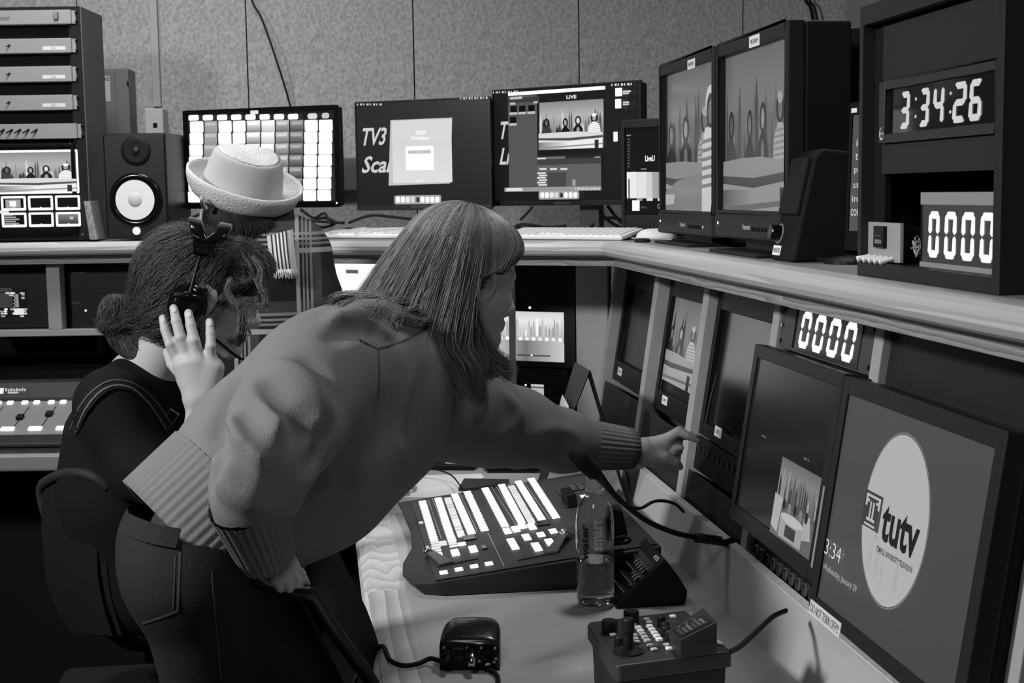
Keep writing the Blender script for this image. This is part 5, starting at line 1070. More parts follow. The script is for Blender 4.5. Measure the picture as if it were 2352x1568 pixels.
def evalf(P, prims):
    P = np.asarray(P, float); d = np.full(P.shape[:-1], .5)
    for pr in prims: d = fold(d, pdist(P, pr), max(pr[-2], 1e-4), pr[-1])
    return d
def grad(P, prims, e=.003):
    g = np.stack([evalf(P + np.eye(3)[i] * e, prims) - evalf(P - np.eye(3)[i] * e, prims) for i in range(3)], -1)
    return g / np.maximum(np.linalg.norm(g, axis=-1, keepdims=True), 1e-9)
def surf(x, y, prims, t0=1.4, t1=4.6, lift=0):
    """first point of the surface on the line of sight through a pixel (None if it misses)"""
    d = ray(x, y).normalized(); d = A3(d); c = A3(CAMP); t = t0
    for _ in range(120):
        v = float(evalf((c + d * t)[None], prims)[0])
        if v < .0006: return V(c + d * (t - lift))
        t += max(v * .8, .001)
        if t > t1: return None
    return None
def nets(prims, lo, hi, res):
    lo = np.array(lo, float); n = np.ceil((np.array(hi) - lo) / res).astype(int) + 1
    D = np.full(n, .3, np.float32); ax = [lo[i] + res * np.arange(n[i]) for i in range(3)]
    for pr in prims:
        k = max(pr[-2], 1e-4); pad = k + res * 3
        if pr[0] == 'c': a, b, r = pr[1], pr[2], max(pr[3], pr[4]); l_, h_ = np.minimum(a, b) - r - pad, np.maximum(a, b) + r + pad
        elif pr[0] == 'h': l_, h_ = lo, lo + n * res
        else: r = pr[3].max(); l_, h_ = pr[1] - r - pad, pr[1] + r + pad
        i0 = np.clip(np.floor((l_ - lo) / res).astype(int), 0, n); i1 = np.clip(np.ceil((h_ - lo) / res).astype(int) + 1, 0, n)
        if (i1 <= i0).any(): continue
        sl = tuple(slice(i0[i], i1[i]) for i in range(3))
        P = np.stack(np.meshgrid(*[ax[i][sl[i]] for i in range(3)], indexing='ij'), -1)
        D[sl] = fold(D[sl], pdist(P, pr).astype(np.float32), k, pr[-1])
    S = D < 0; sh = tuple(m - 1 for m in D.shape)
    cnt = np.zeros(sh, np.int8)
    for i in (0, 1):
        for j in (0, 1):
            for k in (0, 1): cnt += S[i:i + sh[0], j:j + sh[1], k:k + sh[2]]
    act = (cnt > 0) & (cnt < 8); ids = np.full(sh, -1, int); cells = np.argwhere(act); ids[act] = np.arange(len(cells))
    acc = np.zeros((len(cells), 3)); num = np.zeros(len(cells)); cor = [(i, j, k) for i in (0, 1) for j in (0, 1) for k in (0, 1)]
    I = cells.T; Vv = {c: D[I[0] + c[0], I[1] + c[1], I[2] + c[2]] for c in cor}
    for c in cor:
        for a in range(3):
            if c[a] == 0:
                d = tuple(c[m] + (m == a) for m in range(3)); v0, v1 = Vv[c], Vv[d]; s = (v0 < 0) != (v1 < 0)
                t = np.where(s, v0 / np.where(s, v0 - v1, 1), 0); p = np.array(c, float)[None].repeat(len(cells), 0); p[:, a] += t
                acc += np.where(s[:, None], p, 0); num += s
    vs = lo + (cells + acc / np.maximum(num, 1)[:, None]) * res
    F = []
    for a in range(3):
        b, c = (a + 1) % 3, (a + 2) % 3
        s0 = [slice(None)] * 3; s1 = [slice(None)] * 3; s0[a] = slice(0, -1); s1[a] = slice(1, None)
        A_, B_ = S[tuple(s0)], S[tuple(s1)]; e = np.argwhere(A_ != B_); e = e[(e[:, b] > 0) & (e[:, c] > 0) & (e[:, b] < sh[b]) & (e[:, c] < sh[c])]
        fl = A_[tuple(e.T)]
        def cid(db, dc): q = e.copy(); q[:, b] -= db; q[:, c] -= dc; return ids[tuple(q.T)]
        q = np.stack([cid(0, 0), cid(1, 0), cid(1, 1), cid(0, 1)], 1); q[~fl] = q[~fl][:, ::-1]; F.append(q)
    F = np.concatenate(F); F = F[(F >= 0).all(1)]; return vs, F
def bmesh_of(name, parts, mt, parent, post=None):
    """parts: list of (verts, quads); joined in one mesh"""
    vs = np.concatenate([p[0] for p in parts]); k = 0; fs = []
    for v, f in parts: fs.append(f + k); k += len(v)
    fs = np.concatenate(fs); c = (vs.min(0) + vs.max(0)) / 2
    me = bpy.data.meshes.new(name); me.vertices.add(len(vs)); me.vertices.foreach_set('co', (vs - c).ravel())
    w = fs.shape[1]; me.loops.add(fs.size); me.loops.foreach_set('vertex_index', fs.ravel().astype(np.int32))
    me.polygons.add(len(fs)); me.polygons.foreach_set('loop_start', np.arange(0, fs.size, w, dtype=np.int32)); me.polygons.foreach_set('loop_total', np.full(len(fs), w, np.int32))
    me.update(); me.validate(); me.polygons.foreach_set('use_smooth', [True] * len(me.polygons)); me.materials.append(mt)
    o = bpy.data.objects.new(name, me); C.objects.link(o); o.parent = parent; o.location = V(c) - WL[parent.name]; WL[o.name] = V(c); return o
def bounds(prims, pad=.01):
    l = np.full(3, 9.); h = -l
    for p in prims:
        if p[-1] < 0 or p[0] == 'h': continue
        if p[0] == 'c': r = max(p[3], p[4]); l = np.minimum(l, np.minimum(p[1], p[2]) - r); h = np.maximum(h, np.maximum(p[1], p[2]) + r)
        else: r = p[3].max(); l = np.minimum(l, p[1] - r); h = np.maximum(h, p[1] + r)
    return l - pad, h + pad
def strandmesh(P, r0, r1, g, name, parent, mt, sides=3):
    """P: strands x steps x 3; tapered tubes in one mesh with a grey per strand"""
    N_, L = P.shape[:2]; T = np.gradient(P, axis=1); T /= np.maximum(np.linalg.norm(T, axis=-1, keepdims=True), 1e-9)
    ref = np.array([.3, -.9, .3]); n1 = np.cross(T, ref); n1 /= np.maximum(np.linalg.norm(n1, axis=-1, keepdims=True), 1e-9); n2 = np.cross(T, n1)
    rr = np.linspace(r0, r1, L)[None, :, None]; ring = []
    for s in range(sides): a = 2 * math.pi * s / sides; ring.append(P + (n1 * math.cos(a) + n2 * math.sin(a)) * rr)
    vs = np.stack(ring, 2).reshape(-1, 3); base = (np.arange(N_)[:, None, None] * L + np.arange(L - 1)[None, :, None]) * sides; s = np.arange(sides)[None, None]
    q = np.stack([base + s, base + (s + 1) % sides, base + sides + (s + 1) % sides, base + sides + s], -1).reshape(-1, 4)
    o = bmesh_of(name, [(vs, q)], mt, parent); at = o.data.color_attributes.new('Col', 'FLOAT_COLOR', 'POINT')
    buf = np.ones((len(vs), 4), 'f'); buf[:, :3] = np.repeat(g, L * sides)[:, None]; at.data.foreach_set('color', buf.ravel()); return o
def groom(seeds, prims, flow, steps, ds, lift=.002, jit=.0, fix=None):
    """grow strands along a blended surface, following flow(P, i)"""
    P = seeds.copy(); out = [P.copy()]
    for i in range(steps):
        g = grad(P, prims); f = flow(P, i); f = f - g * np.minimum((f * g).sum(-1, keepdims=True), 0); f /= np.maximum(np.linalg.norm(f, axis=-1, keepdims=True), 1e-9)
        P0 = P; P = P + f * ds; d = evalf(P, prims)[:, None]; g = grad(P, prims); P = P + g * np.clip(lift - d, -.002, .02)
        if fix: P = fix(P, P0)
        out.append(P.copy())
    return np.stack(out, 1)
HAIRM = bpy.data.materials.new('hair'); HAIRM.use_nodes = True; _n = HAIRM.node_tree; _b = _n.nodes['Principled BSDF']
_a = _n.nodes.new('ShaderNodeAttribute'); _a.attribute_name = 'Col'; _n.links.new(_a.outputs['Color'], _b.inputs['Base Color']); _b.inputs['Roughness'].default_value = .45; _b.inputs['Specular IOR Level'].default_value = .4
SKIN = mat('skin', 170, .5, bump=.06, scale=260, spec=.35); NAIL = mat('nail', 195, .3, bump=.01)
def head(H, f, up, s=1.0, tiltup=0):
    """prims for head and neck stump; H = middle of the skull"""
    f = V(f).normalized(); r = f.cross(V(up)).normalized(); u = r.cross(f).normalized(); X = lambda a, b, c: V(H) + (f * a + r * b + u * c) * s
    ax = (f, r, u); p = [ell(X(-.004, 0, .018), ax, (.094 * s, .074 * s, .098 * s), .01)]
    p += [ell(X(.030, 0, -.045), ax, (.058 * s, .057 * s, .074 * s), .035), cap(X(.070, -.014, -.108), X(.070, .014, -.108), .0155 * s, k=.03)]
    for q in (-1, 1):
        p += [cap(X(.0, q * .058, -.055), X(.062, q * .018, -.108), .014 * s, .012 * s, .035), cap(X(.058, q * .04, -.038), X(.03, q * .058, -.03), .017 * s, .014 * s, .03)]
        p += [cap(X(.082, q * .016, .010), X(.070, q * .045, .008), .010 * s, .008 * s, .018), ell(X(.088, q * .031, -.006), ax, (.014 * s, .017 * s, .011 * s), .014, -1), ell(X(.074, q * .031, -.007), ax, (.0125 * s,) * 3, .004)]
        p += [cap(X(.064, q * .031, .0005), X(.081, q * .031, -.001), .010 * s, .004 * s, .006)]
        p += [ell(X(.0, q * .081, -.018), (f * .9 - u * .3 - r * (q * .3), r, u * .94 + f * .3), (.018 * s, .009 * s, .032 * s), .005), ell(X(.004, q * .091, -.014), (f, r, u), (.010 * s, .007 * s, .020 * s), .005, -1), cap(X(.0, q * .078, -.043), X(.003, q * .077, -.047), .006 * s, k=.006)] + [cap(X(-.006 + .016 * math.cos(a), q * (.089 - .004 * math.cos(a)), -.016 + .031 * math.sin(a)), X(-.006 + .016 * math.cos(a + .4), q * (.089 - .004 * math.cos(a + .4)), -.016 + .031 * math.sin(a + .4)), .0042 * s, k=.003) for a in np.arange(.2, 4.4, .4)]
        p += [cap(X(.094, q * .010, -.052), X(.090, q * .011, -.053), .0075 * s, k=.008)]
    p += [cap(X(.088, 0, .002), X(.106, 0, -.044), .0085 * s, .0105 * s, .014), cap(X(.1065, 0, -.046), X(.098, 0, -.052), .010 * s, .008 * s, .01)]
    p += [cap(X(.091, -.013, -.073), X(.091, .013, -.073), .0065 * s, k=.008), cap(X(.098, 0, -.0725), X(.096, 0, -.0728), .0062 * s, k=.007), cap(X(.0895, -.011, -.0835), X(.0895, .011, -.0835), .007 * s, k=.008), cap(X(.1005, -.024, -.0782), X(.1005, .024, -.0782), .0017 * s, k=.004, sg=-1)]
    return p, X
def person(label, loc): return thing('person', label, 'person', loc)
def rib_band(name, c0, c1, rx, ry, r0, r1, n, amp, mt, parent, ax=None, prims=None, segs=5, wall=True, flare=None):
    """ribbed knit band between two rings; ring radii from a surface if prims given"""
    c0, c1 = V(c0), V(c1); d = (c1 - c0).normalized(); e1 = (ax or d.orthogonal()).copy(); e1 = (e1 - d * e1.dot(d)).normalized(); e2 = d.cross(e1); M = n * 6; vs = []; fs = []
    base = []
    for k in range(M):
        t = 2 * math.pi * k / M; dr = e1 * math.cos(t) + e2 * math.sin(t)
        if prims:
            ts = np.linspace(.01, .30, 120); v = evalf(A3(c0)[None] + ts[:, None] * A3(dr)[None], prims); i = np.argmax(v > 0); base.append(ts[i] if v[i] > 0 else .12)
        else: base.append(1 / math.sqrt((math.cos(t) / rx) ** 2 + (math.sin(t) / ry) ** 2))
    if prims: b_ = np.array(base); base = np.convolve(np.concatenate([b_[-8:], b_, b_[:8]]), np.ones(17) / 17, 'valid')
    prof = [(i / segs, r0 + (r1 - r0) * i / segs) for i in range(segs + 1)]
    if wall: prof += [(1.0, r1 * .93), (.7, r1 * .9)]
    for h, r_ in prof:
        for k in range(M):
            t = 2 * math.pi * k / M; dr = e1 * math.cos(t) + e2 * math.sin(t); rb_ = 1 + amp * math.cos(n * t)
            vs.append(c0.lerp(c1, h) + dr * base[k] * r_ * rb_)
    for i in range(len(prof) - 1):
        for k in range(M): fs.append((i * M + k, i * M + (k + 1) % M, (i + 1) * M + (k + 1) % M, (i + 1) * M + k))
    b = MB(); b.add(vs, fs); return b.build(name, mt, parent, smooth=True)
def on_surface(pts, prims, lift=.002, dense=8):
    """a line drawn over a body: pixels of the outline of a seam turned into points on that body"""
    out = []; P = [V((x, y, 0)) for x, y in pts]; P = spline(P, dense) if len(P) > 2 else [P[0].lerp(P[1], i / dense) for i in range(dense + 1)]
    for p in P:
        q = surf(p.x, p.y, prims, lift=lift)
        if q is not None: out.append(q)
    return out
def strip_on(name, pts, prims, width, mt, parent, lift=.003, thick=.002):
    P = on_surface(pts, prims, lift); 
    if len(P) < 2: return None
    G = grad(np.array([A3(p) for p in P]), prims); vs = []
    for i, p in enumerate(P):
        t = (P[min(i + 1, len(P) - 1)] - P[max(i - 1, 0)]).normalized(); n = V(G[i]); s = t.cross(n).normalized() * width / 2; vs += [p + s, p - s, p - s - n * thick * 2, p + s - n * thick * 2]
    fs = []
    for i in range(len(P) - 1):
        for k in range(4): fs.append((4 * i + k, 4 * i + (k + 1) % 4, 4 * i + 4 + (k + 1) % 4, 4 * i + 4 + k))
    fs += [(0, 3, 2, 1), tuple(4 * (len(P) - 1) + k for k in range(4))]
    b = MB(); b.add(vs, fs); return b.build(name, mt, parent, smooth=False)
# ------------------------------------------------------------------ the leaning person
D = atD
LP = D(430, 1300, 2.05); T1 = person('person in grey knit sweater and jeans leaning over the desk, one arm stretched out', (LP.x, LP.y, 0))
KNIT = mat('grey_knit', 110, .85, bump=.35, scale=420, var=5, spec=.2); KRIB = mat('knit_rib', 106, .85, bump=.3, scale=420, spec=.2); DEN = mat('denim', 38, .8, bump=.25, scale=700, var=8, spec=.2)
torso = chain([D(500, 1190, 2.15), D(650, 1055, 2.25), D(820, 905, 2.36), D(885, 838, 2.42)], [.136, .152, .152, .112], .05)
torso += [cap(D(760, 1060, 2.28), D(870, 990, 2.38), .12, .10, .06), cap(D(590, 1150, 2.2), D(730, 1135, 2.3), .10, .085, .05)]
torso += [cap(D(730, 872, 2.27), D(880, 850, 2.36), .104, .105, .05), cap(D(905, 800, 2.50), D(985, 880, 2.62), .075, .085, .05)]
nsl = chain([D(722, 872, 2.20), D(655, 975, 2.03), D(606, 1065, 1.945), D(584, 1135, 1.945)], [.100, .084, .072, .064], .03)
nsl += [cap(D(584, 1140, 1.955), D(568, 1178, 1.965), .064, .048, .03)]
nsl = [n_[:5] + (.014, 1) if i > 0 else n_ for i, n_ in enumerate(nsl)]
fsl = chain([D(985, 915, 2.60), D(1085, 940, 2.70), D(1190, 982, 2.79), D(1290, 1012, 2.86), D(1348, 1022, 2.90)], [.092, .078, .074, .060, .052], .04)
fsl += [cap(D(960, 985, 2.50), D(1120, 1020, 2.72), .05, .04, .06)]
sw = torso + nsl + fsl
def rdg(pts, r, k=.02, sg=1, sink=.0, base=None):
    sink = sink + .002 if sg > 0 else (sink if r < .004 else sink - .0035)
    P = [surf(p_.x, p_.y, base or sw0, lift=-sink) for p_ in spline([V((x, y, 0)) for x, y in pts], 3)]; P = [p for p in P if p is not None]
    return [cap(P[i], P[i + 1], r, r, k * (.6 if sg > 0 else .55), sg) for i in range(len(P) - 1)]
sw0 = list(sw); rid = []
# folds: raised ridges and pressed creases, fading at their ends
def crease(pts, r, off, k, sg):
    P = [surf(p_.x, p_.y, sw0, lift=off) for p_ in spline([V((x, y, 0)) for x, y in pts], 3)]; P = [p for p in P if p is not None]; n = len(P); out = []
    for i in range(n - 1):
        r0, r1 = (r * (.72 + .28 * math.sin(math.pi * j / (n - 1))) for j in (i, i + 1)); out.append(cap(P[i], P[i + 1], r0, r1, k, sg))
    return out
for pts in ([(636, 846), (682, 880), (716, 925), (736, 968)], [(582, 896), (625, 942), (662, 995), (684, 1036)], [(538, 972), (580, 1024), (622, 1068), (648, 1092)], [(506, 1062), (530, 1104), (578, 1134), (632, 1142)],
        [(852, 955), (800, 1050), (722, 1128)], [(935, 880), (915, 985), (862, 1085)], [(765, 748), (822, 726), (882, 724), (940, 752)]): rid += crease(pts, .022, -.0185, .016, 1)
for pts in ([(1085, 885), (1100, 918), (1088, 962)], [(1150, 906), (1184, 938), (1176, 976), (1125, 1005)], [(1205, 1002), (1262, 985), (1320, 996)]): rid += crease(pts, .013, -.0105, .010, 1)
for pts in ([(608, 876), (650, 912), (692, 966)], [(558, 936), (600, 990), (646, 1050)], [(524, 1028), (558, 1078), (612, 1108)], [(790, 945), (745, 1038), (690, 1108)], [(890, 920), (860, 1020), (790, 1105)], [(760, 772), (805, 752), (860, 750), (912, 768)], [(985, 850), (968, 930), (942, 1015)], [(700, 810), (748, 850), (790, 920)]): rid += crease(pts, .018, .0145, .012, -1)
rid += crease([(706, 950), (692, 990), (670, 1045), (646, 1096), (634, 1145)], .020, .009, .014, -1) + crease([(556, 842), (522, 920), (498, 1010), (484, 1100)], .018, .008, .014, -1)
sw = sw + rid
# hem: cut the sweater with a plane and hang a ribbed band on it
HA = D(415, 1062, 2.07); hc = D(545, 1165, 2.16); hd = (D(640, 1055, 2.19) - D(500, 1165, 2.10)).normalized()
hd = V((.72, .24, .60)).normalized()
hc = D(562, 1204, 2.18)
def cutter(P, c, n): return (P - A3(c)) @ A3(n)
# signed: keep the part on the shoulder side
swc = sw
lo, hi = bounds(torso + nsl + fsl); vs, fs = nets(swc, lo, hi, .0052)
W0 = D(585, 1230, 2.05)
side = (vs - A3(hc)) @ A3(hd); arm = evalf(vs, nsl) < .022
keep = (side > 0) | arm; wr_ = (vs - A3(D(570, 1192, 1.97))) @ A3(V((-.10, 0, 1)).normalized()); keep &= ~((wr_ < .0) & (evalf(vs, nsl[-2:]) < .02))
fs = fs[keep[fs].all(1)]
swo = bmesh_of('sweater', [(vs, fs)], KNIT, T1); md_ = swo.modifiers.new('soften', 'SMOOTH'); md_.iterations = 34; md_.factor = .5
SEM = mat('knit_seam', 74, .9, bump=.2, scale=400)
for pts in ([(790, 759), (820, 775), (868, 801)], [(868, 801), (925, 782), (986, 752)], [(870, 803), (872, 870), (866, 940)]) : strip_on('seam', pts, sw, .0032, SEM, T1, .0006, .0005)
ob = bpy.data.objects['sweater']
rib_band('sweater_hem', hc + hd * .022, hc - hd * .090, 1, 1, 1.006, .99, 70, .006, KRIB, T1, prims=torso)
rib_band('sweater_cuff', D(566, 1150, 1.955), D(614, 1278, 2.02), .058, .054, 1.0, .76, 30, .02, KRIB, T1)
rib_band('sweater_cuff', D(1342, 1021, 2.895), D(1447, 1030, 2.95), .056, .054, .98, .80, 30, .02, KRIB, T1)
# skin: head, neck and both hands, one mesh
Hc = D(1066, 628, 2.50); fd = (RW * .848 + FW * .53).normalized() * .97 + V((0, 0, -.24))
hp, HX = head(Hc, fd, (0, 0, 1), 1.0)
hp += [cap(HX(-.03, 0, -.03), D(985, 790, 2.50), .052, .056, .04)]
v1 = nets(hp, *bounds(hp), .0032)
# right hand resting on the chair back
def hand(joints): return [c[:5] + ((.010 if i == 0 else .0025), 1) for pts, rs in joints for i, c in enumerate(chain(pts, rs))]
h1 = [cap(D(590, 1262, 2.06), D(628, 1296, 2.05), .026, .027, .02), cap(D(628, 1296, 2.05), D(650, 1302, 2.045), .026, .022, .02), cap(D(612, 1300, 2.045), D(640, 1322, 2.04), .016, .014, .02)]
h1 += hand((([D(640, 1290, 2.05), D(668, 1302, 2.045), D(688, 1318, 2.05), D(701, 1340, 2.065)], [.012, .0105, .0092, .0075]),
            ([D(636, 1300, 2.04), D(660, 1312, 2.03), D(678, 1330, 2.035), D(686, 1346, 2.05)], [.012, .0105, .009, .0075]),
            ([D(628, 1308, 2.032), D(646, 1322, 2.02), D(660, 1340, 2.025), D(666, 1352, 2.04)], [.0115, .010, .0088, .007]),
            ([D(618, 1312, 2.03), D(630, 1326, 2.015), D(640, 1342, 2.02), D(645, 1352, 2.035)], [.0105, .009, .008, .0065]),
            ([D(612, 1290, 2.07), D(640, 1312, 2.085), D(664, 1336, 2.095)], [.014, .011, .008])))
v2 = nets(h1, *bounds(h1), .0018)
h2 = [cap(D(1430, 1032, 2.93), D(1470, 1036, 2.955), .028, .024, .02), ell(D(1505, 1036, 2.965), (RW, V((0, 0, 1)), FW), (.036, .028, .016), .02), cap(D(1470, 1036, 2.955), D(1520, 1022, 2.965), .021, .017, .02), cap(D(1478, 1050, 2.955), D(1515, 1056, 2.96), .015, .014, .02)]
h2 += hand((([D(1524, 1012, 2.965), D(1560, 990, 2.955), D(1583, 1002, 2.94), D(1603, 1012, 2.93)], [.0125, .0105, .0082, .0055]),
            ([D(1528, 1020, 2.975), D(1562, 1000, 2.975), D(1584, 1000, 2.965), D(1598, 1001, 2.955)], [.0125, .0105, .0085, .006]),
            ([D(1528, 1032, 2.97), D(1556, 1022, 2.975), D(1558, 1036, 2.96), D(1546, 1040, 2.95)], [.0115, .010, .009, .0075]),
            ([D(1524, 1040, 2.965), D(1548, 1034, 2.965), D(1556, 1028, 2.95), D(1564, 1028, 2.945)], [.0105, .009, .0078, .0065]),
            ([D(1500, 1048, 2.95), D(1530, 1052, 2.94), D(1552, 1062, 2.94), D(1562, 1072, 2.945)], [.0155, .0125, .0105, .0072])))
v3 = nets(h2, *bounds(h2), .0018)
bmesh_of('body', [v1, v2, v3], SKIN, T1)
MB().tube([D(1453, 1040, 2.925), D(1466, 1043, 2.925), D(1480, 1041, 2.93)], .0011, 6).build('bracelet', CHR, T1, smooth=True)
# jeans and shoes
wc = D(395, 1215, 2.06)
KN = V((LP.x + .06, LP.y + .10, .52)); FT = V((LP.x + .02, LP.y + .0, .09))
KF_ = V((LP.x + .24, LP.y + .22, .52)); FF = V((LP.x + .22, LP.y + .12, .09))
jn = [cap(D(405, 1230, 2.07), D(500, 1250, 2.12), .084, .085, .04), cap(D(418, 1310, 2.05), D(510, 1320, 2.14), .090, .092, .04), cap(D(450, 1340, 2.05), KN, .088, .064, .04), cap(KN, FT, .064, .048, .02), cap(D(520, 1330, 2.15), KF_, .092, .066, .03), cap(KF_, FF, .064, .048, .02)]
jn += [cap(D(345, 1440, 1.95), D(430, 1425, 1.93), .004, .004, .02, -1)]
lo, hi = bounds(jn); vj, fj = nets(jn, lo, hi, .008); wn = A3(V((.34, 0, .94)).normalized()); kp = (vj - A3(D(276, 1180, 2.0))) @ wn < 0; fj = fj[kp[fj].all(1)]; bmesh_of('jeans', [(vj, fj)], DEN, T1)
strip_on('waistband', [(278, 1197), (312, 1212), (356, 1226), (410, 1236)], jn, .030, DEN, T1, .004, .003)
up_ = [cap(D(450, 1190, 2.13), D(440, 1240, 2.09), .060, .070, .03)]; bmesh_of('undershirt', [nets(up_, *bounds(up_), .008)], mat('dark_undershirt', 44, .8), T1)
STI = mat('denim_stitch', 64, .8, bump=.1, scale=500)
for pts, w_ in (([(413, 1268), (411, 1330), (407, 1404)], .003), ([(407, 1404), (372, 1418), (328, 1432)], .003), ([(402, 1275), (400, 1335), (397, 1398)], .0018), ([(487, 1312), (495, 1420), (508, 1560)], .002), ([(275, 1218), (310, 1226), (350, 1228)], .002)):
    strip_on('stitching', pts, jn, w_, STI, T1, .001, .001)
for K_, F__ in ((KN, FT), (KF_, FF)):
    b = MB(); 
    sp_ = [cap(F__ + V((0, -.02, -.04)), F__ + V((.06, .14, -.055)), .045, .034, .02), ('h', A3(F__ + V((0, 0, -.089))), A3((0, 0, 1)), .002, -1)]
    sp_ = [cap(F__ + V((0, -.02, -.045)), F__ + V((.06, .14, -.055)), .044, .034, .02)]
    l_, h_ = bounds(sp_); v_, f_ = nets(sp_, l_, h_, .007); v_[:, 2] = np.maximum(v_[:, 2], .001); bmesh_of('shoe', [(v_, f_)], BLKM, T1)
# hair: a soft base shape and long strands over it
r_ = HX(0, 1, 0) - HX(0, 0, 0); fh = HX(1, 0, 0) - HX(0, 0, 0); uh = HX(0, 0, 1) - HX(0, 0, 0)
hb_ = [ell(HX(-.018, 0, .022), (fh, r_, uh), (.100, .086, .100), .01), ell(HX(.035, 0, .055), (fh, r_, uh), (.062, .070, .050), .03)]
hb_ += chain([D(1030, 600, 2.47), D(1000, 690, 2.44), D(1035, 770, 2.44), D(1085, 835, 2.48)], [.085, .070, .060, .030], .03)
hb_ += chain([D(985, 610, 2.45), D(940, 665, 2.42), D(880, 690, 2.40)], [.05, .030, .012], .03)
hb_ += [cap(D(1070, 800, 2.50), D(1135, 850, 2.52), .034, .014, .02), cap(D(1040, 700, 2.58), D(1060, 800, 2.58), .05, .035, .03)]
hb_ += [ell(HX(.038, .066, -.045), (fh, r_, uh), (.056, .050, .058), .008, -1), ell(HX(.052, -.062, -.045), (fh, r_, uh), (.056, .050, .060), .010, -1)]
hb_ += [ell(HX(.085, .045, -.035), (fh, r_, uh), (.05, .045, .075), .012, -1), ell(HX(.10, 0, -.03), (fh, r_, uh), (.045, .06, .062), .012, -1), ell(HX(.085, -.045, -.035), (fh, r_, uh), (.05, .045, .075), .012, -1)]
bmesh_of('hair_base', [nets(hb_, *bounds(hb_), .005)], mat('hair_under', 52, .6, bump=.3, scale=200), T1)  # dark hair colour of the base under the strands
crown = HX(-.02, 0, .120); cr = A3(crown)
def sample(prims, n, test):
    lo, hi = bounds(prims, .0); out = []
    while sum(len(o) for o in out) < n:
        P = rng.uniform(lo, hi, (n * 6, 3)); d = evalf(P, prims); P = P[np.abs(d) < .012]; P = P[test(P)]; 
        if len(P): g = grad(P, prims); P = P - g * evalf(P, prims)[:, None]; out.append(P)
    return np.concatenate(out)[:n]
fa = A3(fh.normalized()); ua = A3(uh.normalized()); ra_ = A3(r_.normalized()); hcA = A3(Hc)
def okh(P):
    q = P - hcA; return (q @ ua > -.07) & ~((q @ fa > .045) & (q @ ua < .045)) 
seeds = sample(hb_, 8400, okh)
near_crown = cr + rng.normal(0, .045, (5000, 3))
for _ in range(3): g = grad(near_crown, hb_); near_crown -= g * (evalf(near_crown, hb_)[:, None] - .001); seeds = np.concatenate([seeds, near_crown])
lockdir = A3((D(770, 695, 2.40) - D(980, 640, 2.46)).normalized()); tipdir = A3((D(1165, 870, 2.53) - D(1090, 790, 2.5)).normalized()); nrnd = rng.normal(0, .07, (len(seeds), 3))
side_ = ((seeds - cr) @ A3(RW)); isl = (side_ + rng.normal(0, .02, len(seeds))) < -.045
sz = seeds[:, 2].copy()
def flow(P, i):
    away = P - cr; away /= np.maximum(np.linalg.norm(away, axis=1, keepdims=True), .02)
    back = -fa * .35; f = away * .75 + np.array([0, 0, -1.]) * .9 + back + nrnd * (.6 + i * .03)
    low = np.clip((A3(HX(0, 0, -.05))[2] - P[:, 2]) / .08, 0, 1)[:, None]
    f = f * (1 - low) + low * (np.where(isl[:, None], lockdir * 1.1 + np.array([0, 0, -.25]), np.array([0, 0, -1.]) * .9 + tipdir * .75 * np.clip((P[:, 2] < A3(D(1060, 770, 2.5))[2])[:, None], 0, 1) + A3(RW) * .12) + nrnd * .9 + np.sin(P[:, 2:3] * 70 + side_[:, None] * 40) * A3(RW) * .35)
    q = P - hcA; fq = np.clip((q @ fa) / .07, 0, 1.3)[:, None]; lowf = np.clip((.085 - q @ ua) / .06, 0, 1)[:, None]
    return f - fa * fq * lowf * 2.0
zend = D(1100, 872, 2.5).z + rng.normal(0, .016, len(seeds))
def limit(P, P0):
    q = P - hcA; u_ = q @ ua; fm = np.interp(u_, [-.3, -.12, -.055, -.01, .008, .022, .05, .09], [.05, .02, -.036, -.042, .008, .045, .080, .10]); ex = np.maximum(q @ fa - fm, 0); P = P - ex[:, None] * fa
    return np.where((P0[:, 2] < zend)[:, None], P0, P)
ST = groom(seeds, hb_, flow, 18, .0157, rng.uniform(.0006, .0045, (len(seeds), 1)), fix=limit)
def bundle(paths, n, spread, depth=2.44, on=None, r0=.0010, g=108):
    out = []
    for pts in paths:
        P = []
        for p in spline([V((x, y, 0)) for x, y in pts], 5):
            q = surf(p.x, p.y, on, lift=.012) if on else None
            P.append(q or D(p.x, p.y, depth if not P else (P[-1] - CAMP).dot(FW)))
        P = np.array([A3(p) for p in res_line(P, 26)]); t = np.linspace(0, 1, 26)[:, None]
        for _ in range(n):
            o1, o2 = rng.normal(0, spread, 3), rng.normal(0, spread * 1.3, 3); ph_ = rng.uniform(0, 6); out.append(P + o1 * (1 - t) + o2 * t + np.sin(t * 9 + ph_) * rng.normal(0, .0015, 3))
    return np.array(out)
def res_line(L, n):
    out = []
    for i in range(n): x = i / (n - 1) * (len(L) - 1); k = min(int(x), len(L) - 2); out.append(L[k].lerp(L[k + 1], x - k))
    return out
def clump(P, c, a1, a2, n, lo_, hi_):
    q = P - c; t_ = np.arctan2(q @ a2, q @ a1); tab = rng.uniform(lo_, hi_, n + 1); tab[-1] = tab[0]; return np.interp((t_ / (2 * math.pi) + .5) * n, np.arange(n + 1), tab)
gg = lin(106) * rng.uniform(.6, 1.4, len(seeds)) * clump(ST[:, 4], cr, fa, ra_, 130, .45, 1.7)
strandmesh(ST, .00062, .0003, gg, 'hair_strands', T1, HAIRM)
BA = bundle([[(1000, 600), (960, 650), (915, 678), (850, 684), (790, 684), (766, 696)], [(990, 640), (945, 685), (895, 700), (850, 690), (815, 702), (845, 716)], [(1000, 668), (960, 712), (915, 722), (880, 706), (862, 720)], [(985, 620), (930, 668), (870, 690), (810, 700), (786, 712)], [(1010, 700), (985, 735), (950, 742), (915, 728), (905, 742)]], 170, .0048, 2.42, torso)
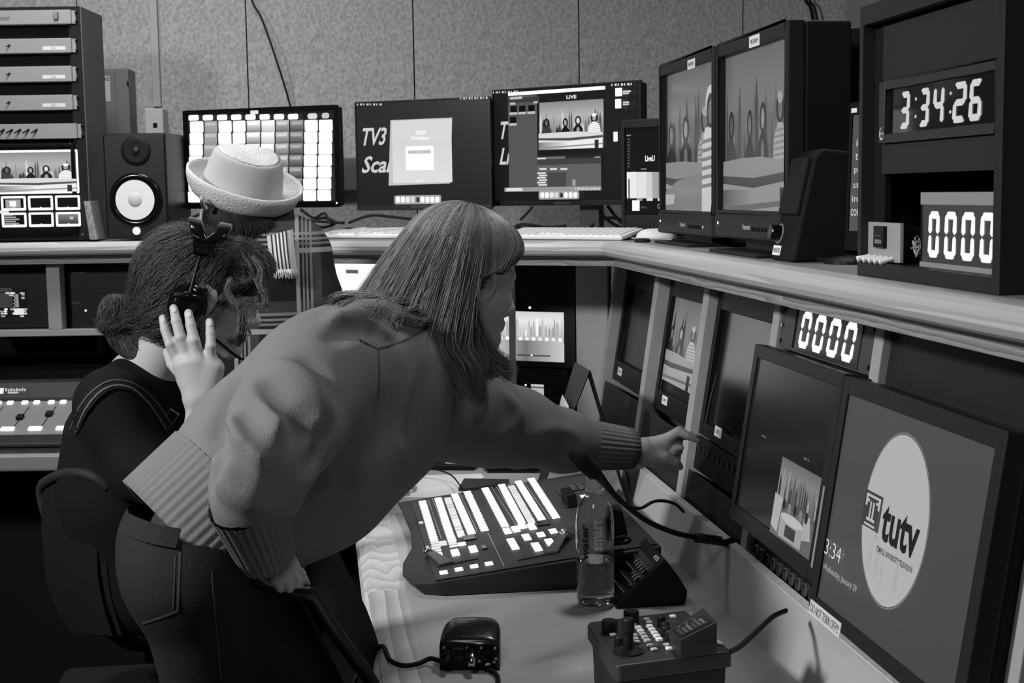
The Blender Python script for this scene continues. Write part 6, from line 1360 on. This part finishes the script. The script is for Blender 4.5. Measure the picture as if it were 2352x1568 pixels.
BB = bundle([[(1010, 600), (1005, 670), (1030, 712), (1062, 752), (1040, 782), (1010, 770)], [(1015, 620), (1000, 690), (1020, 730), (1050, 760), (1075, 800), (1088, 850)], [(1010, 620), (1030, 690), (1058, 750), (1108, 812), (1140, 842), (1172, 850)], [(1035, 670), (1060, 735), (1100, 790), (1135, 836), (1166, 868)], [(1060, 680), (1085, 770), (1100, 830), (1128, 868)], [(1040, 690), (1068, 735), (1112, 775), (1134, 815), (1160, 838)], [(1040, 700), (1055, 780), (1078, 840), (1100, 880)]], 150, .0052, 2.405)
BB = BB + A3(FW) * np.linspace(0, .03, 26)[None, :, None]
strandmesh(np.concatenate([BA, BB]), .00062, .0003, lin(106) * rng.uniform(.4, 1.7, len(BA) + len(BB)), 'hair_lock', T1, HAIRM)
# ------------------------------------------------------------------ the seated person with headphones
T2 = person('seated person with curly tied-back hair, glasses and dark overalls, one hand at the headphones', (D(330, 1300, 3.0).x, D(330, 1300, 3.0).y, 0))
TS = mat('black_shirt', 24, .85, bump=.2, scale=300, spec=.2); OV = mat('black_denim', 30, .8, bump=.2, scale=500, spec=.2)
to = chain([D(330, 900, 2.99), D(300, 1010, 3.0), D(290, 1130, 3.0), D(330, 1330, 3.02)], [.085, .130, .138, .145], .05)
to += [cap(D(262, 925, 2.90), D(360, 905, 3.12), .070, .075, .05), cap(D(250, 930, 2.88), D(330, 1080, 2.84), .068, .058, .04), cap(D(330, 1080, 2.84), D(405, 1122, 2.80), .058, .056, .04), cap(D(400, 960, 3.05), D(440, 1100, 3.05), .09, .10, .05)]
to += [cap(D(390, 1090, 3.12), D(560, 1120, 3.18), .055, .048, .04), cap(D(560, 1120, 3.18), D(760, 1130, 3.30), .045, .04, .03)]
l_, h_ = bounds(to); bmesh_of('shirt', [nets(to, l_, h_, .0075)], TS, T2)
lg = [cap(D(330, 1390, 3.0), D(560, 1430, 3.05), .10, .085, .04), cap(D(330, 1390, 3.15), D(560, 1430, 3.22), .10, .085, .04)]
k1 = D(560, 1430, 3.05); k2 = D(560, 1430, 3.22); lg += [cap(k1, V((k1.x + .03, k1.y, .1)), .075, .05, .02), cap(k2, V((k2.x + .03, k2.y, .1)), .075, .05, .02)]
l_, h_ = bounds(lg); bmesh_of('overalls', [nets(lg, l_, h_, .010)], OV, T2)
strap = mat('strap_edge', 96, .7, bump=.1, scale=400)
strip_on('overall_strap', [(168, 990), (188, 940), (222, 898), (262, 878), (310, 888), (352, 925), (392, 985)], to, .030, OV, T2, .006, .002)
strip_on('strap_stitching', [(172, 992), (194, 942), (226, 902), (264, 884), (308, 893), (346, 930), (382, 985)], to, .0035, strap, T2, .0085, .001)
strip_on('strap_stitching', [(160, 985), (182, 934), (218, 892), (262, 872), (312, 882), (356, 918), (398, 980)], to, .0022, strap, T2, .0085, .001)
bq = surf(391, 960, to, lift=.012)
if bq: bfm = Fr(bq, (RW * .8 + V((0, 0, -.6))), (RW * .6 + V((0, 0, .8)))); MB().ringbox(bfm, -.012, .012, -.018, .018, .003, 0, .003).build('buckle', CHR, T2, bev=.001)
H2 = D(476, 668, 2.95); f2 = (RW * .97 + FW * .22).normalized() * .975 + V((0, 0, -.20)); hp2, HX2 = head(H2, f2, (0, 0, 1), 1.03)
hp2 += [cap(HX2(-.035, 0, -.03), D(335, 880, 2.99), .052, .060, .04), cap(D(310, 870, 3.0), D(380, 930, 3.03), .06, .07, .04)]
va = nets(hp2, *bounds(hp2), .0034)
# the hand on the earphone, back of the hand toward the camera
zq = 2.80
h3 = [cap(D(405, 1120, 2.80), D(460, 1000, 2.80), .040, .032, .02), cap(D(460, 1000, 2.80), D(458, 928, zq), .032, .027, .02), cap(D(452, 905, zq), D(420, 838, zq - .005), .026, .020, .02), cap(D(458, 905, zq), D(447, 832, zq - .008), .026, .020, .02), cap(D(468, 905, zq), D(476, 838, zq), .025, .019, .02), cap(D(480, 900, zq), D(496, 845, zq), .022, .017, .02), cap(D(430, 870, zq + .01), D(412, 830, zq + .02), .017, .014, .02)]
h3 += hand((([D(420, 835, zq), D(392, 790, zq - .008), D(380, 757, zq), D(374, 731, zq + .010)], [.0125, .0112, .0098, .0082]),
            ([D(438, 825, zq - .004), D(415, 775, zq - .012), D(405, 738, zq - .004), D(399, 708, zq + .008)], [.013, .0115, .010, .0085]),
            ([D(458, 828, zq - .004), D(446, 782, zq - .012), D(438, 747, zq - .004), D(433, 719, zq + .008)], [.013, .0115, .010, .0085]),
            ([D(484, 838, zq), D(484, 795, zq - .008), D(483, 765, zq), D(481, 739, zq + .010)], [.0115, .0105, .009, .0078]),
            ([D(425, 868, zq + .025), D(396, 835, zq + .045), D(384, 808, zq + .06)], [.014, .012, .009])))
vb = nets(h3, *bounds(h3), .0018)
h4 = [cap(D(760, 1130, 3.30), D(880, 1125, 3.42), .028, .024, .02), cap(D(880, 1125, 3.42), D(915, 1118, 3.46), .024, .018, .02)]
zt = DZ + .012
def fz(x, y, z): return atZ(x, y, z)
h4 = [cap(D(760, 1130, 3.30), fz(885, 1118, DZ + .035), .028, .024, .02), cap(fz(885, 1118, DZ + .035), fz(905, 1112, DZ + .03), .026, .016, .02)]
h4 += hand((([fz(902, 1100, DZ + .03), fz(925, 1092, DZ + .028), fz(948, 1094, DZ + .012)], [.010, .009, .007]), ([fz(900, 1108, DZ + .03), fz(922, 1100, DZ + .03), fz(952, 1104, DZ + .010)], [.010, .009, .0068]),
            ([fz(900, 1116, DZ + .03), fz(924, 1112, DZ + .026), fz(953, 1121, DZ + .010)], [.010, .009, .0068]), ([fz(896, 1124, DZ + .025), fz(918, 1124, DZ + .02), fz(938, 1131, DZ + .009)], [.009, .008, .0062]), ([fz(895, 1098, DZ + .03), fz(912, 1086, DZ + .02), fz(925, 1082, DZ + .01)], [.011, .009, .007])))
vc = nets(h4, *bounds(h4), .0022)
bmesh_of('body', [va, vb, vc], SKIN, T2)
for tip, prev in (((374, 731), (380, 757)), ((399, 708), (405, 738)), ((433, 719), (438, 747)), ((481, 739), (483, 765))):
    p = surf(tip[0] + .5, tip[1] + 3, h3, lift=.0004)
    if p:
        n_ = grad(A3(p)[None], h3)[0]; up_ = (D(tip[0], tip[1], zq) - D(prev[0], prev[1], zq)).normalized(); v_, f_ = nets([ell(p - V(n_) * .0008, (up_, V(n_).cross(up_).normalized(), V(n_)), (.0066, .0052, .0016), .001)], A3(p) - .01, A3(p) + .01, .001); bmesh_of('fingernail', [(v_, f_)], NAIL, T2)
b = MB(); b.tube([D(446, 930, zq - .026), D(458, 934, zq - .031), D(472, 932, zq - .026)], .0022, 6); b.build('hair_tie', BLKM, T2, smooth=True)
# curly hair
r2 = (HX2(0, 1, 0) - HX2(0, 0, 0)).normalized(); fh2 = (HX2(1, 0, 0) - HX2(0, 0, 0)).normalized(); uh2 = (HX2(0, 0, 1) - HX2(0, 0, 0)).normalized()
hb2 = [ell(HX2(-.045, 0, .025), (fh2, r2, uh2), (.108, .098, .104), .02), ell(HX2(.045, -.01, .075), (fh2, r2, uh2), (.070, .085, .046), .03), ell(HX2(-.055, 0, -.05), (fh2, r2, uh2), (.075, .078, .075), .03), cap(HX2(.075, .05, .045), HX2(.088, .055, .02), .024, .014, .02)]
hb2 += [ell(D(268, 725, 2.97), (RW, V((0, 0, 1)), FW), (.034, .048, .036), .01), cap(D(285, 785, 2.97), D(320, 810, 2.96), .028, .03, .02), ell(HX2(.095, .05, -.055), (fh2, r2, uh2), (.066, .060, .062), .01, -1), ell(HX2(.10, -.02, -.045), (fh2, r2, uh2), (.055, .09, .066), .01, -1)]
bmesh_of('hair_base', [nets(hb2, *bounds(hb2), .006)], mat('hair_under', 52, .6), T2)  # same dark hair colour beneath the curls
hc2 = A3(H2); f2a = A3(fh2); u2a = A3(uh2)
s2_ = sample(hb2, 8000, lambda P: ((P - hc2) @ u2a > -.16))
rn = rng.normal(0, 1, s2_.shape); ph = rng.uniform(0, 6.28, len(s2_)); crown2 = A3(HX2(-.06, 0, .12)); bun = A3(D(268, 725, 2.97))
upz = (s2_ - hc2) @ u2a; fro = (s2_ - hc2) @ f2a > .035
def flow2(P, i):
    tb2 = bun - P; tb2 /= np.maximum(np.linalg.norm(tb2, axis=1, keepdims=True), .02); fw = P - crown2; fw /= np.maximum(np.linalg.norm(fw, axis=1, keepdims=True), .02)
    base = np.where(fro[:, None], fw * .9 + np.array([0, 0, -.7]), tb2 * .9 + np.array([0, 0, -.25]))
    return base + rn * .08 + np.stack([np.sin(ph + i * .9), np.cos(ph * 1.3 + i * .9), np.sin(ph * 2 + i * 1.1)], -1) * np.where(fro, .5, .09)[:, None]
def limit2(P, P0):
    q = P - hc2; u_ = q @ u2a; fm = np.interp(u_, [-.3, -.08, -.02, .03, .06, .10], [.0, .004, .030, .070, .12, .14]) + .012 * np.sin(ph); ex = np.maximum(q @ f2a - fm, 0); return P - ex[:, None] * f2a
S2 = groom(s2_, hb2, flow2, 15, .0078, rng.uniform(.0008, .004, (len(s2_), 1)), fix=limit2); S2 = S2 + rng.normal(0, .0009, S2.shape) + np.linspace(0, 1, S2.shape[1])[None, :, None] * grad(s2_, hb2)[:, None] * (rng.random((len(s2_), 1, 1)) ** 6) * .020
strandmesh(S2, .00062, .0003, lin(70) * rng.uniform(.6, 1.4, len(s2_)) * clump(S2[:, 4], crown2, f2a, A3(r2), 110, .4, 1.8), 'hair_strands', T2, HAIRM)
# curls hanging at temple and cheek
cu_ = []
for pts in ([(545, 690), (552, 730), (548, 770), (535, 785), (526, 780)], [(530, 640), (520, 665), (535, 690), (548, 700), (552, 690)], [(585, 640), (600, 665), (612, 690), (606, 700)], [(560, 700), (562, 740), (556, 778), (545, 790)], [(580, 590), (600, 620), (598, 650), (606, 668)]):
    base = [A3(D(x, y, 2.865)) for x, y in pts]; sp = np.array([A3(p) for p in spline([V(p) for p in base], 8)])
    if len(sp) < 33: sp = np.concatenate([sp, np.repeat(sp[-1:], 33 - len(sp), 0)])
    for _ in range(70): cu_.append(sp[:33] + rng.normal(0, .0030, 3) * np.linspace(.5, 1.6, 33)[:, None] + np.cumsum(rng.normal(0, .0006, (33, 3)), 0))
strandmesh(np.array(cu_), .0005, .0003, lin(96) * rng.uniform(.4, 1.6, len(cu_)), 'hair_curls', T2, HAIRM)
# glasses
gm = mat('wire_frame', 150, .25, .8, bump=.01); b = MB()
for q in (-1, 1):
    c_ = HX2(.102, q * .033, -.018); b.tube([c_ + (r2 * math.cos(a) * .023 + uh2 * math.sin(a) * .019) for a in np.linspace(0, 2 * math.pi, 17)], .0011, 6, smooth=False); b.tube([HX2(.10, q * .056, -.008), HX2(.05, q * .078, -.004), HX2(.0, q * .082, -.004)], .0012, 6)
b.tube([HX2(.104, -.010, -.012), HX2(.110, 0, -.008), HX2(.104, .010, -.012)], .0011, 6); b.build('glasses', gm, T2, smooth=True)
MB().tube([HX2(.03, .06, -.148), HX2(.05, .03, -.150), HX2(.055, 0, -.152), HX2(.05, -.03, -.150)], .0014, 6).build('necklace', CHR, T2, smooth=True)
# headphones: worn, but a thing of its own
T3 = thing('headphones', 'glossy black headphones with a split headband worn over the curly hair', 'headphones', HX2(-.01, .1, -.02))
def cupf(q): return Fr(HX2(-.035, q * .088, -.030), fh2 * q, uh2) if q > 0 else Fr(HX2(-.035, q * .088, -.030), -fh2, uh2)
NEARS = 1 if (HX2(0, 1, 0) - CAMP).length < (HX2(0, -1, 0) - CAMP).length else -1
for q in (1, -1):
    o_ = HX2(-.035, q * .082, -.030); n_ = r2 * q; fr = Fr(o_, fh2 if fh2.cross(uh2).dot(n_) > 0 else -fh2, uh2)
    b = MB(); vs = []; fs = []; pr = [(.95, -.005), (1, .0), (1, .016), (.93, .022), (.86, .024), (.82, .036), (.6, .041), (.2, .043)]
    for s_, h_ in pr:
        for k in range(32): a = 2 * math.pi * k / 32; vs.append(fr.pt(.040 * s_ * math.cos(a), .050 * s_ * math.sin(a), h_))
    for i in range(len(pr) - 1):
        for k in range(32): fs.append((i * 32 + k, i * 32 + (k + 1) % 32, (i + 1) * 32 + (k + 1) % 32, (i + 1) * 32 + k))
    fs += [list(range(32))[::-1], [(len(pr) - 1) * 32 + k for k in range(32)]]; b.add(vs, fs); b.build('ear_cup', BLKS, T3, smooth=True)
    MB().tube([fr.pt(-.03, .018, .034), fr.pt(0, .022, .044), fr.pt(.03, .018, .034)], .007, 10).build('cup_yoke', BLKS, T3, smooth=True)
    MB().tube([fr.pt(0, .025, .044), HX2(-.03, q * .118, .05), HX2(-.025, q * .105, .085)], .0038, 8).build('slider_rod', BLK, T3, smooth=True)
    sf = Fr(HX2(-.025, q * .106, .088), fr.u, (HX2(-.02, q * .075, .125) - HX2(-.025, q * .106, .088)))
    b = MB(); b.prism(sf, [(-.015, -.018), (.015, -.018), (.024, .012), (.024, .022), (-.022, .022), (-.022, .012)], -.004, .007); b.build('slider_block', BLKS, T3, bev=.002)
    for s_ in (-.008, .008): MB().lathe(sf.sub(s_, -.010, .007), [(.0022, 0), (.0018, .0012)], 8).build('rivet', CHR, T3)
def arc(off, lift, n=19):
    out = []
    for i in range(n): a = math.pi * i / (n - 1); out.append(HX2(-.022 + off * math.sin(a) ** .5, math.cos(a) * .100, .10 + lift * math.sin(a)))
    return out
for off in (.036, -.024):
    P = arc(off, .038); b = MB(); vs = []
    for i, p in enumerate(P): vs += [p - fh2 * .016, p + fh2 * .016, p + fh2 * .013 + (p - HX2(0, 0, .05)).normalized() * .007, p - fh2 * .013 + (p - HX2(0, 0, .05)).normalized() * .007]
    fs = [(4 * i + k, 4 * i + (k + 1) % 4, 4 * i + 4 + (k + 1) % 4, 4 * i + 4 + k) for i in range(len(P) - 1) for k in range(4)] + [(0, 3, 2, 1), tuple(4 * (len(P) - 1) + k for k in range(4))]
    b.add(vs, fs); b.build('headband', BLKS, T3, bev=.002, smooth=True)
MB().tube([HX2(.03, NEARS * .115, -.085), HX2(.08, NEARS * .10, -.115), HX2(.115, NEARS * .05, -.125)], .003, 8).build('microphone_boom', BLKM, T3, smooth=True)
# ------------------------------------------------------------------ the person in hat and plaid
zb = 3.50
T4 = person('person in a white fluffy hat and plaid jacket seen from behind near the middle console', (D(640, 800, zb).x, D(640, 800, zb).y, 0))
PL = bpy.data.materials.new('plaid_wool'); PL.use_nodes = True; nt = PL.node_tree; bb = nt.nodes['Principled BSDF']; bb.inputs['Roughness'].default_value = .9
def plaid(nt, bb, scale, base, stripes):
    tc = nt.nodes.new('ShaderNodeTexCoord'); sx = nt.nodes.new('ShaderNodeSeparateXYZ'); nt.links.new(tc.outputs['Object'], sx.inputs[0]); acc = None
    for axi in ('X', 'Z'):
        mm = nt.nodes.new('ShaderNodeMath'); mm.operation = 'MULTIPLY'; mm.inputs[1].default_value = scale * (1.25 if axi == 'X' else 1); nt.links.new(sx.outputs[axi], mm.inputs[0])
        fr_ = nt.nodes.new('ShaderNodeMath'); fr_.operation = 'FRACT'; nt.links.new(mm.outputs[0], fr_.inputs[0])
        cr_ = nt.nodes.new('ShaderNodeValToRGB'); cr_.color_ramp.interpolation = 'CONSTANT'; nt.links.new(fr_.outputs[0], cr_.inputs[0]); el = cr_.color_ramp.elements
        for i, (p, g) in enumerate(stripes): e = el[i] if i < 2 else el.new(p); e.position = p; e.color = (lin(g),) * 3 + (1,)
        if acc is None: acc = cr_
        else:
            mx = nt.nodes.new('ShaderNodeMix'); mx.data_type = 'RGBA'; mx.blend_type = 'LIGHTEN'; mx.inputs['Factor'].default_value = 1.0; nt.links.new(acc.outputs[0], mx.inputs['A']); nt.links.new(cr_.outputs[0], mx.inputs['B']); nt.links.new(mx.outputs['Result'], bb.inputs['Base Color'])
plaid(nt, bb, 5.2, 40, ((0, 26), (.30, 150), (.36, 24), (.40, 115), (.43, 30), (.46, 120), (.49, 30), (.52, 120), (.56, 60), (.70, 24)))
bd = chain([D(600, 545, zb), D(615, 640, zb), D(620, 800, zb), D(620, 1000, zb)], [.075, .135, .145, .15], .05)
bd += [cap(D(600, 525, zb + .02), D(672, 540, zb + .0), .048, .05, .03)]
bd += [cap(D(560, 590, zb + .02), D(690, 585, zb + .02), .075, .072, .04), cap(D(690, 585, zb), D(725, 690, zb - .03), .070, .062, .04), cap(D(725, 690, zb - .03), D(728, 780, zb + .10), .060, .050, .04), cap(D(728, 780, zb + .1), D(790, 800, zb + .28), .05, .045, .03), cap(D(530, 600, zb), D(505, 720, zb), .068, .06, .04)]
l_, h_ = bounds(bd); bmesh_of('plaid_jacket', [nets(bd, l_, h_, .009)], PL, T4)
lg = [cap(D(590, 1000, zb), V((D(590, 1000, zb).x, D(590, 1000, zb).y, .1)), .10, .06, .03), cap(D(660, 1000, zb), V((D(660, 1000, zb).x, D(660, 1000, zb).y, .1)), .10, .06, .03)]
l_, h_ = bounds(lg); bmesh_of('trousers', [nets(lg, l_, h_, .012)], TS, T4)
Hh = D(540, 505, zb - .0); fh_ = (FW * .85 - RW * .5); hp4, HX4 = head(Hh, fh_, (.18, -.1, 1), 1.0); hp4 += [cap(HX4(-.02, 0, -.03), D(585, 560, zb), .052, .058, .03)]
l_, h_ = bounds(hp4); bmesh_of('body', [nets(hp4, l_, h_, .005)], SKIN, T4)
a_, r4, u4 = (HX4(1, 0, 0) - HX4(0, 0, 0)), (HX4(0, 1, 0) - HX4(0, 0, 0)), (HX4(0, 0, 1) - HX4(0, 0, 0))
hb4 = [ell(HX4(-.02, 0, .01), (a_, r4, u4), (.088, .078, .082), .02), ell(HX4(-.035, 0, -.06), (a_, r4, u4), (.075, .085, .075), .03), cap(D(505, 500, zb - .06), D(520, 545, zb - .05), .040, .035, .03), cap(D(540, 520, zb - .03), D(600, 530, zb - .04), .055, .045, .03)]
l_, h_ = bounds(hb4); bmesh_of('hair', [nets(hb4, l_, h_, .005)], mat('black_hair', 22, .6, bump=.4, scale=160), T4)
sc4 = sample(hb4, 900, lambda P: P[:, 2] < Hh.z)
S4 = groom(sc4, hb4, lambda P, i: np.array([0, 0, -1.]) + rng.normal(0, .25, P.shape), 8, .009, .003); strandmesh(S4, .0009, .0004, lin(22) * rng.uniform(.5, 2, len(sc4)), 'hair_strands', T4, HAIRM)
# scarf panel with fringe over the shoulder
def spt(u_, v_, lift=0):
    x = 613 + 60 * u_ + 9 * v_; y = 556 - 16 * u_ + (64 + 14 * u_) * v_ - 14 * (1 - v_) ** 3; return D(x, y, zb - .150 + .035 * (1 - v_) ** 2 + .02 * (2 * u_ - 1) ** 2 + .003 * math.sin(u_ * 14) - lift)
def panel(u0, u1, lift, thick):
    vs = []; nu, nv = (9 if u1 - u0 > .5 else 2), 12
    for l_ in (lift, lift - thick): vs += [spt(u0 + (u1 - u0) * i / (nu - 1), j / (nv - 1), l_) for j in range(nv) for i in range(nu)]
    n_ = nu * nv; fs = []
    for j in range(nv - 1):
        for i in range(nu - 1): q = (j * nu + i, j * nu + i + 1, (j + 1) * nu + i + 1, (j + 1) * nu + i); fs += [q, tuple(n_ + k for k in q[::-1])]
    b = MB(); b.add(vs, fs); return b
so = panel(0, 1, 0, .004).build('scarf', mat('scarf_wool', 205, .9, bump=.3, scale=300), T4, smooth=True)
for u0, w_, g_ in ((.14, .05, 60), (.29, .05, 50), (.43, .05, 60), (.57, .05, 50), (.70, .06, 60)): panel(u0, u0 + w_, .0015, .001).build('stripe', mat('scarf_dark', 50, .9), so)
MB_ = MB()
b = MB()
for i in range(26): p = spt(i / 25, 1); b.tube([p, p + V((.002 * math.sin(i * 3), -.004, -.012)), p + V((.003 * math.sin(i * 2), -.004, -.022))], [.0022, .0008], 5, smooth=False)
o_ = b.build('fringe', mat('fringe_wool', 190, .9), so, smooth=True); o_['kind'] = 'stuff'
# hat
hu = (V((0, 0, 1)) * .92 + RW * .28 - FW * .30).normalized(); hr = (RW - hu * RW.dot(hu)).normalized(); hn = hu.cross(hr); HF = Fr(D(556, 425, zb - .0), hr, hn)
HATM = mat('fluffy_white', 206, .95, bump=1.0, scale=190, spec=.2); HATS = mat('white_felt', 182, .9, bump=.25, scale=260, spec=.2)
def ring_surface(prof, n, nm, m_, par, wob=0):
    vs = []; fs = []
    for r, h in prof:
        for k in range(n): a = 2 * math.pi * k / n; rr = r * (1 + wob * math.sin(3 * a + 1)); vs.append(HF.pt(rr * math.cos(a), rr * math.sin(a) * .94, h + wob * .2 * math.sin(2 * a)))
    for i in range(len(prof) - 1):
        for k in range(n): p = i * n + k; q = i * n + (k + 1) % n; fs.append((p, q, q + n, p + n))
    fs += [list(range(n))[::-1], [(len(prof) - 1) * n + k for k in range(n)]]; b = MB(); b.add(vs, fs); return b.build(nm, m_, par, smooth=True)
hat = thing('bucket_hat', 'white fluffy hat with an upturned brim in front of the bright button monitor', 'hat', HF.o)
ring_surface([(.098, -.02), (.100, -.005), (.098, .015), (.093, .045), (.087, .070), (.084, .078), (.080, .083)], 56, 'crown', HATS, hat, .02)
ring_surface([(.080, .0825), (.070, .086), (.050, .088), (.02, .089)], 56, 'crown_top', HATM, hat, .02)
ring_surface([(.097, -.018), (.115, -.014), (.128, -.002), (.137, .012), (.141, .022), (.146, .020), (.145, .006), (.138, -.016), (.125, -.034), (.108, -.038), (.098, -.030)], 64, 'brim', HATM, hat, .03)
MB().tube([D(462, 452, zb - .13), D(466, 470, zb - .13), D(474, 478, zb - .12)], [.004, .007], 10).build('brooch', CHR, hat, smooth=True)
# ------------------------------------------------------------------ chairs
CH = mat('chair_mesh', 17, .75, bump=.5, scale=500); CHF = mat('chair_frame', 22, .4, bump=.03)
t = thing('office_chair', 'black mesh-backed office chair gripped by the leaning person', 'chair', V((D(740, 1500, 2.2).x, D(740, 1500, 2.2).y, 0)))
rim = [D(505, 1322, 2.12), D(560, 1318, 2.04), D(620, 1345, 2.04), D(690, 1360, 2.05), D(716, 1368, 2.06), D(755, 1430, 2.10), D(805, 1500, 2.16), D(862, 1580, 2.22), D(905, 1680, 2.28)]
MB().tube(rim, .012, 10).build('back_frame', CHF, t, smooth=True)
inner_ = [D(640, 1200, 2.36), D(700, 1190, 2.36), D(760, 1240, 2.38), D(800, 1320, 2.38), D(840, 1400, 2.38), D(872, 1500, 2.38), D(885, 1580, 2.38), D(890, 1680, 2.38)]
L1 = spline(rim[2:], 4); L2 = spline(inner_, 4); n_ = 24; vs = []
def res(L, n):
    out = []
    for i in range(n): x = i / (n - 1) * (len(L) - 1); k = min(int(x), len(L) - 2); out.append(L[k].lerp(L[k + 1], x - k))
    return out
r1 = res(L1, n_); r2_ = res(L2, n_); m_ = 8
for i in range(n_):
    for j in range(m_): s_ = j / (m_ - 1); vs.append(r1[i].lerp(r2_[i], s_) + V((.0, 0, -.02 * math.sin(s_ * math.pi))))
fs = [(i * m_ + j, i * m_ + j + 1, (i + 1) * m_ + j + 1, (i + 1) * m_ + j) for i in range(n_ - 1) for j in range(m_ - 1)]; k = len(vs)
b = MB(); b.add(vs + [v + V((.004, .004, -.006)) for v in vs], fs + [tuple(k + q for q in f[::-1]) for f in fs]); b.build('back_mesh', CH, t, smooth=True)
b = MB()
for r_i in range(9):
    for c_i in range(5): p = D(722 + 3.5 * r_i + 6 * c_i, 1352 + 8 * r_i - 3.4 * c_i, 2.09); b.tube([p, p + V((0, .0, .0022))], .0008, 4, smooth=False)
o_ = b.build('perforation', mat('perforation_grey', 110, .5), t); o_['kind'] = 'stuff'
cx_ = D(740, 1500, 2.2); sc_ = V((cx_.x + .16, cx_.y + .24, 0))
b = MB(); b.box(Fr(sc_, (1, 0, 0), (0, 1, 0)), -.22, .24, -.2, .26, .42, .48); b.build('seat', CH, t, bev=.02)
MB().tube([sc_ + V((0, 0, .12)), sc_ + V((0, 0, .42))], .03, 12).build('column', CHF, t, smooth=True)
for k in range(5): a = k * 1.2566; MB().tube([sc_ + V((0, 0, .13)), sc_ + V((.28 * math.cos(a), .28 * math.sin(a), .07))], [.02, .014], 8, smooth=False).build('leg', CHF, t, smooth=True); MB().tube([sc_ + V((.28 * math.cos(a) - .012, .28 * math.sin(a), .031)), sc_ + V((.28 * math.cos(a) + .012, .28 * math.sin(a), .031))], .03, 12, smooth=False).build('caster', BLKM, t)
t = thing('office_chair', 'dark office chair whose curved back shows behind the seated person', 'chair', V((D(150, 1300, 3.0).x + .1, D(150, 1300, 3.0).y, 0)))
rim = [D(112, 1200, 3.0), D(95, 1130, 3.0), D(110, 1104, 2.97), D(160, 1085, 2.9), D(210, 1092, 2.86), D(250, 1120, 2.86)]
GC = mat('chair_grey', 40, .7, bump=.2, scale=300)
MB().tube(rim, .012, 10).build('back_frame', GC, t, smooth=True)
low_ = [D(150, 1420, 3.0), D(170, 1500, 3.0)]
L1 = res(spline(rim, 4), 14); L2 = res([D(160, 1450, 3.0), D(260, 1460, 2.88)], 14); vs = []
for i in range(14):
    for j in range(8): vs.append(L1[i].lerp(L2[i], j / 7) + (-RW) * .03 * math.sin(j / 7 * 3.1))
fs = [(i * 8 + j, i * 8 + j + 1, (i + 1) * 8 + j + 1, (i + 1) * 8 + j) for i in range(13) for j in range(7)]; k = len(vs)
b = MB(); b.add(vs + [v + RW * .02 for v in vs], fs + [tuple(k + q for q in f[::-1]) for f in fs]); b.build('backrest', CH, t, smooth=True)
s0_ = V((D(330, 1400, 3.05).x, D(330, 1400, 3.05).y, 0)); b = MB(); b.box(Fr(s0_, (1, 0, 0), (0, 1, 0)), -.22, .26, -.22, .22, .36, .42); b.build('seat', CH, t, bev=.02)
MB().tube([s0_ + V((0, 0, .1)), s0_ + V((0, 0, .36))], .03, 12).build('column', CHF, t, smooth=True)
for k in range(5): a = k * 1.2566; MB().tube([s0_ + V((0, 0, .13)), s0_ + V((.28 * math.cos(a), .28 * math.sin(a), .03))], [.02, .014], 8, smooth=False).build('leg', CHF, t, smooth=True)
b = MB(); dn = [D(175, 1238, 2.93), D(232, 1345, 2.92), D(190, 1334, 2.93), D(150, 1318, 2.95)]; b.extr(dn, FW * .006); tag(b.build('denim_cloth', mat('pale_denim', 74, .8, bump=.3, scale=400)), 'triangle of grey denim cloth hanging beside the chair of the seated person', 'cloth')
tag(MB().tube([D(165, 1322, 2.938), D(195, 1332, 2.92), D(230, 1341, 2.912)], .0015, 5).build('hem_thread', STI, smooth=True), 'stitched hem line along the hanging denim cloth', 'hem')
